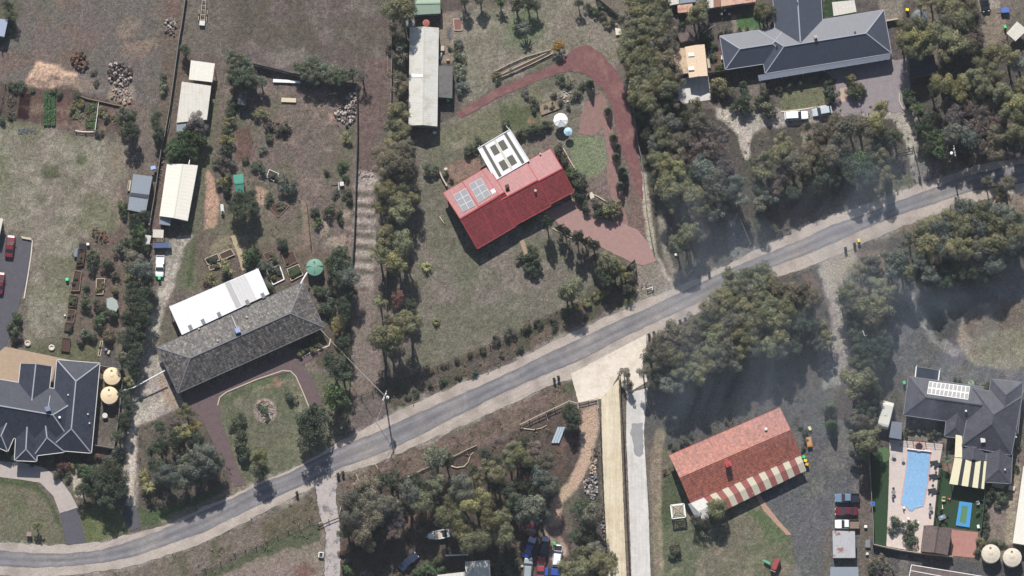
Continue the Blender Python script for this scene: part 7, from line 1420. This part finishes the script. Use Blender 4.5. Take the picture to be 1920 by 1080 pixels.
# garden boxes and beds
def bed(label, q, m=None, h=.35, plants=0, pk='L', soil=None, wd=.14, name='raised_bed'):
    m = m or M_WOOD; W = [P(x, y, 0) for x, y in q]; ce = sum(W, Vector()) / 4; root = empty(name, ce, 0, label, 'garden bed'); bm = NB()
    for i in range(4):
        a, b_ = W[i] - ce, W[(i + 1) % 4] - ce; bar(bm, a + Vector((0, 0, h / 2 + (.003 if i % 2 else 0))), b_ + Vector((0, 0, h / 2 + (.003 if i % 2 else 0))), wd, h)
    obj('frame', bm, m, root, True); bm = NB(); bm.faces.new([bm.verts.new((w_ - ce) * .98 + Vector((0, 0, h * .75))) for w_ in W]); bm.normal_update()
    if bm.faces[:][0].normal.z < 0: bmesh.ops.reverse_faces(bm, faces=bm.faces[:])
    obj('soil', bm, soil or M_SOIL, root, True)
    g_ = random.Random(len(label))
    for i in range(plants):
        u, v = (i + .5) / plants, g_.uniform(.25, .75); u = g_.uniform(.12, .88)
        p = (W[0] * (1 - u) + W[1] * u) * (1 - v) + (W[3] * (1 - u) + W[2] * u) * v - ce
        base, me_ = VAR['bush', i % 4]; o = bpy.data.objects.new('plant', me_); C.objects.link(o); o.parent = root; s_ = g_.uniform(.25, .5); o.location = (p.x, p.y, h + .1); o.scale = (s_, s_, s_ * .8); o.color = tint_of(pk)
    return root
bed('timber framed bed with two white rails below the orange tree row', [(181, 523), (197, 523), (193, 552), (180, 552)], M_FWH, .35, 5, 'W'); bed('long dark planter crates, uppermost by the grey box', [(147, 474), (160, 470), (156, 498), (143, 500)], M_DKWOOD, .6, 3, 'D'); bed('dark crate bed with pale slats on the box row', [(140, 508), (153, 510), (149, 546), (133, 546)], M_WOOD, .5, 4, 'D')
bed('green netted crate bed on the box row', [(131, 554), (145, 556), (142, 576), (128, 576)], M_DKWOOD, .5, 4, 'L'); bed('brown crate bed with pale rubbish on the box row', [(128, 580), (142, 582), (138, 605), (124, 604)], M_WOOD, .4, 2, 'M'); bed('lowest dark crate bed on the box row', [(123, 606), (137, 608), (134, 622), (121, 620)], M_DKWOOD, .5, 2, 'D')
bed('square grey brown box bed on the lawn by the navy house', [(118, 634), (132, 636), (130, 660), (115, 658)], M_DKWOOD, .5, 0); bed('narrow rail edged bed beside the paved circle', [(189, 640), (193, 640), (188, 668), (184, 667)], M_FWH, .2, 2, 'M')
bed('timber bed with leafy greens left of the sand path', [(384, 486), (408, 476), (412, 488), (390, 497)], M_FWH, .4, 8, 'D'); bed('empty timber bed beside the leafy one, sand path side', [(411, 477), (433, 467), (440, 478), (416, 488)], M_FWH, .4, 0); bed('low timber bed below the leafy one', [(391, 500), (411, 493), (414, 500), (394, 507)], M_FWH, .3, 2, 'W')
bed('grey timber bed near the dark hedge cube', [(494, 477), (510, 470), (514, 482), (499, 490)], M_WOOD, .3, 2, 'P'); bed('brown bare bed with timber sides near the green tank', [(528, 479), (549, 470), (558, 491), (537, 501)], M_WOOD, .3, 1, 'M'); bed('lush green vegetable bed beside the green tank', [(538, 505), (560, 496), (568, 516), (546, 527)], M_FWH, .35, 34, 'L')
bed('white framed double bed behind the patio roof', [(500, 507), (524, 497), (533, 524), (512, 534)], M_WHITE, .35, 12, 'D', wd=.2); bed('timber bed of crops in the bare yard', [(504, 388), (524, 378), (542, 386), (522, 407)], M_WOOD, .2, 4, 'G'); bed('small box bed high in the bare yard', [(505, 318), (523, 326), (514, 340), (500, 332)], M_TRIM, .25, 2, 'M')
bed('red gravel bed frame at the top lawn edge', [(850, 36), (867, 36), (866, 57), (852, 57)], M_FWH, .2, 0, soil=mat('red_soil', g(128, 92, 84), 1, .2)); bed('timber frame round the strip between cream rails', [(938, 150), (1036, 100), (1030, 97), (932, 143)], M_FWH, .2, 3, 'M')
bed('timber slatted stack on the dry lawn above the umbrella', [(1008, 198), (1036, 186), (1050, 203), (1016, 216)], M_WOOD, .3, 4, 'M', soil=mat('dry_soil', g(140, 124, 104), 1, .2)); bed('little frame on the grass left of the terracotta house', [(1240, 882), (1250, 878), (1254, 888), (1245, 892)], M_WOOD, .2, 1, 'M')
for i, (x0, x1, nm) in enumerate(((82, 88, 'left'), (90, 95, 'middle'), (97, 104, 'right'))):
    root = empty('crop_row', P(92, 210, 0), 0, nm + ' row of tall leafy crops in the vegetable garden', 'crop row', 'leafy crop rows')
    g_ = np.random.RandomState(i + 5); n = 1500; cx = g_.uniform(x0, x1, n); cy = g_.uniform(174, 236, n); X_, Y_ = PG(cx, cy)
    me_ = leafmesh('foliage', np.stack([X_ - root.location.x, Y_ - root.location.y, .2 + .3 * g_.rand(n)], 1), g_.randn(n, 3) * .6 + np.array([0, 0, 1]), g_.uniform(.14, .3, n), np.repeat(g_.uniform(.7, 1.3, (n, 1)), 3, 1), g_)
    o = bpy.data.objects.new('foliage', me_); C.objects.link(o); o.parent = root; o.color = (.07, .13, .055, 1)
for i, (x0, x1, y0, y1, nm, kk) in enumerate(((160, 182, 192, 246, 'leafy crops inside the white rail frame', (.08, .13, .05)), (136, 156, 186, 230, 'pale straggly crops left of the white rail frame', (.16, .17, .10)), (195, 228, 200, 232, 'weedy crops right of the white rail frame', (.13, .12, .07)), (14, 30, 175, 225, 'dry crops at the left of the dark red bed', (.10, .09, .07)))):
    root = empty('crop_patch', P((x0 + x1) / 2, (y0 + y1) / 2, 0), 0, nm, 'crop patch'); g_ = np.random.RandomState(i + 25); n = int((x1 - x0) * (y1 - y0) * 1.3); cx = g_.uniform(x0, x1, n); cy = g_.uniform(y0, y1, n); X_, Y_ = PG(cx, cy)
    kp = BLO4[((Y_ - GY0) / GS).astype(int), ((X_ - GX0) / GS).astype(int)] > .46; X_, Y_ = X_[kp], Y_[kp]; n = len(X_)
    me_ = leafmesh('foliage', np.stack([X_ - root.location.x, Y_ - root.location.y, .1 + .3 * g_.rand(n)], 1), g_.randn(n, 3) * .6 + np.array([0, 0, 1]), g_.uniform(.12, .28, n), np.repeat(g_.uniform(.7, 1.3, (n, 1)), 3, 1), g_)
    o = bpy.data.objects.new('foliage', me_); C.objects.link(o); o.parent = root; o.color = (*kk, 1)
# rings, heaps, logs
for lab, x, y in (('pale concrete ring planter, left one above the tan forecourt', 52, 644), ('pale concrete ring planter, right one above the tan forecourt', 97, 652)):
    bm = NB(); lathe(bm, [(.5, 0), (.62, .05), (.62, .35), (.42, .4), (.38, .2), (0, .15)], 20, P(x, y, 0)); tag(obj('ring_planter', bm, M_CONC), lab, 'planter')
def heap(label, pts, n, s0, s1, mats, seed, name='rock_heap', hh=.5, flat=.6, cat='rock heap'):
    g_ = random.Random(seed); bm = NB(); wx, wy = PG([p[0] for p in pts], [p[1] for p in pts]); xs_, ys_ = list(wx), list(wy); cnt = 0
    cx, cy = sum(xs_) / len(xs_), sum(ys_) / len(ys_)
    while cnt < n:
        x, y = g_.uniform(min(xs_), max(xs_)), g_.uniform(min(ys_), max(ys_)); ins = False
        for i in range(len(xs_)):
            j = (i + 1) % len(xs_)
            if (ys_[i] > y) != (ys_[j] > y) and x < (xs_[j] - xs_[i]) * (y - ys_[i]) / (ys_[j] - ys_[i]) + xs_[i]: ins = not ins
        if not ins: continue
        s = g_.uniform(s0, s1); m_ = Matrix.Translation((x, y, g_.uniform(.05, hh))) @ Matrix.Rotation(g_.uniform(0, 6), 4, 'Z') @ Matrix.Rotation(g_.uniform(-.5, .5), 4, 'X') @ Matrix.Diagonal((s * g_.uniform(.7, 1.4), s * g_.uniform(.6, 1), s * flat, 1))
        r_ = bmesh.ops.create_icosphere(bm, subdivisions=1, radius=1, matrix=m_); mi = g_.randrange(len(mats))
        for v in r_['verts']: v.co += Vector((g_.uniform(-.2, .2), g_.uniform(-.2, .2), g_.uniform(-.2, .2))) * s
        for f in {f for v in r_['verts'] for f in v.link_faces}: f.material_index = mi
        cnt += 1
    return tag(obj(name, bm, mats), label, cat, None, 'stuff')
M_R1 = mat('pale_stone', g(172, 160, 152), .9, .15, 2); M_R2 = mat('grey_stone', g(112, 102, 100), .9, .2, 2); M_R3 = mat('dark_stone', g(62, 54, 54), .9, .2, 2); M_BR = mat('dry_brush', g(110, 84, 72), 1, .3, 3)
heap('pile of pale rocks beside the sand heap', [(203, 122), (222, 118), (248, 124), (245, 150), (238, 162), (205, 155)], 130, .18, .5, [M_R1, M_R2, M_R3, M_R3], 1); heap('pile of pale stones near the top left fence', [(309, 38), (325, 32), (333, 45), (328, 68), (308, 60)], 70, .2, .4, [M_R2, M_R2, M_R1], 2, hh=.4)
heap('brown brush heap beside the sand heap', [(132, 105), (150, 96), (165, 108), (166, 124), (150, 132), (134, 118)], 90, .2, .45, [M_BR, M_R3, M_BR], 3, 'brush_heap', .8, .5, 'brush heap'); heap('pale rubble at the end of the vegetable fence', [(205, 165), (240, 160), (250, 192), (232, 196), (206, 182)], 60, .15, .35, [M_R1, M_R2, mat('tan_rubble', g(160, 130, 112), .9, .15)], 4, hh=.3)
heap('stone heap against the slatted fence', [(624, 208), (640, 198), (655, 175), (668, 165), (668, 225), (650, 235), (632, 225)], 150, .18, .42, [M_R1, M_R2, M_R2], 5); heap('narrow row of stones east of the cream sheds fence', [(291, 320), (303, 285), (307, 300), (296, 350), (290, 372)], 60, .15, .3, [M_R2, M_R3], 6, hh=.3); heap('rubble line by the hedge west of the dark trailer', [(279, 405), (285, 405), (281, 440), (275, 436)], 30, .15, .3, [M_R2, M_R1], 7, hh=.3)
heap('heap of grey firewood and scrap left of the tan driveway', [(1094, 900), (1118, 890), (1122, 925), (1112, 940), (1095, 925)], 120, .12, .35, [M_R1, M_R2, M_GREYM], 8, 'scrap_heap', .5, .3, 'scrap heap'); heap('bark coloured branches heap high beside the tan driveway', [(1108, 862), (1120, 862), (1118, 890), (1106, 888)], 40, .12, .3, [mat('bone_wood', g(176, 156, 136), .9, .15)], 9, 'wood_heap', .4, .3, 'wood heap')
heap('brown timber heap at the paddock below the grey shed', [(165, 430), (180, 424), (200, 436), (202, 452), (182, 455)], 40, .15, .4, [M_BR, mat('rust_brown', g(112, 78, 64), .9, .2), M_R3], 10, 'timber_heap', .5, .4, 'timber heap'); heap('pebble circle in the loop lawn centre', circ(497, 770, 19, 21), 200, .1, .2, [mat('pink_pebble', g(176, 152, 140), .9, .15), M_R2], 11, 'pebble_ring', .12, .5, 'pebble bed')
heap('pale rocks in the dry lawn above the umbrella', [(1045, 165), (1075, 170), (1080, 190), (1055, 195)], 26, .12, .28, [M_R1], 12, hh=.2); heap('dark mesh rubbish near the vegetable garden', [(34, 240), (66, 244), (64, 254), (36, 250)], 40, .1, .25, [mat('dark_grey_cloth', g(92, 94, 104), .9, .1)], 13, 'mesh_rubbish', .1, .3, 'rubbish'); heap('pinkish dead brush left in the bare yard', [(496, 232), (512, 225), (516, 245), (500, 250)], 40, .12, .3, [M_R2, M_BR], 14, 'brush_heap', .4, .4, 'brush heap')
heap('dry dark brush above the bare yard middle', [(515, 230), (540, 232), (550, 248), (525, 252)], 50, .15, .35, [M_BR, M_R3], 15, 'brush_heap', .5, .4, 'brush heap'); heap('scattered rubble at the edge of the rutted track', [(668, 320), (700, 318), (705, 335), (672, 335)], 30, .1, .25, [M_R1, M_R2], 16, hh=.15); heap('junk beside the pale pole along the tan driveway', [(1126, 965), (1134, 965), (1137, 1030), (1130, 1035)], 30, .12, .3, [M_R1, M_GREYM, M_R3], 17, 'scrap_heap', .4, .4, 'scrap heap')
def logs(label, pts, r, m, name='fallen_branch', z=.15):
    bm = NB(); tube(bm, [P(x, y, z) for x, y in pts], [r * (1 - .5 * i / (len(pts) - 1)) for i in range(len(pts))], 7); tag(obj(name, bm, m), label, 'branch')
M_BONE = mat('bleached_wood', g(190, 172, 152), .9, .12, 3)
logs('curved bleached branch on bare soil below the road', [(846, 874), (856, 877), (870, 875), (878, 866), (882, 854), (888, 848)], .16, M_BONE); logs('straight bleached log above the curved branch', [(851, 856), (870, 847), (890, 837)], .14, M_BONE, 'fallen_log'); logs('pale stick pointing to the stub pole', [(668, 889), (671, 898), (674, 904)], .12, M_BONE); logs('short white log on the south verge', [(703, 869), (709, 880)], .12, M_BONE, 'fallen_log')
logs('twisted pale branch beside the metal troughs', [(976, 803), (1000, 806), (1015, 803), (1026, 797)], .13, M_BONE); logs('thin crooked branch near the log fence', [(1024, 775), (1028, 790)], .07, M_BONE); logs('bare white branch over the right hand wood', [(1853, 447), (1862, 436), (1866, 428), (1860, 421)], .1, M_PBARK, z=6.6); logs('bare white trunk leaning in the right hand wood', [(1793, 460), (1797, 478), (1800, 492)], .1, M_PBARK, z=6.8)
logs('bare pale branches above the lone leaning gum', [(1861, 383), (1866, 376), (1874, 364)], .09, M_PBARK, z=5); logs('white branch showing in the belt left of the pool house', [(1600, 577), (1614, 573), (1624, 566)], .1, M_PBARK, z=7.0); logs('pale forked stick in the belt near the caravan', [(1618, 620), (1621, 630), (1625, 629)], .12, M_PBARK, z=6.6); logs('bare twigs at the paved yard tree', [(1318, 62), (1332, 52), (1342, 46)], .05, M_BONE, z=3.0)
logs('grey log lying beside the open lawn', [(824, 406), (829, 414), (833, 419)], .16, M_BONE, 'fallen_log'); logs('timber steps pole along the lane fence', [(728, 90), (726, 120), (728, 145)], .1, mat('orange_pole', g(166, 120, 96), .9, .1), 'timber_pole')
def sheet(name, cat, label, q, z, th, m):
    bm = NB(); t_ = [bm.verts.new(P(x, y, z)) for x, y in q]; b_ = [bm.verts.new(v.co - Vector((0, 0, th))) for v in t_]; bm.faces.new(t_); bm.faces.new(b_[::-1]); n = len(q)
    for i in range(n): bm.faces.new((t_[i], b_[i], b_[(i + 1) % n], t_[(i + 1) % n]))
    fix(bm); uvface(bm); return tag(obj(name, bm, m), label, cat)
for i, (dx, lab) in enumerate(((0, 'long pale blue metal trough, left of three beside the dark tree'), (5, 'long pale blue metal trough, middle of three beside the dark tree'), (10, 'long pale blue metal trough, right of three beside the dark tree'))):
    sheet('metal_trough', 'trough', lab, [(1046 + dx, 800), (1050 + dx, 801), (1038 + dx, 831), (1034 + dx, 830)], .4, .3, mat('pale_blue_metal', g(164, 180, 190), .4, .06))
sheet('white_sheets', 'sheet', 'stack of long white sheets below the paddock fence', [(512, 148), (545, 150), (563, 152), (563, 156), (540, 155), (512, 154)], .5, .3, M_WHITE); sheet('timber_board', 'board', 'pale timber board in the upper bare yard', [(528, 183), (555, 184), (555, 192), (527, 191)], .4, .08, mat('pale_ply', g(206, 190, 162), .8, .08))
sheet('timber_board', 'board', 'white board on the asphalt kerb behind the red car', [(41, 443), (59, 446), (58, 450), (41, 447)], .4, .1, M_CREAMW); sheet('stone_slab', 'slab', 'white stone slab at the corner of the dark shrubs', [(1103, 362), (1110, 360), (1115, 370), (1108, 374)], .35, .3, M_CONC); sheet('stone_slab', 'slab', 'pale slab stand beside the top lawn fence', [(1153, 52), (1165, 54), (1166, 64), (1155, 66)], .5, .45, M_CONC); sheet('stone_slab', 'slab', 'pale cream slab against the gum hedge', [(1161, 101), (1170, 99), (1171, 110), (1163, 113)], .6, .55, M_CREAMW)
sheet('white_pipe_rack', 'rack', 'long white pipe rack at the wood clearing below the dinghy', [(835, 1040), (878, 1039), (878, 1041), (835, 1043)], .5, .1, M_WHITE); sheet('ground_mat', 'mat', 'pale net cover spread beside the round clipped bushes', [(200, 560), (210, 557), (219, 563), (222, 575), (218, 584), (208, 583), (200, 575)], 1.4, .12, mat('pale_netting', g(158, 168, 162), .9, .12, 3))
block('tarped_trailer', 'trailer', 'black tarpaulin covered trailer above the white ute', 303, 462, (3.2, 1.4, 1.0), .02, mat('blue_black_tarp', g(78, 92, 122), .5, .12, 3), .3, (('drawbar', (-2.0, 0, .5), (.9, .1, .1), M_GREYM), ('nose_cover', (1.7, -.05, .75), (.5, 1.0, .8), mat('slate_tarp', g(96, 110, 136), .5, .1)))); block('tarp_bundle', 'bundle', 'blue and white tarp bundle on the shed corner', 288, 318, (1.1, .9, .8), .3, mat('pale_blue_tarp', g(160, 176, 220), .7, .08, 2), 1.2)
block('water_box', 'box', 'grey box at the top of the crate beds', 143, 475, (.7, 2.0, .8), -.12, mat('blue_grey_box', g(112, 126, 142), .6, .08)); block('white_drum', 'drum', 'white drum beside the grey garden box', 165, 459, (.6, .6, .8), 0, M_WHITE); block('black_hoop_pond', 'pond', 'round black pond at the end of the crate beds', 155, 463, (1.5, 1.4, .4), 0, M_BLACK)
block('green_drum', 'drum', 'bright green drum beside the crate beds', 126, 525, (.7, .7, .8), 0, M_GRP); block('white_drum', 'drum', 'small white drum at the left of the crate beds', 122, 592, (.35, .35, .5), 0, M_WHITE); block('garden_chest', 'chest', 'pale chest on the paved circle near the tanks', 204, 661, (.5, .9, .5), -.4, M_CREAMW); block('garden_pot', 'pot', 'blue grey pot on the paved circle near the tanks', 199, 656, (.6, .6, .6), 0, M_GREYM)
block('blue_trailer', 'trailer', 'blue tarp topped trailer near the upper right corner', 1884, 21, (1.8, 1.3, .8), .05, mat('mid_blue_tarp', g(76, 108, 176), .6, .08), .3, (('drawbar', (-1.3, 0, .4), (.9, .08, .08), M_GREYM),)); block('orange_trailer', 'trailer', 'small orange framed trailer right of the terracotta house', 1517, 829, (.9, 2.0, .4), .15, mat('timber_deck', g(186, 150, 110), .8, .1), .35, (('side_rail', (-.5, 0, .7), (.08, 2.1, .2), mat('orange_paint', lin(222, 140, 30, .9), .5, .05)), ('side_rail', (.5, 0, .7), (.08, 2.1, .2), mat('orange_paint', lin(222, 140, 30, .9), .5, .05)), ('tail_rail', (0, -1.05, .7), (1.05, .08, .2), mat('orange_paint', lin(222, 140, 30, .9), .5, .05))))
block('wheelbarrow', 'wheelbarrow', 'small yellow wheelbarrow above the orange trailer', 1518, 804, (.6, .9, .3), .4, M_YCR, .35, (('handle', (.2, -.7, .5), (.05, .6, .05), M_WOOD), ('handle', (-.2, -.7, .5), (.05, .6, .05), M_WOOD), ('wheel', (0, .55, .2), (.1, .35, .35), M_DARK))); block('garden_hut', 'play hut', 'red roofed play hut on the lower grass', 1454, 1060, (1.2, 2.8, 1.5), -.4, mat('red_roof_sheet', g(150, 66, 70), .7, .08), 0, (('end_panel', (0, -1.45, .7), (1.1, .08, 1.3), M_CREAMW),)); block('slide', 'slide', 'green slide joined to the play hut on the grass', 1438, 1055, (1.6, .5, .3), -.5, mat('slide_green', g(90, 168, 136), .5, .05), .5)
for lab, x, y in (('white box on the roadside grass below the lone gums', 1268, 478),): block('meter_box', 'box', lab, x, y, (.7, .55, .5), 0, M_WHITE)
lb = block('letterbox', 'letterbox', 'pinkish letterbox beside the small yellow green tree', 55, 1003, (1.1, 1.0, .5), 0, mat('letterbox_pink', g(148, 126, 124), .8, .08), .6, (('post', (0, 0, .3), (.15, .15, .6), M_WOOD),)); block('water_trough', 'trough', 'square white rimmed trough beside the gravel lane', 602, 1041, (1.1, 1.25, .6), -.1, M_WHITE, 0, (('water', (0, 0, .62), (.7, .85, .02), M_GLASS),))
block('timber_frame_stack', 'frame', 'white lidded timber frame in the bare yard', 641, 346, (.9, 1.0, .7), .1, M_TRIM, 0, (('frame_rail', (-1.4, .5, .5), (1.9, .12, .12), M_WOOD), ('frame_rail', (-.7, -.4, .5), (.12, 1.7, .12), M_TRIM))); block('blue_bin_box', 'box', 'pale lilac box in the trees beside the green tank', 625, 506, (.8, .8, .7), .3, mat('lilac_box', g(150, 160, 180), .6, .05))
block('tyre_swing', 'pool ring', 'bright blue ring hanging at the pool fence', 1636, 946, (.9, .9, .25), 0, mat('ring_blue', lin(60, 110, 200, .9), .4, .05), .9, (('hole', (0, 0, 1.16), (.35, .35, .02), M_BLACK),)); block('beehive', 'box', 'white box on the strip beside the rust stained shed, upper', 1623, 988, (.65, .65, .6), 0, M_WHITE); block('beehive', 'box', 'grey white box on the strip beside the rust stained shed, lower', 1626, 1039, (.6, .6, .5), 0, M_TRIM); block('scrap_box', 'box', 'pale crate with grey scrap left of the pool fence corner', 1627, 1020, (1.1, 1.8, .5), 0, M_FIB if False else M_GREYM)
block('cream_box', 'box', 'cream box left of the cars beside the bottom building', 979, 1062, (.55, .55, .5), .1, M_CREAMW); block('bench', 'bench', 'white bench against the grey shed with cross band', 243, 349, (.5, 2.4, .45), -.15, M_CREAMW, 0, (('backrest', (-.3, 0, .7), (.08, 2.3, .4), M_CREAMW),)); block('bench', 'bench', 'cream bench top beside the long shed door', 829, 92, (1.0, 1.2, .7), 0, M_CREAMW); block('ladder_box', 'box', 'white ladder box beside the long shed annex', 826, 105, (.5, 1.4, .6), -.3, M_POLY); block('sand_bin', 'box', 'orange box beside the long shed annex', 840, 113, (.7, .5, .5), 0, mat('tan_box', g(190, 150, 120), .8, .05))
block('white_drum', 'drum', 'white drum in shade south of the long shed', 815, 249, (.7, .5, .5), 0, M_WHITE); block('mower', 'mower', 'dark and white mower beside the sand path fence', 417, 393, (.7, 2.2, .6), .1, M_TRIM, .1, (('seat', (0, -.7, .8), (.5, .5, .2), M_BLACK),)); block('pot_cluster', 'pot', 'pale pots by the terrace of the red tiled house', 836, 318, (.7, .6, .7), .2, M_CONC); block('air_unit', 'air unit', 'white air unit on the west wall of the slate blue house', 1354, 109, (.45, 1.0, .8), 0, M_WHITE)
block('white_bench', 'bench', 'long white bench in the carport side garden', 1328, 118, (.5, 2.6, .5), .15, M_CREAMW, 0, (('backrest', (.26, 0, .65), (.06, 2.4, .35), M_CREAMW),)); table('round table with small black chairs in the paved yard', 1359, 27, .5, M_DKF)
for i, (x, y, a) in enumerate(((1352, 27, 0), (1359, 21, -1.5), (1367, 27, 3.1))): chair(('left', 'upper', 'right')[i] + ' dark chair at the paved yard table', x, y, a, M_TRIM, 'paved yard chairs')
# white concentric rotary frame left of the terracotta verandah
cf = empty('lattice_gazebo', P(1271, 961, 0), .12, 'white square lattice gazebo frame left of the striped verandah', 'gazebo')
for k_, (s, z) in enumerate(((1.35, 2.0), (1.05, 2.15), (.75, 2.3), (.45, 2.45), (.2, 2.55))):
    bm = NB()
    for i in range(4):
        a = [(-s, -s), (s, -s), (s, s), (-s, s)]; bar(bm, (*a[i], z), (*a[(i + 1) % 4], z), .16 if k_ else .3, .1)
    obj('ring_beam', bm, M_CREAMW if k_ else M_WHITE, cf, True)
for sx in (-1.3, 1.3):
    for sy in (-1.3, 1.3): bm = NB(); bar(bm, (sx, sy, 0), (sx, sy, 1.95), .1); obj('post', bm, M_WHITE, cf, True); bm = NB(); bar(bm, (sx, sy, 2.02), (sx * .12, sy * .12, 2.58), .1); obj('rafter', bm, M_DKWOOD, cf, True)
# boat trailer frame in the top paddock
bt = empty('ladder_trailer', P(381, 25, 0), -.08, 'long pale ladder shaped trailer in the top paddock', 'trailer')
for sx in (-.45, .45): bm = NB(); bar(bm, (sx, -1.8, .5), (sx * .8, 4.6, .6), .09); obj('side_beam', bm, M_FWH, bt, True)
for y_ in (-1.4, -.4, .6, 1.6, 2.6, 3.6): bm = NB(); bar(bm, (-.45, y_, .52), (.45, y_, .52), .08); obj('rung', bm, M_FWH, bt, True)
for sx in (-.85, .85): bm = NB(); bar(bm, (sx, -1.6, .45), (sx, .6, .45), .1); obj('mudguard', bm, M_FWH, bt, True); bm = NB(); tube(bm, [(sx - .1, -.5, .3), (sx + .1, -.5, .3)], .3, 12); obj('wheel', bm, M_DARK, bt, True)
bm = NB(); box(bm, (0, -2.2, .55), (1.1, 1.0, .35)); obj('front_box', bm, M_TRIM, bt, True)
# ------------------------------------------------ air: one even box of thin haze round camera and scene
bm = NB(); box(bm, (0, 0, 804), (7400, 7400, 1610)); hz = obj('haze', bm); hz['kind'] = 'stuff'; hz['label'] = 'thin even bluish air between the camera and the ground'
m = bpy.data.materials.new('haze'); m.use_nodes = True; N = m.node_tree.nodes; N.remove(N['Principled BSDF'])
v = N.new('ShaderNodeVolumePrincipled'); v.inputs['Color'].default_value = (.86, .92, 1.0, 1); v.inputs['Density'].default_value = 1.8e-5; v.inputs['Anisotropy'].default_value = 0.0
m.node_tree.links.new(v.outputs[0], N['Material Output'].inputs['Volume']); hz.data.materials.append(m)
# drifting smoke over the right hand wood and road
bm = NB(); c1, c2 = P(1180, 850, 8), P(2060, 250, 8); box(bm, ((c1.x + c2.x) / 2, (c1.y + c2.y) / 2, 8.6), (c2.x - c1.x, c2.y - c1.y, 16)); sm = obj('smoke', bm); sm['kind'] = 'stuff'; sm['label'] = 'thin bluish smoke drifting over the right hand woods and road'
m = bpy.data.materials.new('smoke'); m.use_nodes = True; N = m.node_tree.nodes; L = m.node_tree.links; N.remove(N['Principled BSDF'])
v = N.new('ShaderNodeVolumePrincipled'); v.inputs['Color'].default_value = (.72, .84, 1.0, 1); co = N.new('ShaderNodeTexCoord').outputs['Object']
n1 = noise(N, L, co, .045, 5, .62, 1.2); gn = N.new('ShaderNodeTexCoord').outputs['Generated']
sp = N.new('ShaderNodeSeparateXYZ'); L.new(gn, sp.inputs[0])
def edge(sock, lo):
    a = ramp(N, L, sock, 0, lo, 0, 1); b_ = ramp(N, L, sock, 1 - lo, 1, 1, 0); q = N.new('ShaderNodeMath'); q.operation = 'MULTIPLY'; L.new(a, q.inputs[0]); L.new(b_, q.inputs[1]); return q.outputs[0]
d_ = ramp(N, L, n1, .45, .71, 0, .017)
for e_ in (edge(sp.outputs[0], .15), edge(sp.outputs[1], .15), edge(sp.outputs[2], .3)):
    q = N.new('ShaderNodeMath'); q.operation = 'MULTIPLY'; L.new(d_, q.inputs[0]); L.new(e_, q.inputs[1]); d_ = q.outputs[0]
L.new(d_, v.inputs['Density']); L.new(v.outputs[0], N['Material Output'].inputs['Volume']); sm.data.materials.append(m)
